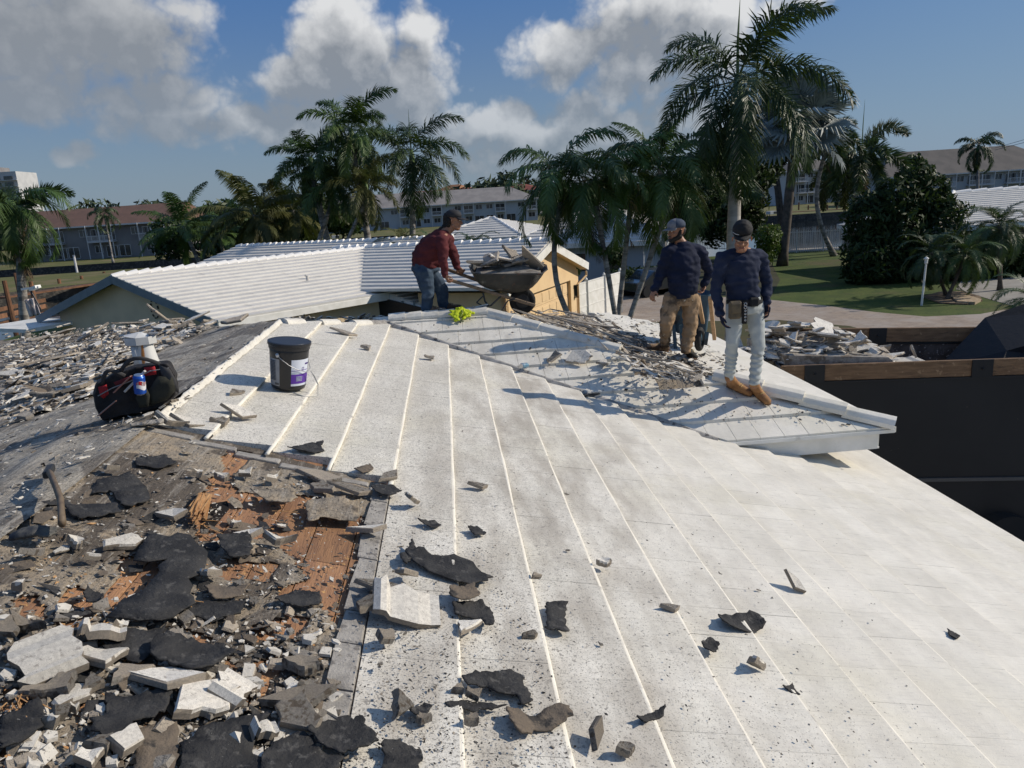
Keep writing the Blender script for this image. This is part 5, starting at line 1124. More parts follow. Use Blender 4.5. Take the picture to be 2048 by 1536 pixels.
ST = {'royal': dict(L=3.7, droop=92, n=95, ll=.95, lw=.062, plume=.9, hang=.45, m=m_fd),
      'royalg': dict(L=3.4, droop=80, n=90, ll=.9, lw=.075, plume=.9, hang=.45, m=m_fr),
      'coco': dict(L=4.2, droop=62, n=75, ll=1.1, lw=.08, plume=.25, hang=.75, m=m_fo),
      'cocog': dict(L=4.2, droop=55, n=75, ll=1.05, lw=.08, plume=.3, hang=.55, m=m_fr),
      'xmas': dict(L=2.1, droop=114, n=62, ll=.7, lw=.042, plume=.4, hang=.6, m=m_fr),
      'fox': dict(L=2.9, droop=85, n=120, ll=.62, lw=.075, plume=1.6, hang=.15, m=m_fd),
      'queen': dict(L=3.6, droop=130, n=70, ll=.8, lw=.09, plume=1.0, hang=.8, m=m_fd),
      'pygmy': dict(L=1.35, droop=105, n=64, ll=.28, lw=.022, plume=.25, hang=.2, m=m_fd),
      'old': dict(L=3.4, droop=60, n=40, ll=.9, lw=.05, plume=.6, hang=1.0, m=m_fb)}
def palm(label, base, crown, style, nf, tr, seed, emin=-55, emax=82, shaft=1.0, scale=1, bulge=0, curve=(0, 0), old=0, mats=None, mt=None, group=None, fan=None, spear=False, boot=False):
    q = random.Random(seed); base = Vector(base); crown = Vector(crown); o = thing('palm_tree', label, 'palm tree', base, group=group)
    ax = crown - base; hgt = ax.z; n = 12; pts = []; rs = []
    for i in range(n + 1):
        t = i / n; p = ax * t; c = math.sin(math.pi * t); pts.append(p + Vector((curve[0] * c, curve[1] * c, 0))); rs.append(tr * (1.25 - .35 * min(1, t * 6) - .15 * t + bulge * math.exp(-((t - .55) / .22) ** 2)) if i else tr * 1.45)
    b = MB(); b.tube(pts, rs, 12); b.build('trunk', mt or m_trk, o, smooth=True)
    top = pts[-1]
    if shaft: b = MB(); b.tube([top - U * .02, top + U * shaft * .25, top + U * shaft * .7, top + U * shaft], [tr * .85, tr * 1.05, tr * .75, tr * .45], 10); b.build('crownshaft', m_shaft, o, smooth=True); top = top + U * shaft * .85
    S_ = dict(ST[style]); 
    if mats: S_['m'] = mats
    key = style + (mats.name if mats else '')
    for i in range(nf):
        t = (i + .5) / nf; e = emax - (emax - emin) * t ** .85; e = round(e / 12) * 12; az = i * 2.39996 + q.uniform(-.25, .25)
        f_ = frond(key, elev=e, seed=1, **S_); s_ = scale * q.uniform(.88, 1.1)
        link('frond', f_, o, loc=top + Vector((0, 0, q.uniform(-.1, .1))), rot=(q.uniform(-.1, .1), q.uniform(-.1, .1), az), scale=(s_, s_, s_))
    for i in range(old):
        f_ = frond('old', elev=-72, seed=2, **ST['old']); s_ = scale * q.uniform(.55, .8)
        link('dead_frond', f_, o, loc=top - U * (.2 * shaft), rot=(0, q.uniform(-.1, .2), q.random() * 6.28), scale=(s_, s_, s_), label='brown dead frond hanging down')
    if spear: b = MB(); b.tube([top, top + U * 1.2 * scale, top + Vector((.05, 0, 2.3 * scale))], [.05, .035, .006], 5); b.build('spear', m_shaft, o)
    return o
def P3(u, v, Y): return aty(u, v, Y)
def bs(u, v, Y): p = aty(u, v, Y); return (p.x, p.y, 0)
def pal(label, cu, cv, bu, bv, Y, *a, **k):
    c = aty(cu, cv, Y); g = aty(bu, bv, Y); r = (c.z - 0) / max(.1, c.z - g.z); bx = c.x + (g.x - c.x) * r
    return palm(label, (bx, Y, 0), c, *a, **k)
pal('tall royal palm with a smooth pale trunk behind the two standing men', 1474, 232, 1467, 470, 22, 'royal', 20, .192, 3, emin=-72, emax=80, shaft=1.1, bulge=.22, scale=.95, spear=True, mt=mat('pale_trunk', (.46, .43, .40), (.36, .34, .31), sc=1.5, rough=.8, bump=.3, bsc=12, stretch=(1, 1, 6), c3=(.2, .19, .17), sc3=2, t3=(.6, .75)))
pal('tallest palm of the group behind the stooping man', 706, 300, 737, 485, 45, 'royalg', 20, .24, 5, emin=-60, shaft=1.2, scale=1.05, old=2)
pal('palm with a bare leafstalk on top right of the tallest', 826, 340, 825, 455, 48, 'royal', 17, .22, 6, emin=-50, emax=70, shaft=1.2, scale=1.1, spear=True)
pal('palm left of the tallest with an upright yellow-green spear', 625, 352, 655, 485, 47, 'royalg', 18, .25, 7, emin=-60, shaft=1.1, scale=.95, old=2)
pal('bushy palm whose trunk is furthest left in the close trio', 668, 392, 637, 485, 46, 'royalg', 16, .17, 8, emin=-65, shaft=.9, scale=.85, old=3)
pal('thin-trunked palm under the tallest one', 735, 395, 693, 485, 44, 'royalg', 15, .13, 9, emin=-65, shaft=.8, scale=.78, mats=m_fo, old=3)
pal('coconut palm with olive drooping fronds left of the palm trio', 508, 430, 520, 520, 50, 'coco', 19, .17, 10, emin=-55, shaft=0, old=2)
pal('coconut palm with tangled fronds between the trio and its neighbour', 585, 420, 590, 510, 52, 'coco', 18, .16, 11, emin=-55, shaft=0, old=2)
pal('coconut palm with upright middle fronds beside the water on the left', 366, 452, 398, 525, 52, 'cocog', 15, .16, 12, emin=-35, emax=84, shaft=0, scale=.8)
pal('short bushy palm filling the gap right of the upright one', 440, 465, 450, 530, 56, 'coco', 14, .15, 13, emin=-45, shaft=0, scale=.8, mats=m_fr)
pal('big palm with arching new frond at the left edge of the view', 34, 452, 50, 640, 35, 'xmas', 16, .21, 14, emin=-60, emax=40, shaft=1.1, scale=1.45, old=3)
pal('upright leaf shoot of the palm at the left edge', 28, 440, 40, 640, 35.3, 'fox', 3, .05, 15, emin=48, emax=62, shaft=0, scale=1.15)
pal('small far palm in front of the brown-red roof', 210, 436, 224, 512, 118, 'queen', 13, .16, 16, emin=-40, shaft=.6, scale=.95)
pal('drooping palm furthest left of the trio beside the white fence', 1122, 402, 1196, 640, 22, 'xmas', 15, .10, 17, emin=-50, shaft=.9, scale=1.12, curve=(-.9, 0))
pal('drooping palm in the middle of the trio beside the white fence', 1192, 410, 1232, 640, 21.5, 'xmas', 15, .095, 18, emin=-50, emax=70, shaft=.8, scale=1.1, old=1)
pal('drooping palm third from the left beside the white fence', 1262, 398, 1236, 640, 22.6, 'xmas', 14, .10, 19, emin=-50, shaft=.9, scale=1.05, mats=m_fl, old=1)
pal('drooping palm closest to the tall pale trunk on its left', 1338, 405, 1258, 640, 22.3, 'xmas', 15, .10, 20, emin=-50, shaft=.9, scale=1.15, old=1)
pal('coconut palm rising behind the drooping trio', 1318, 320, 1330, 520, 44, 'cocog', 14, .16, 21, emin=-30, shaft=0, scale=.85, old=1)
pal('foxtail palm with a curved pale trunk right of the tall one', 1652, 300, 1668, 512, 54, 'fox', 11, .19, 22, emin=-45, emax=50, shaft=1.2, scale=1.12, curve=(-1.0, 0), old=1)
pal('foxtail palm with bushy fronds reaching right above the hedge', 1722, 330, 1698, 470, 56, 'fox', 12, .26, 23, emin=-50, emax=55, shaft=1.2, scale=1.6, old=2, spear=True)
pal('third foxtail palm behind the trunks of the other two', 1690, 350, 1690, 470, 62, 'fox', 9, .16, 24, emin=-60, emax=20, shaft=1, scale=1.4, mats=m_fo)
pal('queen palm with hanging fronds in front of the dark-roofed block', 1955, 305, 1955, 400, 118, 'queen', 18, .28, 25, emin=-60, shaft=1, scale=1.35, old=3)
pal('twin-trunked pygmy date palm on the lawn beside the lamp post', 1862, 505, 1892, 590, 32.5, 'pygmy', 22, .09, 26, emin=-50, shaft=0, scale=1.35, mt=m_trk2, spear=False)
pal('pygmy date palm with broad glossy fronds right of the twin one', 1932, 510, 1897, 592, 31.5, 'pygmy', 24, .09, 27, emin=-50, shaft=0, scale=1.4, mats=m_fr, mt=m_trk2, spear=False)
pal('pygmy date palm against the white roof at the right edge', 2000, 452, 2000, 560, 33, 'pygmy', 26, .11, 28, emin=-40, shaft=0, scale=1.6, mt=m_trk2, spear=False)
pal('small palm poking in at the right edge behind the trailer', 2062, 600, 2062, 660, 22, 'pygmy', 16, .09, 29, emin=-20, shaft=0, scale=1.1, mats=m_fr, mt=m_trk2, spear=False)
for k, (u, v, lab) in enumerate([(945, 488, 'low feathery palm showing above the ridge right of the stooping man'), (802, 482, 'low feathery palm above the ridge left of the stooping man'), (860, 476, 'small bright palm tuft behind the stooping man'), (1040, 480, 'small spiky palm tuft above the far ridge')]):
    p = aty(u, v + 6, 38 + k * .6); palm(lab, (p.x, p.y, 0), p, 'pygmy', 12, .08, 40 + k, emin=5, emax=80, shaft=0, scale=[1.25, 1.3, .8, .55][k], mats=m_fo if k % 2 else m_fd, spear=False, mt=m_trk2)
# silver fan palm
def fanleaf(R_, n=26, seed=0):
    q = random.Random(seed); b = MB(); L = R_ * .75; b.tube([(0, 0, 0), (L * .6, 0, L * .05), (L, 0, L * .02)], [.06, .045, .03], 5, mi=0); c = Vector((L, 0, L * .02))
    for i in range(n):
        a = R(-125 + 250 * i / (n - 1)); a2 = R(250 / n) * .5; rr = R_ * (.95 - .12 * abs(i / (n - 1) - .5)) * q.uniform(.92, 1.04); z = .10 * R_ * math.cos(a) * .6 + .12 * R_
        d = Vector((math.cos(a), math.sin(a), 0)); e0 = Vector((math.cos(a - a2), math.sin(a - a2), 0)); e1 = Vector((math.cos(a + a2), math.sin(a + a2), 0)); k_ = .66
        b.add([c, c + e0 * rr * k_ + U * (z * k_), c + d * rr * k_ + U * (z * k_ + .05 * R_), c + e1 * rr * k_ + U * (z * k_), c + d * rr + U * (z * .55 - q.random() * .22 * R_)], [(0, 1, 2), (0, 2, 3), (1, 4, 2), (2, 4, 3)], 1)
    return b.mesh('fan_leaf', [m_silv, m_silv])
bp = aty(1566, 470, 50); bc = aty(1592, 255, 50)
o = thing('palm_tree', 'silver-grey fan palm behind the tall royal palm', 'palm tree', (bp.x, 50, 0)); b = MB(); ax = bc - Vector((bp.x, 50, 0)); b.tube([ax * t for t in (0, .1, .5, 1)], [.42, .32, .30, .3], 12); b.build('trunk', m_trk2, o, smooth=True)
FL = [fanleaf(2.5, seed=s_) for s_ in range(3)]; q = random.Random(9)
for i in range(27):
    t = (i + .5) / 27; e = R(78 - 125 * t); az = i * 2.4 + q.uniform(-.2, .2); l_ = link('fan_leaf', FL[i % 3], o, loc=ax, rot=(q.uniform(-.3, .3), -e, az)); s_ = q.uniform(.85, 1.12); l_.scale = (s_,) * 3
# broadleaf trees, hedges
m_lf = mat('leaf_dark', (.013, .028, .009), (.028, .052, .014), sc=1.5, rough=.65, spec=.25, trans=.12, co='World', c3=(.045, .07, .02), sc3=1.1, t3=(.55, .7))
m_lg = mat('leaf_green', (.022, .045, .012), (.04, .07, .018), sc=1.5, rough=.5, trans=.12, co='World', c3=(.07, .09, .02), sc3=1.1, t3=(.55, .7))
m_ll = mat('leaf_lime', (.09, .15, .015), (.05, .09, .012), sc=2, rough=.5, trans=.2, co='World', c3=(.2, .12, .02), sc3=4, t3=(.6, .7))
def leaves(name, blobs, n, size, m, seed, parent=None, asp=1.8, **k):
    q = np.random.default_rng(seed); vol = np.array([r[0] * r[1] * r[2] for _, r in blobs]) ** .75; pick = q.choice(len(blobs), n, p=vol / vol.sum())
    C_ = np.array([c for c, _ in blobs])[pick]; Rr = np.array([r for _, r in blobs])[pick]
    d = q.normal(size=(n, 3)); d /= np.linalg.norm(d, axis=1)[:, None]; rad = .62 + .42 * q.random(n) ** .7
    lump = 1 + .16 * np.sin(d[:, 0] * 5 + pick) * np.cos(d[:, 1] * 6 + pick * 2) + .1 * np.sin(d[:, 2] * 9 + pick)
    p = C_ + d * Rr * (rad * lump)[:, None]; nr = d + q.normal(size=(n, 3)) * .7; nr /= np.linalg.norm(nr, axis=1)[:, None]
    a = np.cross(nr, q.normal(size=(n, 3))); a /= np.linalg.norm(a, axis=1)[:, None]; b_ = np.cross(nr, a); s_ = (size * (.6 + .8 * q.random(n)))[:, None]
    v = np.stack([p - a * s_ * asp, p - b_ * s_ * .6 + a * s_ * .1, p + a * s_ * asp, p + b_ * s_ * .6 + a * s_ * .1], 1).reshape(-1, 3); v[:, 2] = np.maximum(v[:, 2], .02 if v[:, 2].mean() > 0 else -9)
    me = bpy.data.meshes.new(name); me.vertices.add(4 * n); me.vertices.foreach_set('co', v.ravel()); me.loops.add(4 * n); me.loops.foreach_set('vertex_index', np.arange(4 * n)); me.polygons.add(n); me.polygons.foreach_set('loop_start', np.arange(0, 4 * n, 4)); me.materials.append(m); me.update(); me.validate()
    return link(name, me, parent, **k)
def tree(label, blobs_px, Y, n, size, m, seed, cat='tree', name='tree', stem=.2, depth=.8, trunk_px=None):
    bl = []
    for u, v, ru, rv in blobs_px:
        c = aty(u, v, Y); s_ = Y / F; q = random.Random(seed + u); bl.append(((c.x, Y + q.uniform(-1, 1) * ru * s_ * .4, c.z), (ru * s_, ru * s_ * depth, rv * s_)))
    cx = sum(b_[0][0] for b_ in bl) / len(bl); o = thing(name, label, cat, (cx, Y, 0)); bl = [((c[0] - cx, c[1] - Y, c[2]), r) for c, r in bl]
    b = MB()
    for c, r in bl: b.tube([(0, 0, 0), (c[0] * .3, c[1] * .3, max(.3, c[2] * .45)), (c[0], c[1], max(.4, c[2]))], [stem, stem * .7, stem * .25], 7)
    b.build('trunk', m_trk2, o); leaves('foliage', bl, n, size, m, seed, o); return o
tree('big dark glossy hedge tree right of the foxtail palms', [(1745, 440, 55, 55), (1790, 400, 50, 45), (1800, 470, 70, 60), (1860, 395, 48, 50), (1880, 450, 50, 60), (1730, 520, 55, 60), (1800, 545, 80, 40), (1870, 530, 60, 50), (1840, 355, 28, 22)], 39, 16000, .11, m_lf, 31, cat='hedge tree', stem=.15)
tree('dark mass of shrubbery behind the pygmy palms', [(1930, 530, 70, 45), (1990, 510, 60, 60), (2040, 520, 50, 55), (1900, 500, 50, 40)], 37.5, 7000, .10, m_lf, 32, cat='shrubbery', name='shrub', stem=.08)
tree('dark leafy tree behind the tall pale trunk', [(1400, 370, 60, 60), (1440, 320, 50, 50), (1490, 360, 50, 60), (1500, 430, 35, 45), (1425, 440, 45, 45), (1530, 330, 40, 45), (1480, 290, 45, 40)], 66, 12000, .17, m_lf, 33, stem=.4)
tree('dark tree left of the tall pale trunk, low over the fence', [(1360, 430, 50, 45), (1395, 400, 45, 50), (1335, 400, 45, 40)], 58, 6000, .15, m_lf, 34, stem=.3)
tree('dark trees filling the gap under the silver palm', [(1550, 290, 45, 45), (1610, 285, 50, 35), (1530, 250, 40, 45), (1590, 250, 50, 40)], 72, 9000, .2, m_lf, 35, stem=.3)
tree('yellow-green shrub behind the shoulder of the man in the black cap', [(1530, 478, 24, 26), (1548, 470, 18, 20), (1532, 510, 20, 18)], 47, 3500, .06, m_ll, 36, cat='shrub', name='shrub', stem=.05)
tree('bright shrub right of the black-capped man above the lawn', [(1545, 495, 14, 22)], 50, 900, .06, m_ll, 37, cat='shrub', name='shrub', stem=.04)
tree('green tree with papaya-like top beyond the hedge', [(1830, 330, 24, 20), (1815, 350, 26, 18), (1850, 348, 22, 18)], 60, 1500, .14, m_lg, 38, stem=.12)
tree('leafy tree under the palms behind the water on the left', [(400, 470, 50, 30), (340, 470, 35, 32), (450, 440, 45, 40), (530, 460, 60, 45), (600, 440, 50, 40), (480, 490, 70, 25), (570, 490, 60, 22), (340, 500, 26, 20)], 60, 9000, .14, m_lg, 39, stem=.25)
tree('olive tree crown between the trunks of the palm group', [(640, 430, 40, 40), (690, 440, 40, 30)], 58, 2200, .14, m_lg, 41, stem=.2)
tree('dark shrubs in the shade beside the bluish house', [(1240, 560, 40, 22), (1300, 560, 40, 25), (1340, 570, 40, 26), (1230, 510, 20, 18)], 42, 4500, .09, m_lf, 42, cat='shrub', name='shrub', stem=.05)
tree('small green shrub at the corner of the garage', [(1150, 540, 12, 14)], 33, 500, .05, m_lg, 43, cat='shrub', name='shrub', stem=.03)
tree('round tree behind the dark-roofed block', [(1875, 318, 30, 10), (1850, 330, 20, 10)], 175, 500, .5, m_lg, 44, stem=.4)
# tree line on the horizon
bl = []; q = random.Random(5)
for k in range(150):
    u = -250 + k * 17; hv = 408 - SL * (u - 887); Y = q.uniform(240, 330); p = aty(u, hv, Y); hgt = q.uniform(6, 10.5) * (1.25 if 120 < u < 290 or 900 < u < 1060 or u < 0 else .9); hgt = hgt + 3.5 * max(0, nz((u * .011, 0, 0)))
    bl.append(((p.x, Y, hgt * .5), (q.uniform(5, 9), 6, hgt * .62)))
leaves('treeline', bl, 42000, .75, mat('far_leaf', (.04, .06, .03), (.06, .08, .04), sc=.05, rough=.9, co='World'), 55, kind='stuff', label='dark line of trees along the horizon beyond the water', cat='treeline')
# grass tufts on the near lawn edge, fallen leaves
# ---------------------------------------------------------------- people
def remeshed(name, b, vox, mats, parent, smooth=4, disp=None, **k):
    tmp = b.mesh('tmp', mats[0] if isinstance(mats, list) else mats); o = bpy.data.objects.new('tmp', tmp); COL.objects.link(o)
    md = o.modifiers.new('r', 'REMESH'); md.mode = 'VOXEL'; md.voxel_size = vox
    sm = o.modifiers.new('s', 'SMOOTH'); sm.factor = .5; sm.iterations = smooth
    dg = bpy.context.evaluated_depsgraph_get(); me = bpy.data.meshes.new_from_object(o.evaluated_get(dg)); me.name = name
    bpy.data.objects.remove(o); me.materials.clear()
    for m in (mats if isinstance(mats, list) else [mats]): me.materials.append(m)
    if disp:
        nv = len(me.vertices); co = np.empty(nv * 3); no = np.empty(nv * 3); me.vertices.foreach_get('co', co); me.vertices.foreach_get('normal', no)
        co = co.reshape(-1, 3); no = no.reshape(-1, 3); d = np.array([disp(c) for c in co]); co += no * d[:, None]; me.vertices.foreach_set('co', co.ravel())
    me.polygons.foreach_set('use_smooth', [True] * len(me.polygons)); me.update()
    return link(name, me, parent, **k)
def chain(b, pts, rs, n=14, up=None):
    for i in range(len(pts) - 1): b.capsule(pts[i], pts[i + 1], rs[i], rs[i + 1], n, up=up)
m_skin = mat('skin', (.30, .15, .09), (.25, .12, .07), sc=10, rough=.5, spec=.4, sss=.05)
m_navy = mat('navy_cloth', (.013, .018, .042), (.009, .013, .030), sc=8, rough=.85, bump=.3, bsc=160, spec=.2)
m_navy2 = mat('navy_blue_cloth', (.019, .027, .056), (.013, .019, .042), sc=8, rough=.85, bump=.3, bsc=160, spec=.2)
m_maroon = mat('maroon_cloth', (.105, .024, .026), (.075, .017, .02), sc=8, rough=.85, bump=.3, bsc=160, spec=.2)
m_khaki = mat('stained_khaki', (.36, .24, .14), (.28, .19, .11), sc=7, rough=.9, bump=.4, bsc=120, c3=(.10, .07, .045), sc3=4.5, t3=(.50, .62), c4=(.6, .55, .45), sc4=26, t4=(.66, .72))
m_jeans = mat('blue_jeans', (.05, .08, .12), (.03, .05, .08), sc=7, rough=.85, bump=.4, bsc=140, c3=(.13, .17, .21), sc3=3, t3=(.52, .7))
m_greyj = mat('pale_grey_jeans', (.42, .45, .44), (.34, .365, .36), sc=6, rough=.85, bump=.4, bsc=140, c3=(.22, .22, .19), sc3=3.5, t3=(.55, .7))
m_boot = mat('tan_boot', (.34, .175, .07), (.25, .125, .05), sc=9, rough=.75, bump=.4, bsc=40, c3=(.2, .1, .05), sc3=7, t3=(.58, .7))
m_boot2 = mat('brown_boot', (.14, .08, .05), (.08, .05, .035), sc=9, rough=.85, bump=.5, bsc=40, c3=(.25, .18, .12), sc3=7)
m_sole = mat('boot_sole', (.16, .09, .05), (.1, .06, .04), sc=9, rough=.9); m_blkc = mat('black_cloth', (.010, .010, .011), (.016, .016, .017), sc=9, rough=.8, bump=.2, bsc=90)
m_hair = mat('black_hair', (.010, .008, .007), (.02, .016, .013), sc=30, rough=.6, bump=1, bsc=90)
m_eye = mat('eye_white', (.5, .48, .45), rough=.3); m_lip = mat('lips', (.22, .08, .06), rough=.5)
def head(b, c, f, up_, s=1.0):
    f = Vector(f).normalized(); r_ = f.cross(Vector(up_)).normalized(); u = r_.cross(f)
    Pt = lambda x, y, z: c + (r_ * x + f * y + u * z) * s
    b.capsule(Pt(0, -.022, .035), Pt(0, .018, .03), .078, .076, 16)                 # cranium
    b.capsule(Pt(0, -.02, .0), Pt(0, .03, -.02), .066, .062, 16); b.capsule(Pt(0, .035, -.04), Pt(0, .052, -.082), .050, .034, 14)   # face and jaw
    for q in (-1, 1): b.capsule(Pt(.040 * q, -.0, -.055), Pt(.018 * q, .055, -.088), .026, .020, 10); b.capsule(Pt(.038 * q, .060, -.018), Pt(.03 * q, .064, -.03), .020, .018, 8)
    for q in (-1, 1): b.capsule(Pt(.078 * q, -.012, .008), Pt(.080 * q, -.006, -.026), (.008, .018), (.006, .010), 8)      # ears
    b.capsule(Pt(0, .078, .015), Pt(0, .100, -.026), .009, .014, 8); b.capsule(Pt(-.013, .090, -.030), Pt(.013, .090, -.030), .009, .009, 8)   # nose
    b.capsule(Pt(-.03, .074, .028), Pt(.03, .074, .028), .013, .013, 8)             # brow
    b.capsule(Pt(-.02, .079, -.058), Pt(.02, .079, -.058), .010, .010, 8)
    return Pt
def face_bits(Pt, par, s=1.0):
    for q in (-1, 1):
        b = MB(); b.capsule(Pt(.028 * q - .004, .079, .008), Pt(.028 * q + .004, .079, .008), .0085 * s, .0085 * s, 8); b.build('eye', m_eye, par, smooth=True)
        b = MB(); b.capsule(Pt(.028 * q, .086, .008), Pt(.028 * q, .0865, .008), .0042 * s, .004 * s, 8); b.build('pupil', m_hair, par)
    b = MB(); b.capsule(Pt(-.02, .090, -.060), Pt(.02, .090, -.060), (.004 * s, .005 * s), None, 8); b.build('mouth', m_lip, par, smooth=True)
def hand(b, w, d, pn, side, curl=.5, s=1.0):          # wrist, direction, palm normal, which side the thumb leaves
    w = Vector(w); d = Vector(d).normalized(); pn = Vector(pn); pn = (pn - d * pn.dot(d)).normalized(); a = d.cross(pn) * side
    b.capsule(w, w + d * .05 * s, (.026 * s, .017 * s), (.036 * s, .016 * s), 10, up=pn); k = w + d * .088 * s
    b.capsule(w + d * .04 * s, k - d * .008 * s, (.036 * s, .016 * s), (.038 * s, .013 * s), 10, up=pn)
    for i, L in enumerate((.072, .080, .075, .060)):
        p = k + a * (.030 - .020 * i) * s - d * .006 * s; dr = d + a * (.10 - .07 * i); dr.normalize(); ang = 0
        for j, fr in enumerate((.45, .32, .26)):
            ang += curl * (.9, 1.3, .9)[j]; v = dr * math.cos(ang) + pn * math.sin(ang); q = p + v * L * fr * s
            b.capsule(p, q, (.0088 - .0008 * j) * s, (.0082 - .0009 * j) * s, 8); p = q
    p = w + d * .025 * s + a * .024 * s; v = (d * .6 + a * .75 + pn * .35 * (.4 + curl)).normalized(); q = p + v * .040 * s; b.capsule(p, q, .013 * s, .0105 * s, 8)
    v2 = (d * .85 + a * .25 + pn * curl * .8).normalized(); b.capsule(q, q + v2 * .032 * s, .0102 * s, .0085 * s, 8)
def boot(par, heel, toe, ank, m, nrm, sz=1.0, shaft=.12):
    heel = Vector(heel); toe = Vector(toe); d = (toe - heel).normalized(); L = (toe - heel).length; b = MB(); n = Vector(nrm)
    b.capsule(heel + d * .03 + n * .045, heel + d * L * .45 + n * .05, (.040 * sz, .042 * sz), (.045 * sz, .048 * sz), 12, up=n)
    b.capsule(heel + d * L * .4 + n * .045, toe - d * .045 + n * .035, (.047 * sz, .045 * sz), (.045 * sz, .033 * sz), 12, up=n)
    b.capsule(heel + d * .045 + n * .06, Vector(ank), .046 * sz, .050 * sz, 12); b.capsule(heel + d * L * .35 + n * .07, Vector(ank), .036, .045, 10)
    o = remeshed('boot', b, .007, m, par, 5, lambda c: .002 * nz(c, 30))
    b = MB(); b.tube([heel + d * .005 + n * .012, heel + d * L * .35 + n * .010, heel + d * L * .7 + n * .010, toe - d * .01 + n * .014], [(.036 * sz, .013), (.036 * sz, .012), (.048 * sz, .012), (.030 * sz, .011)], 12, up=n); b.build('sole', m_sole, o, smooth=True)
    b = MB()
    s_ = d.cross(n).normalized()
    for k in range(4): p = heel + d * (L * .40 + k * .022) + n * (.10 - .010 * k); b.tube([p - s_ * .028, p + n * .006, p + s_ * .028], .0035, 5)
    b.build('lace', mat('lace', (.5, .38, .15), rough=.8), o)
def cap_hat(par, Pt, s, m1, m2, bk=0, brim=.075, lift=0, droop=-.01):
    b = MB(); ctr = Pt(0, -.004, .045 + lift)
    rings = [(0, .088), (.035, .091), (.062, .078), (.083, .05), (.092, .012)]; n = 20; base = []
    for z, r in rings:
        for k in range(n): a = 6.2832 * k / n; base.append(Pt(math.cos(a) * r * .93, math.sin(a) * r * 1.06 - .004, .035 + lift + z))
    fs = [(i * n + k, i * n + (k + 1) % n, (i + 1) * n + (k + 1) % n, (i + 1) * n + k) for i in range(len(rings) - 1) for k in range(n)]; b.add(base, fs); b.add(base[-n:], [tuple(range(n))])
    o = b.build('cap', m1, par, smooth=True); md = o.modifiers.new('t', 'SOLIDIFY'); md.thickness = .004
    b = MB(); n = 11; vs = []
    for k in range(n):
        a = R(25 + 130 * k / (n - 1)); x, y = math.cos(a) * .082, math.sin(a) * .092
        vs += [Pt(x, y, .04 + lift), Pt(x * .92, y + brim * math.sin(a) ** 1.5, .034 + lift + droop + .018 * (math.sin(a) - 1) * 1.2)]
    b.add(vs, [(2 * k, 2 * k + 1, 2 * k + 3, 2 * k + 2) for k in range(n - 1)]); p = b.build('brim', m2, o, smooth=True); p.modifiers.new('t', 'SOLIDIFY').thickness = .004
    b = MB(); b.capsule(Pt(0, -.004, .127 + lift), Pt(0, -.004, .13 + lift), .007 * s, .006 * s, 8); b.build('button', m1, o, smooth=True)
    return o
def folds(amp, sc=1.0, seed=0, dirv=(0, 0, 1)):
    def f(c):
        x, y, z = c * sc
        return amp * (nz((x * 7, y * 7, z * 22), 1, seed) + .6 * nz((x * 16 + z * 9, y * 16, z * 14), 1, seed + 2))
    return f

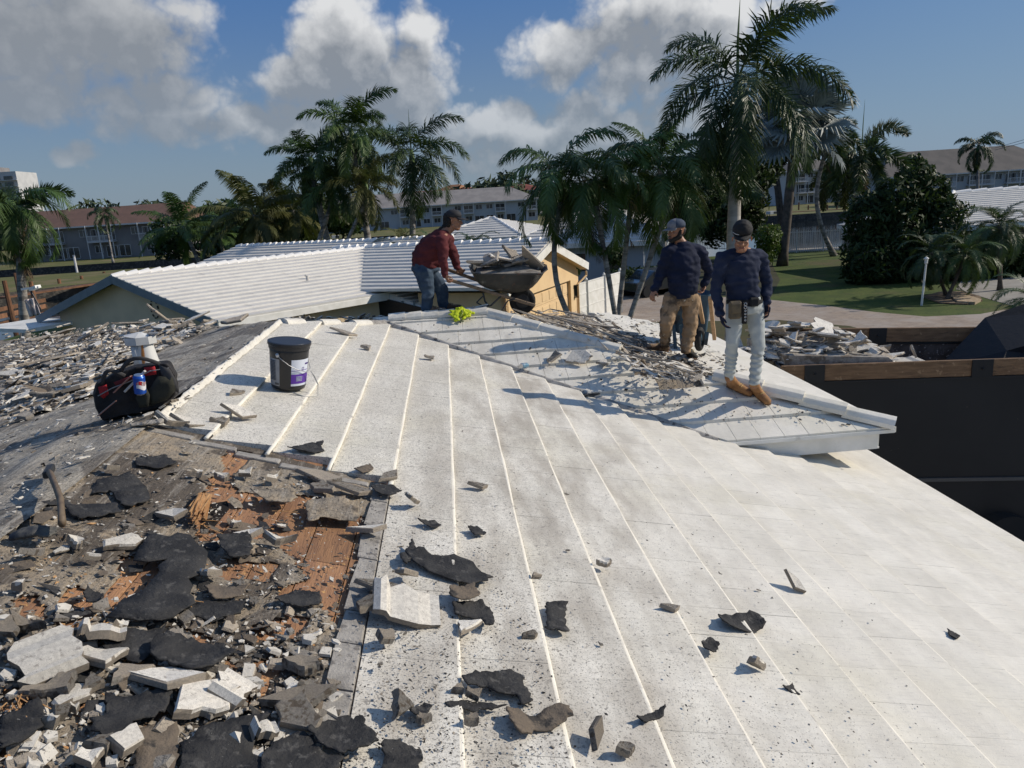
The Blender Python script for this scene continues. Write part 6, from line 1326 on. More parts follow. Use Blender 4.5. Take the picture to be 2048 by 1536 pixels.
# --- right-hand man: black cap, navy shirt, pale grey jeans, tan boots, tool belt
def man_right():
    Y = 7.25; a = lambda u, v, dy=0: aty(u, v, Y + dy)
    o = thing('person', 'man in a black cap, grey jeans and tan boots with a tool belt, looking down', 'person', PC.px(1490, 792))
    par = o; inv = Vector(o.location)
    def L(p): return p - inv
    g = lambda u, v, dy=0: L(a(u, v, dy))
    hc = g(1484, 477, -.06); f = Vector((-.34, -.90, -.26)); up_ = Vector((-.05, -.26, .95))
    neck = g(1484, 500, .02); ShL, ShR = g(1444, 516, -.02), g(1521, 513, .05); ElL, ElR = g(1431, 577, -.02), g(1534, 567, .08); WrL, WrR = g(1441, 628, -.12), g(1533, 606, .0)
    pel = g(1489, 602, .02); hipL, hipR = g(1472, 618, 0), g(1508, 616, .03); knL, knR = g(1465, 683, -.06), g(1517, 688, -.07)
    anL, anR = g(1459, 757, .04), g(1508, 770, -.12)
    b = MB(); Pt = head(b, hc, f, up_, 1.13); b.capsule(hc + Vector((0, .03, -.06)), neck, .058, .066, 12)
    chain(b, [neck, g(1484, 545), pel], [(.07, .06), (.13, .09), (.12, .09)]); chain(b, [ShL, ElL, WrL], [.045, .036, .026]); chain(b, [ShR, ElR, WrR], [.045, .036, .026])
    b.capsule(neck, ShL, .05, .045); b.capsule(neck, ShR, .05, .045)
    chain(b, [hipL, knL, anL], [.07, .05, .04]); chain(b, [hipR, knR, anR], [.07, .05, .04]); b.capsule(pel, hipL, .08, .07); b.capsule(pel, hipR, .08, .07)
    b.capsule(neck, hc + Vector((0, .01, -.09)), .056, .052)
    hand(b, WrL, g(1447, 652, -.14) - WrL, (.9, -.2, 0), 1, .35); hand(b, WrR, g(1533, 628, -.02) - WrR, (-.9, -.3, 0), -1, .45)
    remeshed('body', b, .006, m_skin, o, 3); face_bits(Pt, o)
    b = MB(); e = pel + U * -.02
    b.tube([neck + U * .015, neck - U * .03, g(1483, 525, .01), g(1482, 560), g(1486, 590), g(1488, 612)], [(.075, .068), (.13, .085), (.195, .125), (.175, .125), (.165, .12), (.17, .125)], 20, up=(0, -1, 0))
    for S_, E_, W_, q in ((ShL, ElL, WrL, -1), (ShR, ElR, WrR, 1)):
        b.capsule(neck - U * .05 + Vector((.05 * q, 0, 0)), S_, .075, .072); chain(b, [S_, E_, W_], [.072, .056, .043])
    remeshed('shirt', b, .009, m_navy2, o, 5, folds(.017, 1, 3))
    for W_, h_, pn, sd_ in ((WrL, g(1447, 652, -.14), (.9, -.2, 0), 1), (WrR, g(1533, 628, -.02), (-.9, -.3, 0), -1)):
        b = MB(); hand(b, W_ + (h_ - W_) * .02, h_ - W_, pn, sd_, .4, 1.13); b.capsule(W_ - (h_ - W_) * .5, W_, .036, .034); remeshed('glove', b, .006, m_navy, o, 3)
    b = MB(); b.tube([g(1488, 596), g(1489, 612), g(1489, 626)], [(.165, .118), (.172, .125), (.15, .12)], 20, up=(0, -1, 0))
    for h_, k_, n_, dx in ((hipL, knL, anL, -.01), (hipR, knR, anR, .01)): chain(b, [h_ + Vector((dx, 0, .02)), h_.lerp(k_, .5), k_, k_.lerp(n_, .5), n_ + U * .03], [(.093, .093), .084, .066, .060, .056])
    remeshed('jeans', b, .009, m_greyj, o, 4, lambda c: .007 * math.sin(c[2] * (95 if c[2] < .55 else 60) + 6 * nz(c, 5)) * (.85 if c[2] < .6 else .35) + .004 * nz(c, 14))
    n = PC.n
    hL = L(PC.px(1454, 772)); tL = L(PC.px(1497, 790)); boot(o, hL, hL + (tL - hL).normalized() * .30, anL + U * .02, m_boot, n, 1.05)
    hR = L(PC.px(1503, 782)); dR = Vector((.35, -.93, 0)); dR.z = PC.a * dR.x + PC.b * dR.y; boot(o, hR, hR + dR.normalized() * .29, anR + U * .02, m_boot, n, 1.05)
    cp = cap_hat(o, Pt, 1, m_blkc, m_blkc, brim=.07, droop=-.012, lift=.012)
    b = MB(); b.capsule(Pt(0, -.03, .075), Pt(0, .0, .075), .098, .096, 16); b.capsule(Pt(0, -.07, .0), Pt(0, -.06, .05), .062, .075, 14); remeshed('knit_hood', b, .008, m_blkc, o, 4, folds(.004, 2, 9))
    b = MB(); b.tube([Pt(.03, .10, .066), Pt(.06, .075, .066), Pt(.08, .03, .066)], .003, 5); b.build('cap_piping', m_eye, cp)
    # belt
    b = MB(); pts = [g(1489, 601) + Vector((math.cos(t) * .178, math.sin(t) * .132, .01 * math.sin(t * 2))) for t in np.linspace(0, 2 * math.pi, 25)]; b.tube(pts, [(.005, .024)] * 25, 6, cap=False, up=(0, 0, 1)); bl_ = b.build('tool_belt', m_blkc, o)
    m_pou = mat('leather_pouch', (.13, .10, .06), (.08, .065, .045), sc=12, rough=.8, bump=.5, bsc=60)
    c = g(1470, 620, -.16); b = MB(); b.box(c, (.13, .05, .18)); q = b.build('pouch', m_pou, bl_); q.modifiers.new('b', 'BEVEL').width = .018
    b = MB(); b.box(c + Vector((0, -.03, .02)), (.10, .02, .10)); q = b.build('pouch_pocket', m_pou, bl_); q.modifiers.new('b', 'BEVEL').width = .008
    c = g(1489, 626, -.17); b = MB(); b.box(c, (.055, .03, .22)); q = b.build('tool_strap', m_blkc, bl_); q.modifiers.new('b', 'BEVEL').width = .01
    b = MB()
    for k in range(6):
        r_ = .014 if k < 2 else .008; b.tube([c + Vector((math.cos(t) * r_, -.022, .09 - k * .032 + math.sin(t) * r_)) for t in np.linspace(0, 6.283, 9)], .003, 5, cap=False)
    b.build('ring', mat('steel', (.6, .6, .6), rough=.3, metal=1), bl_)
    b = MB(); b.box(g(1508, 604, -.13), (.10, .05, .09)); q = b.build('pouch', m_blkc, bl_); q.modifiers.new('b', 'BEVEL').width = .015
man_right()

# --- middle man: grey and navy cap, beard, navy shirt, stained khaki trousers
def man_mid():
    Y = 8.7; o = thing('person', 'bearded man in a grey and navy cap and stained khaki trousers, looking left', 'person', PD.px(1355, 706)); inv = Vector(o.location)
    g = lambda u, v, dy=0: aty(u, v, Y + dy) - inv
    L = lambda p: p - inv
    hc = g(1353, 462, -.0); f = Vector((-.95, -.30, -.05)); up_ = U
    neck = g(1362, 486, .02); ShL, ShR = g(1335, 505, -.02), g(1401, 505, .04); ElL, ElR = g(1322, 549, .02), g(1419, 543, .12); WrL, WrR = g(1309, 578, -.04), g(1408, 569, .12)
    pel = g(1362, 590); hipL, hipR = g(1345, 602), g(1381, 602); knL, knR = g(1332, 645, -.10), g(1381, 650, -.04); anL, anR = g(1331, 689, -.0), g(1372, 701, -.1)
    b = MB(); Pt = head(b, hc, f, up_, 1.13); b.capsule(hc + Vector((.02, .02, -.07)), neck, .055, .062)
    b.capsule(neck, hc + Vector((.01, .01, -.08)), .058, .054)
    chain(b, [neck, g(1365, 540), pel], [(.07, .06), (.14, .1), (.13, .1)]); chain(b, [ShL, ElL, WrL], [.05, .038, .028]); chain(b, [ShR, ElR, WrR], [.05, .038, .028]); b.capsule(neck, ShL, .05, .05); b.capsule(neck, ShR, .05, .05)
    chain(b, [hipL, knL, anL], [.07, .05, .04]); chain(b, [hipR, knR, anR], [.07, .05, .04]); b.capsule(pel, hipL, .08, .07); b.capsule(pel, hipR, .08, .07)
    hand(b, WrL, g(1304, 593, -.06) - WrL, (.8, .5, 0), 1, .45, 1.05); hand(b, WrR, g(1403, 584, .1) - WrR, (-.8, -.4, 0), -1, .75, 1.05)
    remeshed('body', b, .006, m_skin, o, 3); face_bits(Pt, o)
    b = MB(); b.capsule(Pt(-.05, .0, -.055), Pt(-.012, .062, -.085), .034, .03); b.capsule(Pt(.05, .0, -.055), Pt(.012, .062, -.085), .034, .03); b.capsule(Pt(-.012, .066, -.088), Pt(.012, .066, -.088), .032, .032)
    b.capsule(Pt(.066, -.006, -.0), Pt(.06, .01, -.05), .020, .026); b.capsule(Pt(-.066, -.006, -.0), Pt(-.06, .01, -.05), .020, .026); b.capsule(Pt(-.018, .090, -.047), Pt(.018, .090, -.047), .006, .006)
    b.capsule(Pt(0, -.075, .0), Pt(0, -.06, -.03), .045, .04)
    remeshed('beard', b, .006, m_hair, o, 2, folds(.003, 6, 4))
    cap_hat(o, Pt, 1, mat('cap_navy', (.045, .065, .10), (.035, .05, .08), sc=30, rough=.85), mat('cap_grey', (.20, .20, .21), (.16, .16, .17), sc=30, rough=.85), brim=.08)
    b = MB(); n = 9; vs = []
    for i in range(5):
        for k in range(n):
            a_ = R(35 + 110 * k / (n - 1)); z, r = [(0, .094), (.035, .097), (.062, .084), (.083, .056), (.094, .018)][i]; vs.append(Pt(math.cos(a_) * r * .93, math.sin(a_) * r * 1.06 - .004, .036 + z))
    b.add(vs, [(i * n + k, i * n + k + 1, (i + 1) * n + k + 1, (i + 1) * n + k) for i in range(4) for k in range(n - 1)]); b.build('cap_front', MATS['cap_grey'], o, smooth=True)
    b = MB(); b.tube([neck + U * .02, neck - U * .03, g(1366, 515), g(1367, 550, -.02), g(1366, 575, -.02), g(1365, 594, -.01)], [(.08, .07), (.14, .09), (.205, .14), (.20, .155), (.185, .15), (.17, .135)], 20, up=(0, -1, 0))
    for S_, E_, W_, q in ((ShL, ElL, WrL, -1), (ShR, ElR, WrR, 1)): b.capsule(neck - U * .05 + Vector((.05 * q, 0, 0)), S_, .08, .08); chain(b, [S_, E_, W_], [.08, .064, .045])
    remeshed('shirt', b, .009, m_navy, o, 5, folds(.017, 1, 6))
    b = MB(); b.tube([g(1364, 585), g(1364, 598), g(1364, 610)], [(.175, .135), (.18, .14), (.15, .13)], 20, up=(0, -1, 0))
    for h_, k_, n_, dx in ((hipL, knL, anL, -.01), (hipR, knR, anR, .01)): chain(b, [h_ + Vector((dx, 0, .02)), h_.lerp(k_, .5), k_, k_.lerp(n_, .55), n_ + U * .02], [.108, .102, .085, .076, .066])
    remeshed('trousers', b, .010, m_khaki, o, 4, lambda c: .013 * nz((c[0] * 8, c[1] * 8, c[2] * 17), 1, 3) + .006 * nz(c, 25) + (.006 * math.sin(c[2] * 90) if c[2] < .3 else 0))
    n = PD.n
    hL = L(PD.px(1335, 704)); dL = Vector((-1, -.25, 0)); dL.z = PD.a * dL.x + PD.b * dL.y; boot(o, hL, hL + dL.normalized() * .31, anL + U * .01, m_boot2, n, 1.05)
    hR = L(PD.px(1371, 710)); dR = Vector((.1, -1, 0)); dR.z = PD.a * dR.x + PD.b * dR.y; boot(o, hR, hR + dR.normalized() * .29, anR + U * .01, mat('dark_boot', (.05, .045, .035), (.03, .028, .024), sc=8, rough=.85), n, 1.05)
man_mid()

# --- stooping man with the wheelbarrow
def man_left():
    Y = 9.65; o = thing('person', 'stooping man in a maroon shirt and blue jeans leaning over a loaded wheelbarrow', 'person', aty(868, 628, Y)); inv = Vector(o.location)
    g = lambda u, v, dy=0: aty(u, v, Y + dy) - inv
    hc = g(907, 441); f = Vector((.95, -.18, -.12)); up_ = Vector((.1, 0, 1))
    neck = g(890, 466); ShN, ShF = g(884, 484, -.19), g(896, 480, .2); ElN, ElF = g(887, 521, -.25), g(908, 512, .22); WrN, WrF = g(890, 549, -.25), g(914, 533, .20)
    pel = g(851, 536); hN, hF = g(848, 545, -.10), g(858, 543, .10); kN, kF = g(856, 585, -.12), g(884, 580, .12); aN, aF = g(853, 620, -.10), g(887, 614, .12)
    b = MB(); Pt = head(b, hc, f, up_, 1.1); b.capsule(hc + Vector((-.03, 0, -.06)), neck, .056, .064); b.capsule(neck, hc + Vector((-.02, 0, -.07)), .058, .056)
    chain(b, [neck, g(862, 500), pel], [(.08, .08), (.12, .13), (.12, .12)]); chain(b, [ShN, ElN, WrN], [.05, .04, .03]); chain(b, [ShF, ElF, WrF], [.05, .04, .03]); b.capsule(neck, ShN, .06, .05); b.capsule(neck, ShF, .06, .05)
    chain(b, [hN, kN, aN], [.08, .055, .04]); chain(b, [hF, kF, aF], [.08, .055, .04]); b.capsule(pel, hN, .08, .08); b.capsule(pel, hF, .08, .08)
    hand(b, WrN, g(896, 562, -.27) - WrN, (.75, .1, -.3), 1, .9, 1.1); hand(b, WrF, g(921, 541, .2) - WrF, (.5, .1, -.6), -1, .9, 1.1)
    remeshed('body', b, .006, m_skin, o, 3); face_bits(Pt, o, 1.02)
    cap_hat(o, Pt, 1, mat('cap_charcoal', (.03, .03, .034), (.022, .022, .025), sc=30, rough=.8), mat('cap_charcoal2', (.028, .028, .032), rough=.8), brim=.085)
    b = MB(); b.capsule(Pt(0, -.06, .03), Pt(0, -.075, -.05), .075, .055); b.capsule(Pt(.05, -.04, .0), Pt(.05, -.05, -.06), .036, .028); b.capsule(Pt(-.05, -.04, .0), Pt(-.05, -.05, -.06), .036, .028); b.capsule(Pt(0, -.05, -.05), neck + Vector((-.05, 0, .03)), .05, .045)
    remeshed('hair', b, .007, m_hair, o, 2, folds(.006, 5, 8))
    b = MB(); b.tube([neck + Vector((.01, 0, .035)), neck + Vector((-.01, 0, -.01)), g(876, 484), g(862, 500), g(852, 518), g(851, 534)], [(.075, .075), (.11, .12), (.155, .20), (.19, .205), (.185, .185), (.175, .175)], 20, up=(0, -1, 0))
    b.tube([g(870, 494), g(866, 512), g(864, 527)], [(.13, .15), (.165, .16), (.14, .15)], 16, up=(0, -1, 0))
    for S_, E_, W_, q in ((ShN, ElN, WrN, -1), (ShF, ElF, WrF, 1)): b.capsule(neck + Vector((-.05, .06 * q, -.05)), S_, .09, .078); chain(b, [S_, E_, W_], [.078, .062, .045])
    remeshed('shirt', b, .010, m_maroon, o, 5, folds(.016, 1, 12))
    b = MB(); b.tube([g(853, 527), g(850, 538), g(852, 548)], [(.175, .17), (.18, .175), (.15, .15)], 20, up=(0, -1, 0))
    for h_, k_, n_ in ((hN, kN, aN), (hF, kF, aF)): chain(b, [h_, h_.lerp(k_, .5), k_, k_.lerp(n_, .5), n_], [.118, .105, .085, .078, .070])
    remeshed('jeans', b, .010, m_jeans, o, 4, folds(.010, 1, 14))
    for hq, aq in ((g(850, 628, -.1), aN), (g(884, 622, .12), aF)): boot(o, hq, hq + Vector((.29, -.03, .0)), aq, m_boot2, U, 1.05)
man_left()

# ---------------------------------------------------------------- wheelbarrows
m_tray = mat('barrow_tray', (.028, .029, .028), (.05, .05, .046), sc=6, rough=.6, bump=.5, bsc=30, c3=(.20, .19, .17), sc3=5, t3=(.58, .72), c4=(.10, .05, .03), sc4=14, t4=(.6, .7))
m_handle = mat('barrow_handle', (.22, .165, .115), (.15, .11, .075), sc=5, rough=.8, bump=.4, bsc=20, stretch=(2, 6, 6), c3=(.08, .06, .045), sc3=6, t3=(.55, .7)); m_iron = mat('painted_iron', (.03, .031, .033), (.05, .05, .05), sc=8, rough=.5)
m_bblue = mat('blue_barrow_paint', (.025, .06, .095), (.04, .085, .12), sc=6, rough=.55, bump=.3, bsc=30, c3=(.03, .035, .04), sc3=4, t3=(.5, .66))
def tray(b, rim, bot, mi=0):      # rim and bottom rings of points
    n = len(rim); b.add(rim + bot, [(i, (i + 1) % n, n + (i + 1) % n, n + i) for i in range(n)] + [tuple(n + i for i in range(n))], mi)
def barrow_side():
    wb = thing('wheelbarrow', 'loaded grey wheelbarrow with timber handles pushed by the stooping man', 'wheelbarrow'); n0, n1 = 9.40, 10.02; nm = (n0 + n1) / 2
    b = MB(); rim = [aty(*p) for p in ((943, 534, nm), (948, 546, n0 + .02), (965, 549, n0 - .03), (1040, 550, n0 - .03), (1078, 549, n0), (1090, 540, nm - .1), (1088, 532, nm + .15), (1070, 527, n1), (1000, 525, n1 + .03), (955, 526, n1))]
    bot = [aty(*p) for p in ((962, 571, nm), (964, 577, n0 + .12), (975, 580, n0 + .1), (1020, 588, n0 + .1), (1045, 591, n0 + .12), (1052, 589, nm - .05), (1052, 587, nm + .1), (1044, 585, n1 - .1), (1010, 579, n1 - .1), (975, 572, n1 - .1))]
    cen = sum(rim + bot, Vector()) / 20; rim = [cen + (p - cen) * 1.06 for p in rim]; bot = [cen + (p - cen) * 1.16 for p in bot]
    tray(b, rim, bot); o = b.build('tray', m_tray, wb, smooth=False); md = o.modifiers.new('s', 'SUBSURF'); md.levels = 2; md.render_levels = 2; o.modifiers.new('t', 'SOLIDIFY').thickness = .004
    b = MB(); b.tube(rim + [rim[0]], .010, 6); b.build('rim', m_tray, o)
    for (a, c, yy) in (((893, 558), (1070, 611), n0 + .04), ((884, 535), (1058, 598), n1 - .06)):
        b = MB(); b.beam(aty(*a, yy), aty(*c, yy + (.12 if yy < 9.7 else -.12)), .042, .042); q = b.build('handle', m_handle, wb); q.modifiers.new('b', 'BEVEL').width = .007
    for p in ((966, 583), (980, 588), (1000, 592)): pass
    for yy in (n0 + .1, n1 - .1):
        b = MB(); L0, L1, L2 = aty(966, 586, yy), aty(978, 612, yy), aty(1002, 592, yy); b.tube([L0, aty(970, 603, yy), L1, aty(982, 611, yy), L2], .012, 6); b.build('leg', m_iron, wb)
        b = MB(); b.tube([aty(953, 605, yy), aty(968, 613, yy), L1], .009, 6); b.tube([aty(953, 605, yy), aty(968, 590, yy)], .009, 6); b.build('leg_brace', m_iron, wb)
        b = MB(); b.tube([aty(1003, 622, yy), aty(1015, 602, yy), aty(1030, 598, yy)], .010, 6); b.build('brace', m_iron, wb)
    b = MB(); c = aty(1045, 602, nm); ax = Vector((.04, 1, 0)).normalized(); rad = .165
    b.tube([c + Vector((math.cos(t) * (rad - .035), 0, math.sin(t) * (rad - .035))) for t in np.linspace(0, 2 * math.pi, 33)], [(.045, .04)] * 33, 10, cap=False, up=(0, 1, 0)); w = b.build('wheel', MATS['tyre'], wb, smooth=True)
    b = MB(); b.tube([c - ax * .02, c + ax * .02], rad - .06, 24); b.tube([c - ax * .12, c + ax * .12], .014, 8); b.build('hub', m_iron, w)
    b = MB(); a = aty(1064, 548, n0); b.tube([a, aty(1060, 575, n0), aty(1052, 607, n0 + .1)], .003, 4); b.build('cord', m_iron, wb)
    ld = [(985, 520, 78, 'c', 1.0, .5, 'tan slab of tile leaning at the back of the wheelbarrow load'), (1005, 512, 60, 'w', .3, .25, 'flat white-edged tile on top of the wheelbarrow load'), (1022, 508, 46, 'c', -.8, .8, 'pinkish tile piece sticking up from the wheelbarrow load'), (1060, 528, 64, 'w', .9, .75, 'large pale tile slab standing at the front of the wheelbarrow'), (1005, 535, 46, 'c', 1.6, 1.2, 'narrow tan tile end standing in the middle of the wheelbarrow'), (1030, 532, 62, 'g', 1.4, 1.1, 'dark grey tile standing in the middle of the wheelbarrow'), (965, 530, 70, 'g', .2, .35, 'dark curved tile at the man\'s end of the wheelbarrow'), (1082, 533, 30, 'g', 0, .8, 'small dark chunk at the front rim of the wheelbarrow'), (975, 524, 40, 'w', .2, .3, 'small light shard behind the dark curved tile in the wheelbarrow'), (1045, 515, 40, 'g', .2, .6, 'grey shard between the slabs in the wheelbarrow'), (1020, 522, 60, 'g', .2, .2, 'grey slab lying under the flat tile in the wheelbarrow')]
    for k, (u, v, w_, kd, an_, tl, lab) in enumerate(ld): place_frag(aty(u, v + 10, nm + .04 * (k % 3 - 1)), U, kd, w_ * .78 * nm / F, an_, tl, lab, 'load of the wheelbarrow', .03, (k * 3) % 10)
    b = MB(); b.add([aty(950, 548, n0 + .05), aty(1082, 546, n0 + .06), aty(1080, 534, n1 - .05), aty(955, 532, n1 - .05), aty(1000, 532, nm), aty(1040, 530, nm)], [(0, 1, 5, 4), (1, 2, 5), (2, 3, 4, 5), (3, 0, 4)]); b.build('rubble', m_fragg, kind='stuff', label='grit and small tile filling the loaded wheelbarrow', cat='rubble')
barrow_side()
def barrow_end():
    wb = thing('wheelbarrow', 'blue wheelbarrow standing behind the man in khaki trousers', 'wheelbarrow'); Y0 = 9.3
    b = MB(); rim = [aty(*p) for p in ((1338, 592, Y0), (1336, 588, Y0 + .4), (1340, 586, Y0 + .95), (1412, 580, Y0 + .95), (1424, 582, Y0 + .4), (1420, 590, Y0))]
    bot = [aty(*p) for p in ((1352, 668, Y0 + .12), (1352, 664, Y0 + .4), (1354, 650, Y0 + .7), (1400, 646, Y0 + .7), (1412, 662, Y0 + .4), (1414, 666, Y0 + .12))]
    tray(b, rim, bot); o = b.build('tray', m_bblue, wb); md = o.modifiers.new('b', 'BEVEL'); md.width = .04; md.segments = 3; o.modifiers.new('t', 'SOLIDIFY').thickness = .006
    for u0, v0, u1, v1 in ((1396, 592, 1406, 645), (1420, 595, 1429, 678), (1330, 600, 1345, 650)): b = MB(); b.beam(aty(u0, v0, Y0 - .35), aty(u1, v1, Y0 + .1), .045, .045); b.build('handle', mat('light_timber', (.42, .28, .16), (.33, .21, .12), sc=6, rough=.7, stretch=(5, 5, 1)), wb)
    for u in (1347, 1361): b = MB(); b.beam(aty(u, 650, Y0), aty(u + 4, 697, Y0), .04, .03, (0, 1, 0)); b.build('leg', m_bblue, wb)
    c = aty(1399, 678, Y0 + .02); b = MB(); rad = .15
    b.tube([c + Vector((math.cos(t) * .5 * (rad - .03), math.cos(t) * .8 * (rad - .03), math.sin(t) * (rad - .03))) for t in np.linspace(0, 2 * math.pi, 33)], [(.042, .042)] * 33, 10, cap=False, up=(-.8, .5, 0)); w = b.build('wheel', MATS['tyre'], wb, smooth=True)
    b = MB(); ax = Vector((.8, -.5, 0)).normalized(); b.tube([c - ax * .02, c + ax * .02], rad - .05, 20); b.build('hub', m_bblue, w)
    b = MB(); b.beam(aty(1414, 664, Y0), aty(1410, 690, Y0), .05, .03, (0, 1, 0)); b.build('leg', m_bblue, wb)
barrow_end()
# ---------------------------------------------------------------- bucket
bk = thing('bucket', 'black plastic bucket with a white and purple label and a lid', 'bucket', PA.px(577, 772, .012)); bk.rotation_euler = (R(1.5), R(9), 0)
m_bp = mat('black_plastic', (.018, .018, .020), rough=.35, spec=.5); m_lab = mat('label_white', (.62, .66, .74), (.58, .62, .70), sc=4, rough=.5); m_labg = mat('label_grey', (.30, .31, .32), (.25, .26, .27), sc=14, rough=.6); m_purp = mat('label_purple', (.10, .035, .30), rough=.5)
b = MB(); b.tube([(0, 0, 0), (0, 0, .02), (0, 0, .28), (0, 0, .325)], [.122, .128, .143, .146], 40); b.build('pail', m_bp, bk, smooth=False).data.polygons.foreach_set('use_smooth', [len(p.vertices) == 4 for p in bk.children[0].data.polygons])
b = MB(); b.tube([(0, 0, .30), (0, 0, .325), (0, 0, .330), (0, 0, .350), (0, 0, .352)], [.150, .152, .158, .158, .150], 40); ld = b.build('lid', m_bp, bk)
b = MB(); b.tube([(0, 0, .346), (0, 0, .3535)], [.150, .146], 40, cap=False); b.tube([(0, 0, .340), (0, 0, .3475)], [.135, .135], 40); b.build('lid_rim', mat('lid_top', (.05, .055, .065), rough=.3, spec=.5), ld)
def label_strip(a0, a1, z0, z1, m, dr=.0015, par=bk, name='label'):
    b = MB(); n = 14; vs = []
    for k in range(n + 1):
        a = R(a0 + (a1 - a0) * k / n)
        for z in (z0, z1): r_ = .128 + (.143 - .128) * (z - .02) / .26 + dr; vs.append((math.cos(a) * r_, math.sin(a) * r_, z))
    b.add(vs, [(2 * k, 2 * k + 2, 2 * k + 3, 2 * k + 1) for k in range(n)]); return b.build(name, m, par, smooth=True)
label_strip(-158, -108, .028, .235, m_labg); 
l1 = label_strip(-72, -5, .050, .235, m_lab); label_strip(-72, -5, .052, .125, m_purp, .003, l1, 'label_band'); label_strip(-72, -5, .034, .050, m_lab, .002, l1, 'label_band'); label_strip(-72, -5, .150, .154, m_purp, .003, l1, 'label_line')
def on_pail(a, z, dr=.004): r_ = .128 + .015 * (z - .02) / .26 + dr; return Vector((math.cos(R(a)) * r_, math.sin(R(a)) * r_, z))
for a, z, s_, t_, m_ in ((-60, .10, .018, 'ROOF', m_lab), (-60, .083, .011, 'COATING', m_lab), (-30, .20, .014, 'SEAL', m_purp), (-133, .045, .018, 'UV', m_bp)): pass
b = MB()
for k in range(9):
    for j in range(4): p = on_pail(-55 + k * 2.4, .075 + j * .010, .004); b.box(p, (.004, .003, .005))
b.build('label_print', m_lab, l1)
b = MB()
for k in range(5): p = on_pail(-24 + k * 3, .20, .004); b.box(p, (.005, .003, .010))
for t in range(9): p = on_pail(-33 + 4 * math.cos(t * .7), .165 + .010 * math.sin(t * .7), .004); b.box(p, (.003, .003, .003))
b.build('label_print', MATS['label_purple'], l1)
b = MB()
for k in range(14): a0 = -150; b.box(on_pail(-133, .075 + k * .011, .003), (.055, .012, .0016), rot=Matrix.Rotation(R(-43), 3, 'Z'))
for k in range(4): b.box(on_pail(-124 + k * 4, .045, .004), (.006, .004, .014))
b.build('label_print', mat('print_dark', (.10, .10, .10), rough=.6), bk.children[2])
b = MB(); e0, e1 = on_pail(-112, .262, .008), on_pail(60, .262, .008); mid_ = on_pail(-30, .12, .03); mid2 = on_pail(-70, .16, .01)
b.tube([e0, on_pail(-98, .235, .010), on_pail(-80, .20, .012), on_pail(-55, .165, .016), on_pail(-25, .135, .022), on_pail(5, .15, .02), on_pail(35, .2, .012), e1], .0025, 6); b.build('handle', mat('wire', (.5, .5, .5), rough=.35, metal=.8), bk, smooth=True)
b = MB(); b.tube([e0 * .98, e0 * 1.05], .012, 12); b.build('handle_ear', mat('ear_white', (.55, .55, .55), rough=.5), bk)
b = MB(); b.tube([on_pail(-15, .14, .04), (.19, -.02, .10), (.225, -.04, .04), (.235, -.10, -.035), (.15, -.16, -.03), (.06, -.15, -.005)], [.004, .012, .007, .004, .012, .01], 6, flat=.4); b.build('tape_strip', mat('clear_tape', (.5, .5, .47), rough=.35), bk, smooth=True)

# ---------------------------------------------------------------- tool bag with a drink can in it
bc = PB.px(270, 825, .0); tb_ = thing('tool_bag', 'worn black and red tool bag tipped open on the ridge', 'bag', bc)
m_bag = mat('black_canvas', (.016, .015, .016), (.03, .028, .028), sc=9, rough=.8, bump=.6, bsc=50); m_red = mat('red_canvas', (.38, .02, .025), (.30, .015, .02), sc=9, rough=.75, bump=.3, bsc=60); m_grc = mat('dark_green_cloth', (.045, .045, .032), (.03, .03, .024), sc=9, rough=.9, bump=.5, bsc=30)
def gb(u, v, dy=0): return aty(u, v, bc.y + dy) - bc
b = MB(); fr_ = [(186, 790), (193, 768), (235, 745), (300, 728), (335, 728), (352, 752), (352, 790), (318, 818), (205, 842), (192, 820)]
vs = [gb(u, v, -.06) for u, v in fr_] + [gb(u + 4, v - 6, .16) for u, v in fr_]; n = len(fr_)
b.add(vs, [tuple(range(n)), tuple(reversed(range(n, 2 * n)))] + [(i, n + i, n + (i + 1) % n, (i + 1) % n) for i in range(n)])
remeshed('bag_body', b, .010, m_bag, tb_, 3, lambda c: .012 * nz(c, 9) + .005 * nz(c, 26))
def patch(name, px, m, dy=-.085, par=tb_, th=.006, amp=.012):
    b = MB(); c = [gb(u, v, dy) for u, v in px]; ctr = sum(c, Vector()) / len(c); k = len(c)
    vs = c + [p.lerp(ctr, .5) + Vector((0, -.004, 0)) for p in c] + [ctr + Vector((0, -.006, 0))]
    b.add(vs, [(i, (i + 1) % k, k + (i + 1) % k, k + i) for i in range(k)] + [(k + i, k + (i + 1) % k, 2 * k) for i in range(k)]); o = b.build(name, m, par, smooth=True)
    md2 = o.modifiers.new('t', 'SOLIDIFY'); md2.thickness = th; return o
patch('red_panel', [(197, 774), (213, 768), (217, 788), (208, 797), (202, 792)], m_red); patch('red_panel', [(289, 735), (310, 732), (313, 748), (290, 752)], m_red)
patch('red_panel', [(228, 764), (262, 752), (268, 756), (236, 776)], mat('dark_red', (.14, .018, .02), rough=.8)); patch('flap', [(315, 752), (292, 790), (300, 812), (335, 800), (352, 780), (345, 755)], m_grc, -.11)
patch('flap', [(272, 795), (290, 770), (300, 790), (298, 812), (280, 815)], m_grc, -.12)
patch('side_web', [(318, 730), (340, 738), (352, 760), (358, 785), (345, 780), (325, 750)], mat('grey_web', (.05, .05, .052), rough=.8), -.10)
b = MB(); b.beam(gb(196, 832, -.11), gb(232, 802, -.12), .018, .004); b.beam(gb(228, 785, -.11), gb(262, 752, -.115), .026, .006); b.build('strap', mat('pink_strap', (.34, .17, .14), rough=.7), tb_)
b = MB(); b.beam(gb(250, 783, -.115), gb(290, 742, -.12), .022, .012); b.build('white_tube', m_eye, tb_)
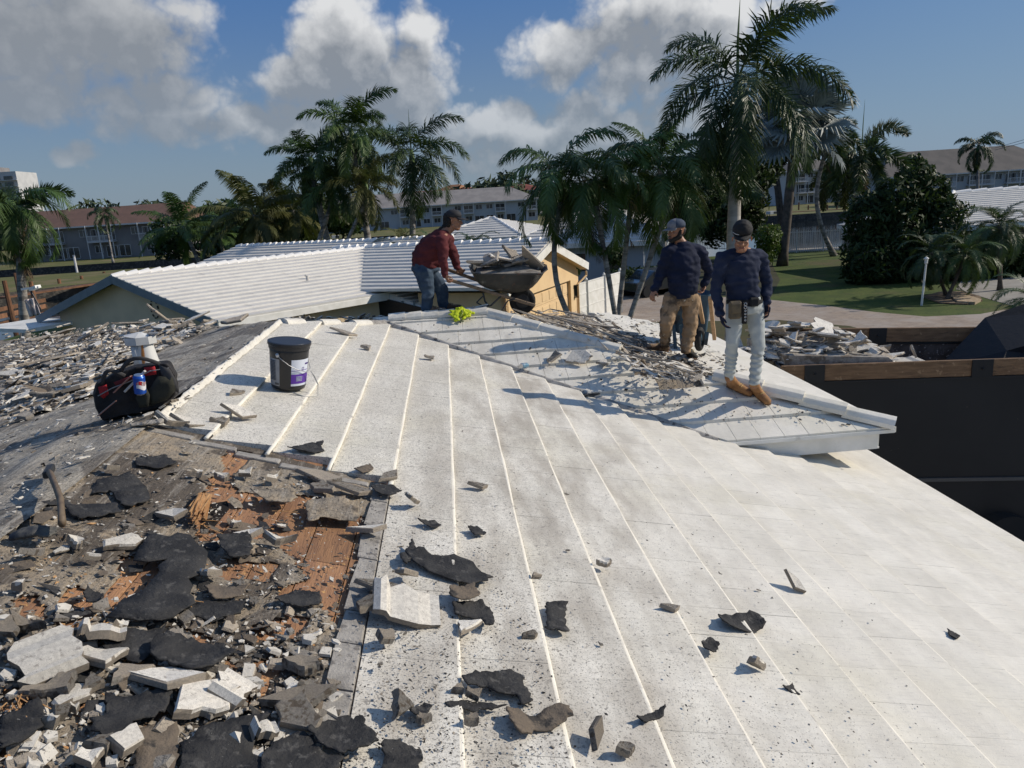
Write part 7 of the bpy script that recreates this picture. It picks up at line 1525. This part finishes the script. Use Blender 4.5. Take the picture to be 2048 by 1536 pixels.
b = MB(); b.beam(gb(196, 831, -.112), gb(230, 803, -.122), .012, .006); b.build('light_strap', mat('light_strap', (.32, .31, .30), rough=.6), tb_)
for k_, (u0, v0, u1, v1) in enumerate(((205, 770, 250, 752), (240, 745, 320, 728))):
    b = MB(); A0, A1 = gb(u0, v0, -.08), gb(u1, v1, -.08); pts_ = [A0.lerp(A1, t) + U * (.07 * math.sin(math.pi * t)) + Vector((0, -.05 * math.sin(math.pi * t), 0)) for t in np.linspace(0, 1, 9)]
    b.tube(pts_, [(.012, .003)] * 9, 6, up=(0, 1, 0)); b.build('handle', MATS['grey_web'], tb_, smooth=True)
b = MB(); b.tube([gb(196, 792, -.095), gb(225, 776, -.105), gb(262, 762, -.11), gb(300, 742, -.105), gb(338, 736, -.08)], .0035, 5); b.build('zip', mat('zip_grey', (.22, .22, .22), rough=.5), tb_)
def can(label, base, axis, cols, grp=None):
    o = thing('drink_can', label, 'drink can', base); q = Vector(axis).normalized().to_track_quat('Z', 'Y'); o.rotation_euler = q.to_euler()
    m_al = mat('aluminium', (.55, .55, .56), rough=.3, metal=.9)
    b = MB(); b.tube([(0, 0, 0), (0, 0, .006), (0, 0, .104), (0, 0, .116)], [.024, .033, .033, .026], 24); b.build('can_body', cols[0], o, smooth=False)
    for z0, z1, ra, rb in ((.116, .119, .0265, .025), (-.003, .001, .024, .026)): b = MB(); b.tube([(0, 0, z0), (0, 0, z1)], [ra, rb], 24); b.build('can_end', m_al, o)
    for k, (z0, z1, m) in enumerate(cols[1]):
        b = MB(); n = 12; vs = []
        for j in range(n + 1):
            a = R(-150 + 120 * j / n); w_ = .5 + .5 * math.sin(j / n * math.pi)
            for z in (z0, z1): vs.append((math.cos(a) * .0338, math.sin(a) * .0338, (z0 + z1) / 2 + (z - (z0 + z1) / 2) * w_ + .006 * math.sin(j * .55)))
        b.add(vs, [(2 * j, 2 * j + 2, 2 * j + 3, 2 * j + 1) for j in range(n)]); b.build('can_print', m, o)
    return o
m_cb = mat('can_blue', (.02, .09, .42), rough=.3, metal=.3); m_cr = mat('can_red', (.55, .02, .03), rough=.3); m_cw = mat('can_white', (.7, .7, .72), rough=.3)
can('blue can with a red, white and blue roundel sticking out of the tool bag', aty(281, 787, bc.y - .16), (.12, -.1, 1), (m_cb, [(.03, .085, m_cw), (.056, .082, m_cr)]))
can('crushed pale blue and silver can on the far white slope', PC.px(1046, 738, .035) + Vector((.05, .03, .03)), (-.62, -.72, .15), (mat('can_teal', (.10, .22, .32), (.35, .38, .40), sc=25, rough=.35, metal=.4), [(.02, .07, m_cw), (.035, .055, m_cb)]))

# ---------------------------------------------------------------- vent
vb = PB.px(297, 742, -.02); vt = thing('roof_vent', 'white metal roof vent with an orange rust streak behind the tool bag', 'vent', vb)
m_rustw = mat('white_metal', (.60, .60, .58), (.52, .52, .50), sc=8, rough=.45)
m = bpy.data.materials.new('rust_streak_metal'); m.use_nodes = True; nt = m.node_tree; nt.nodes.clear(); s = N(nt); v = s.a('ShaderNodeTexCoord').outputs['Object']; sp = s.a('ShaderNodeSeparateXYZ', i={0: v})
st_ = s.ramp(s.m('ADD', s.noise(s.vm('MULTIPLY', v, (40, 40, 5)), 1, 5, .6), s.m('MULTIPLY', s.m('ABSOLUTE', s.m('SUBTRACT', sp.outputs[0], .012)), -9)), .34, .52)
c_ = s.mix(st_, (.60, .60, .57), (.50, .19, .04)); bb_ = s.a('ShaderNodeBsdfPrincipled', i={'Base Color': c_, 'Roughness': .5}); nt.links.new(bb_.outputs[0], s.a('ShaderNodeOutputMaterial').inputs[0])
b = MB(); b.tube([(.015, 0, 0), (.0, 0, .31)], [.098, .062], 24, cap=False); b.build('cone', m, vt, smooth=True)
b = MB(); b.tube([(-.048, -.03, .02), (-.052, -.03, .25)], .045, 18); b.build('pipe', m_rustw, vt, smooth=True)
b = MB(); ang = [0, 45, 90, 135, 180, 225, 270, 315]; 
b.tube([(-.02, 0, .245), (-.02, 0, .31)], [(.135, .10), (.135, .10)], 8, cap=False, up=(0, 1, 0)); b.tube([(-.02, 0, .31), (-.015, 0, .345)], [(.135, .10), (.02, .02)], 8, up=(0, 1, 0)); o = b.build('cowl', m_rustw, vt); o.modifiers.new('t', 'SOLIDIFY').thickness = .003
b = MB(); b.beam((.06, 0, .33), (.13, .02, .325), .1, .008); b.build('cowl_flap', mat('grey_metal', (.2, .2, .2), rough=.5), vt)

# ---------------------------------------------------------------- curved tool handle, tar lump, gloves, vest
hb = PA.px(98, 945, -.03); th_ = thing('hammer', 'curved wooden tool handle sticking out of the grey felt', 'hammer', hb); hp_ = [PB.px(98, 942, .0) - hb]
p1 = aty(108, 965, hb.y - .28) - hb; p2 = aty(121, 1000, hb.y - .50) - hb; p3 = aty(124, 1046, hb.y - .70) - hb
tipb = PA.px(112, 1062, 0)
b = MB(); b.tube([Vector((0, 0, .0)), p1 * .55 + U * .015, p1, p1.lerp(p2, .5) + U * .01, p2, p2.lerp(p3, .6), p3], [(.013, .018)] * 6 + [(.015, .020)], 10); b.build('handle', mat('tool_wood', (.16, .12, .08), (.11, .08, .055), sc=9, rough=.6, stretch=(3, 1, 3), c3=(.25, .2, .13), sc3=5, t3=(.6, .7)), th_, smooth=True)
b = MB(); b.box((-.01, .02, .0), (.035, .13, .035), rot=Matrix.Rotation(R(18), 3, 'Z')); o = b.build('hammer_head', m_iron, th_); o.modifiers.new('b', 'BEVEL').width = .006
gl = thing('glove', 'dirty dark work glove lying near the curved tool handle', 'glove', PA.px(62, 1076, 0)); b = MB()
b.tube([(-.07, 0, .012), (-.03, .0, .022), (.02, .01, .024), (.06, .02, .018)], [(.028, .014), (.04, .02), (.042, .02), (.03, .012)], 12, up=(0, 0, 1)); 
for k in range(4): b.capsule((.05, -.02 + .018 * k, .015), (.09 - .006 * abs(k - 1), -.024 + .022 * k, .012), .010, .008)
b.capsule((0, .03, .012), (.03, .06, .01), .012, .009); remeshed('glove_cloth', b, .006, mat('dark_glove', (.03, .035, .045), (.12, .115, .10), sc=14, rough=.85, bump=.5, bsc=60), gl, 2)
o = thing('tool', 'small black roofing tool lying in the shadow on the white valley', 'tool', PC.px(1184, 791, .01)); b = MB(); b.beam((-.07, 0, .012), (.09, .01, .012), .026, .022); b.beam((-.07, -.035, .012), (-.07, .03, .012), .04, .022); q = b.build('tool_body', m_iron, o); q.modifiers.new('b', 'BEVEL').width = .006
vc = PC.px(918, 634, .0); hv = thing('hi_vis_vest', 'crumpled yellow-green high-visibility vest on the ridge at the stooping man\'s feet', 'vest', vc)
m_hv = mat('hi_vis_yellow', (.58, .66, .02), (.48, .58, .02), sc=9, rough=.7, bump=.4, bsc=60, trans=.15)
b = MB(); q = random.Random(3)
for k in range(26):
    a0 = q.random() * 6.28; r_ = q.random() * .11; x = math.cos(a0) * r_ * 1.25 ; y = math.sin(a0) * r_ * .8; z = .03 + .05 * (1 - r_ / .13) * q.random(); L = q.uniform(.04, .09); a1 = q.random() * 3.14
    b.capsule((x - math.cos(a1) * L, y - math.sin(a1) * L * .6, z + PC.b * (y - math.sin(a1) * L * .6)), (x + math.cos(a1) * L, y + math.sin(a1) * L * .6, z + .02 + PC.b * (y + math.sin(a1) * L * .6)), (.028, .016), (.024, .012), 8)
remeshed('vest_cloth', b, .006, m_hv, hv, 2, lambda c: .007 * nz(c, 30) + .004 * nz(c, 70))
b = MB(); b.tube([(-.02, -.10, -.02), (.03, -.085, .03), (.05, -.05, .06), (.03, 0, .085)], [(.016, .003)] * 4, 6); b.build('reflective_band', mat('band', (.45, .5, .12), rough=.3), hv, smooth=True)
rg = thing('rag', 'crumpled grey-white rag at the far edge of the stripped corner', 'rag', PA.px(300, 850, .0)); b = MB(); b.capsule((-.1, 0, .01), (.06, .02, .012), (.03, .01), (.04, .012)); remeshed('rag_cloth', b, .006, m_fragg, rg, 2, lambda c: .006 * nz(c, 40))
# tie cord on the tall palm etc. left out: not visible at this size
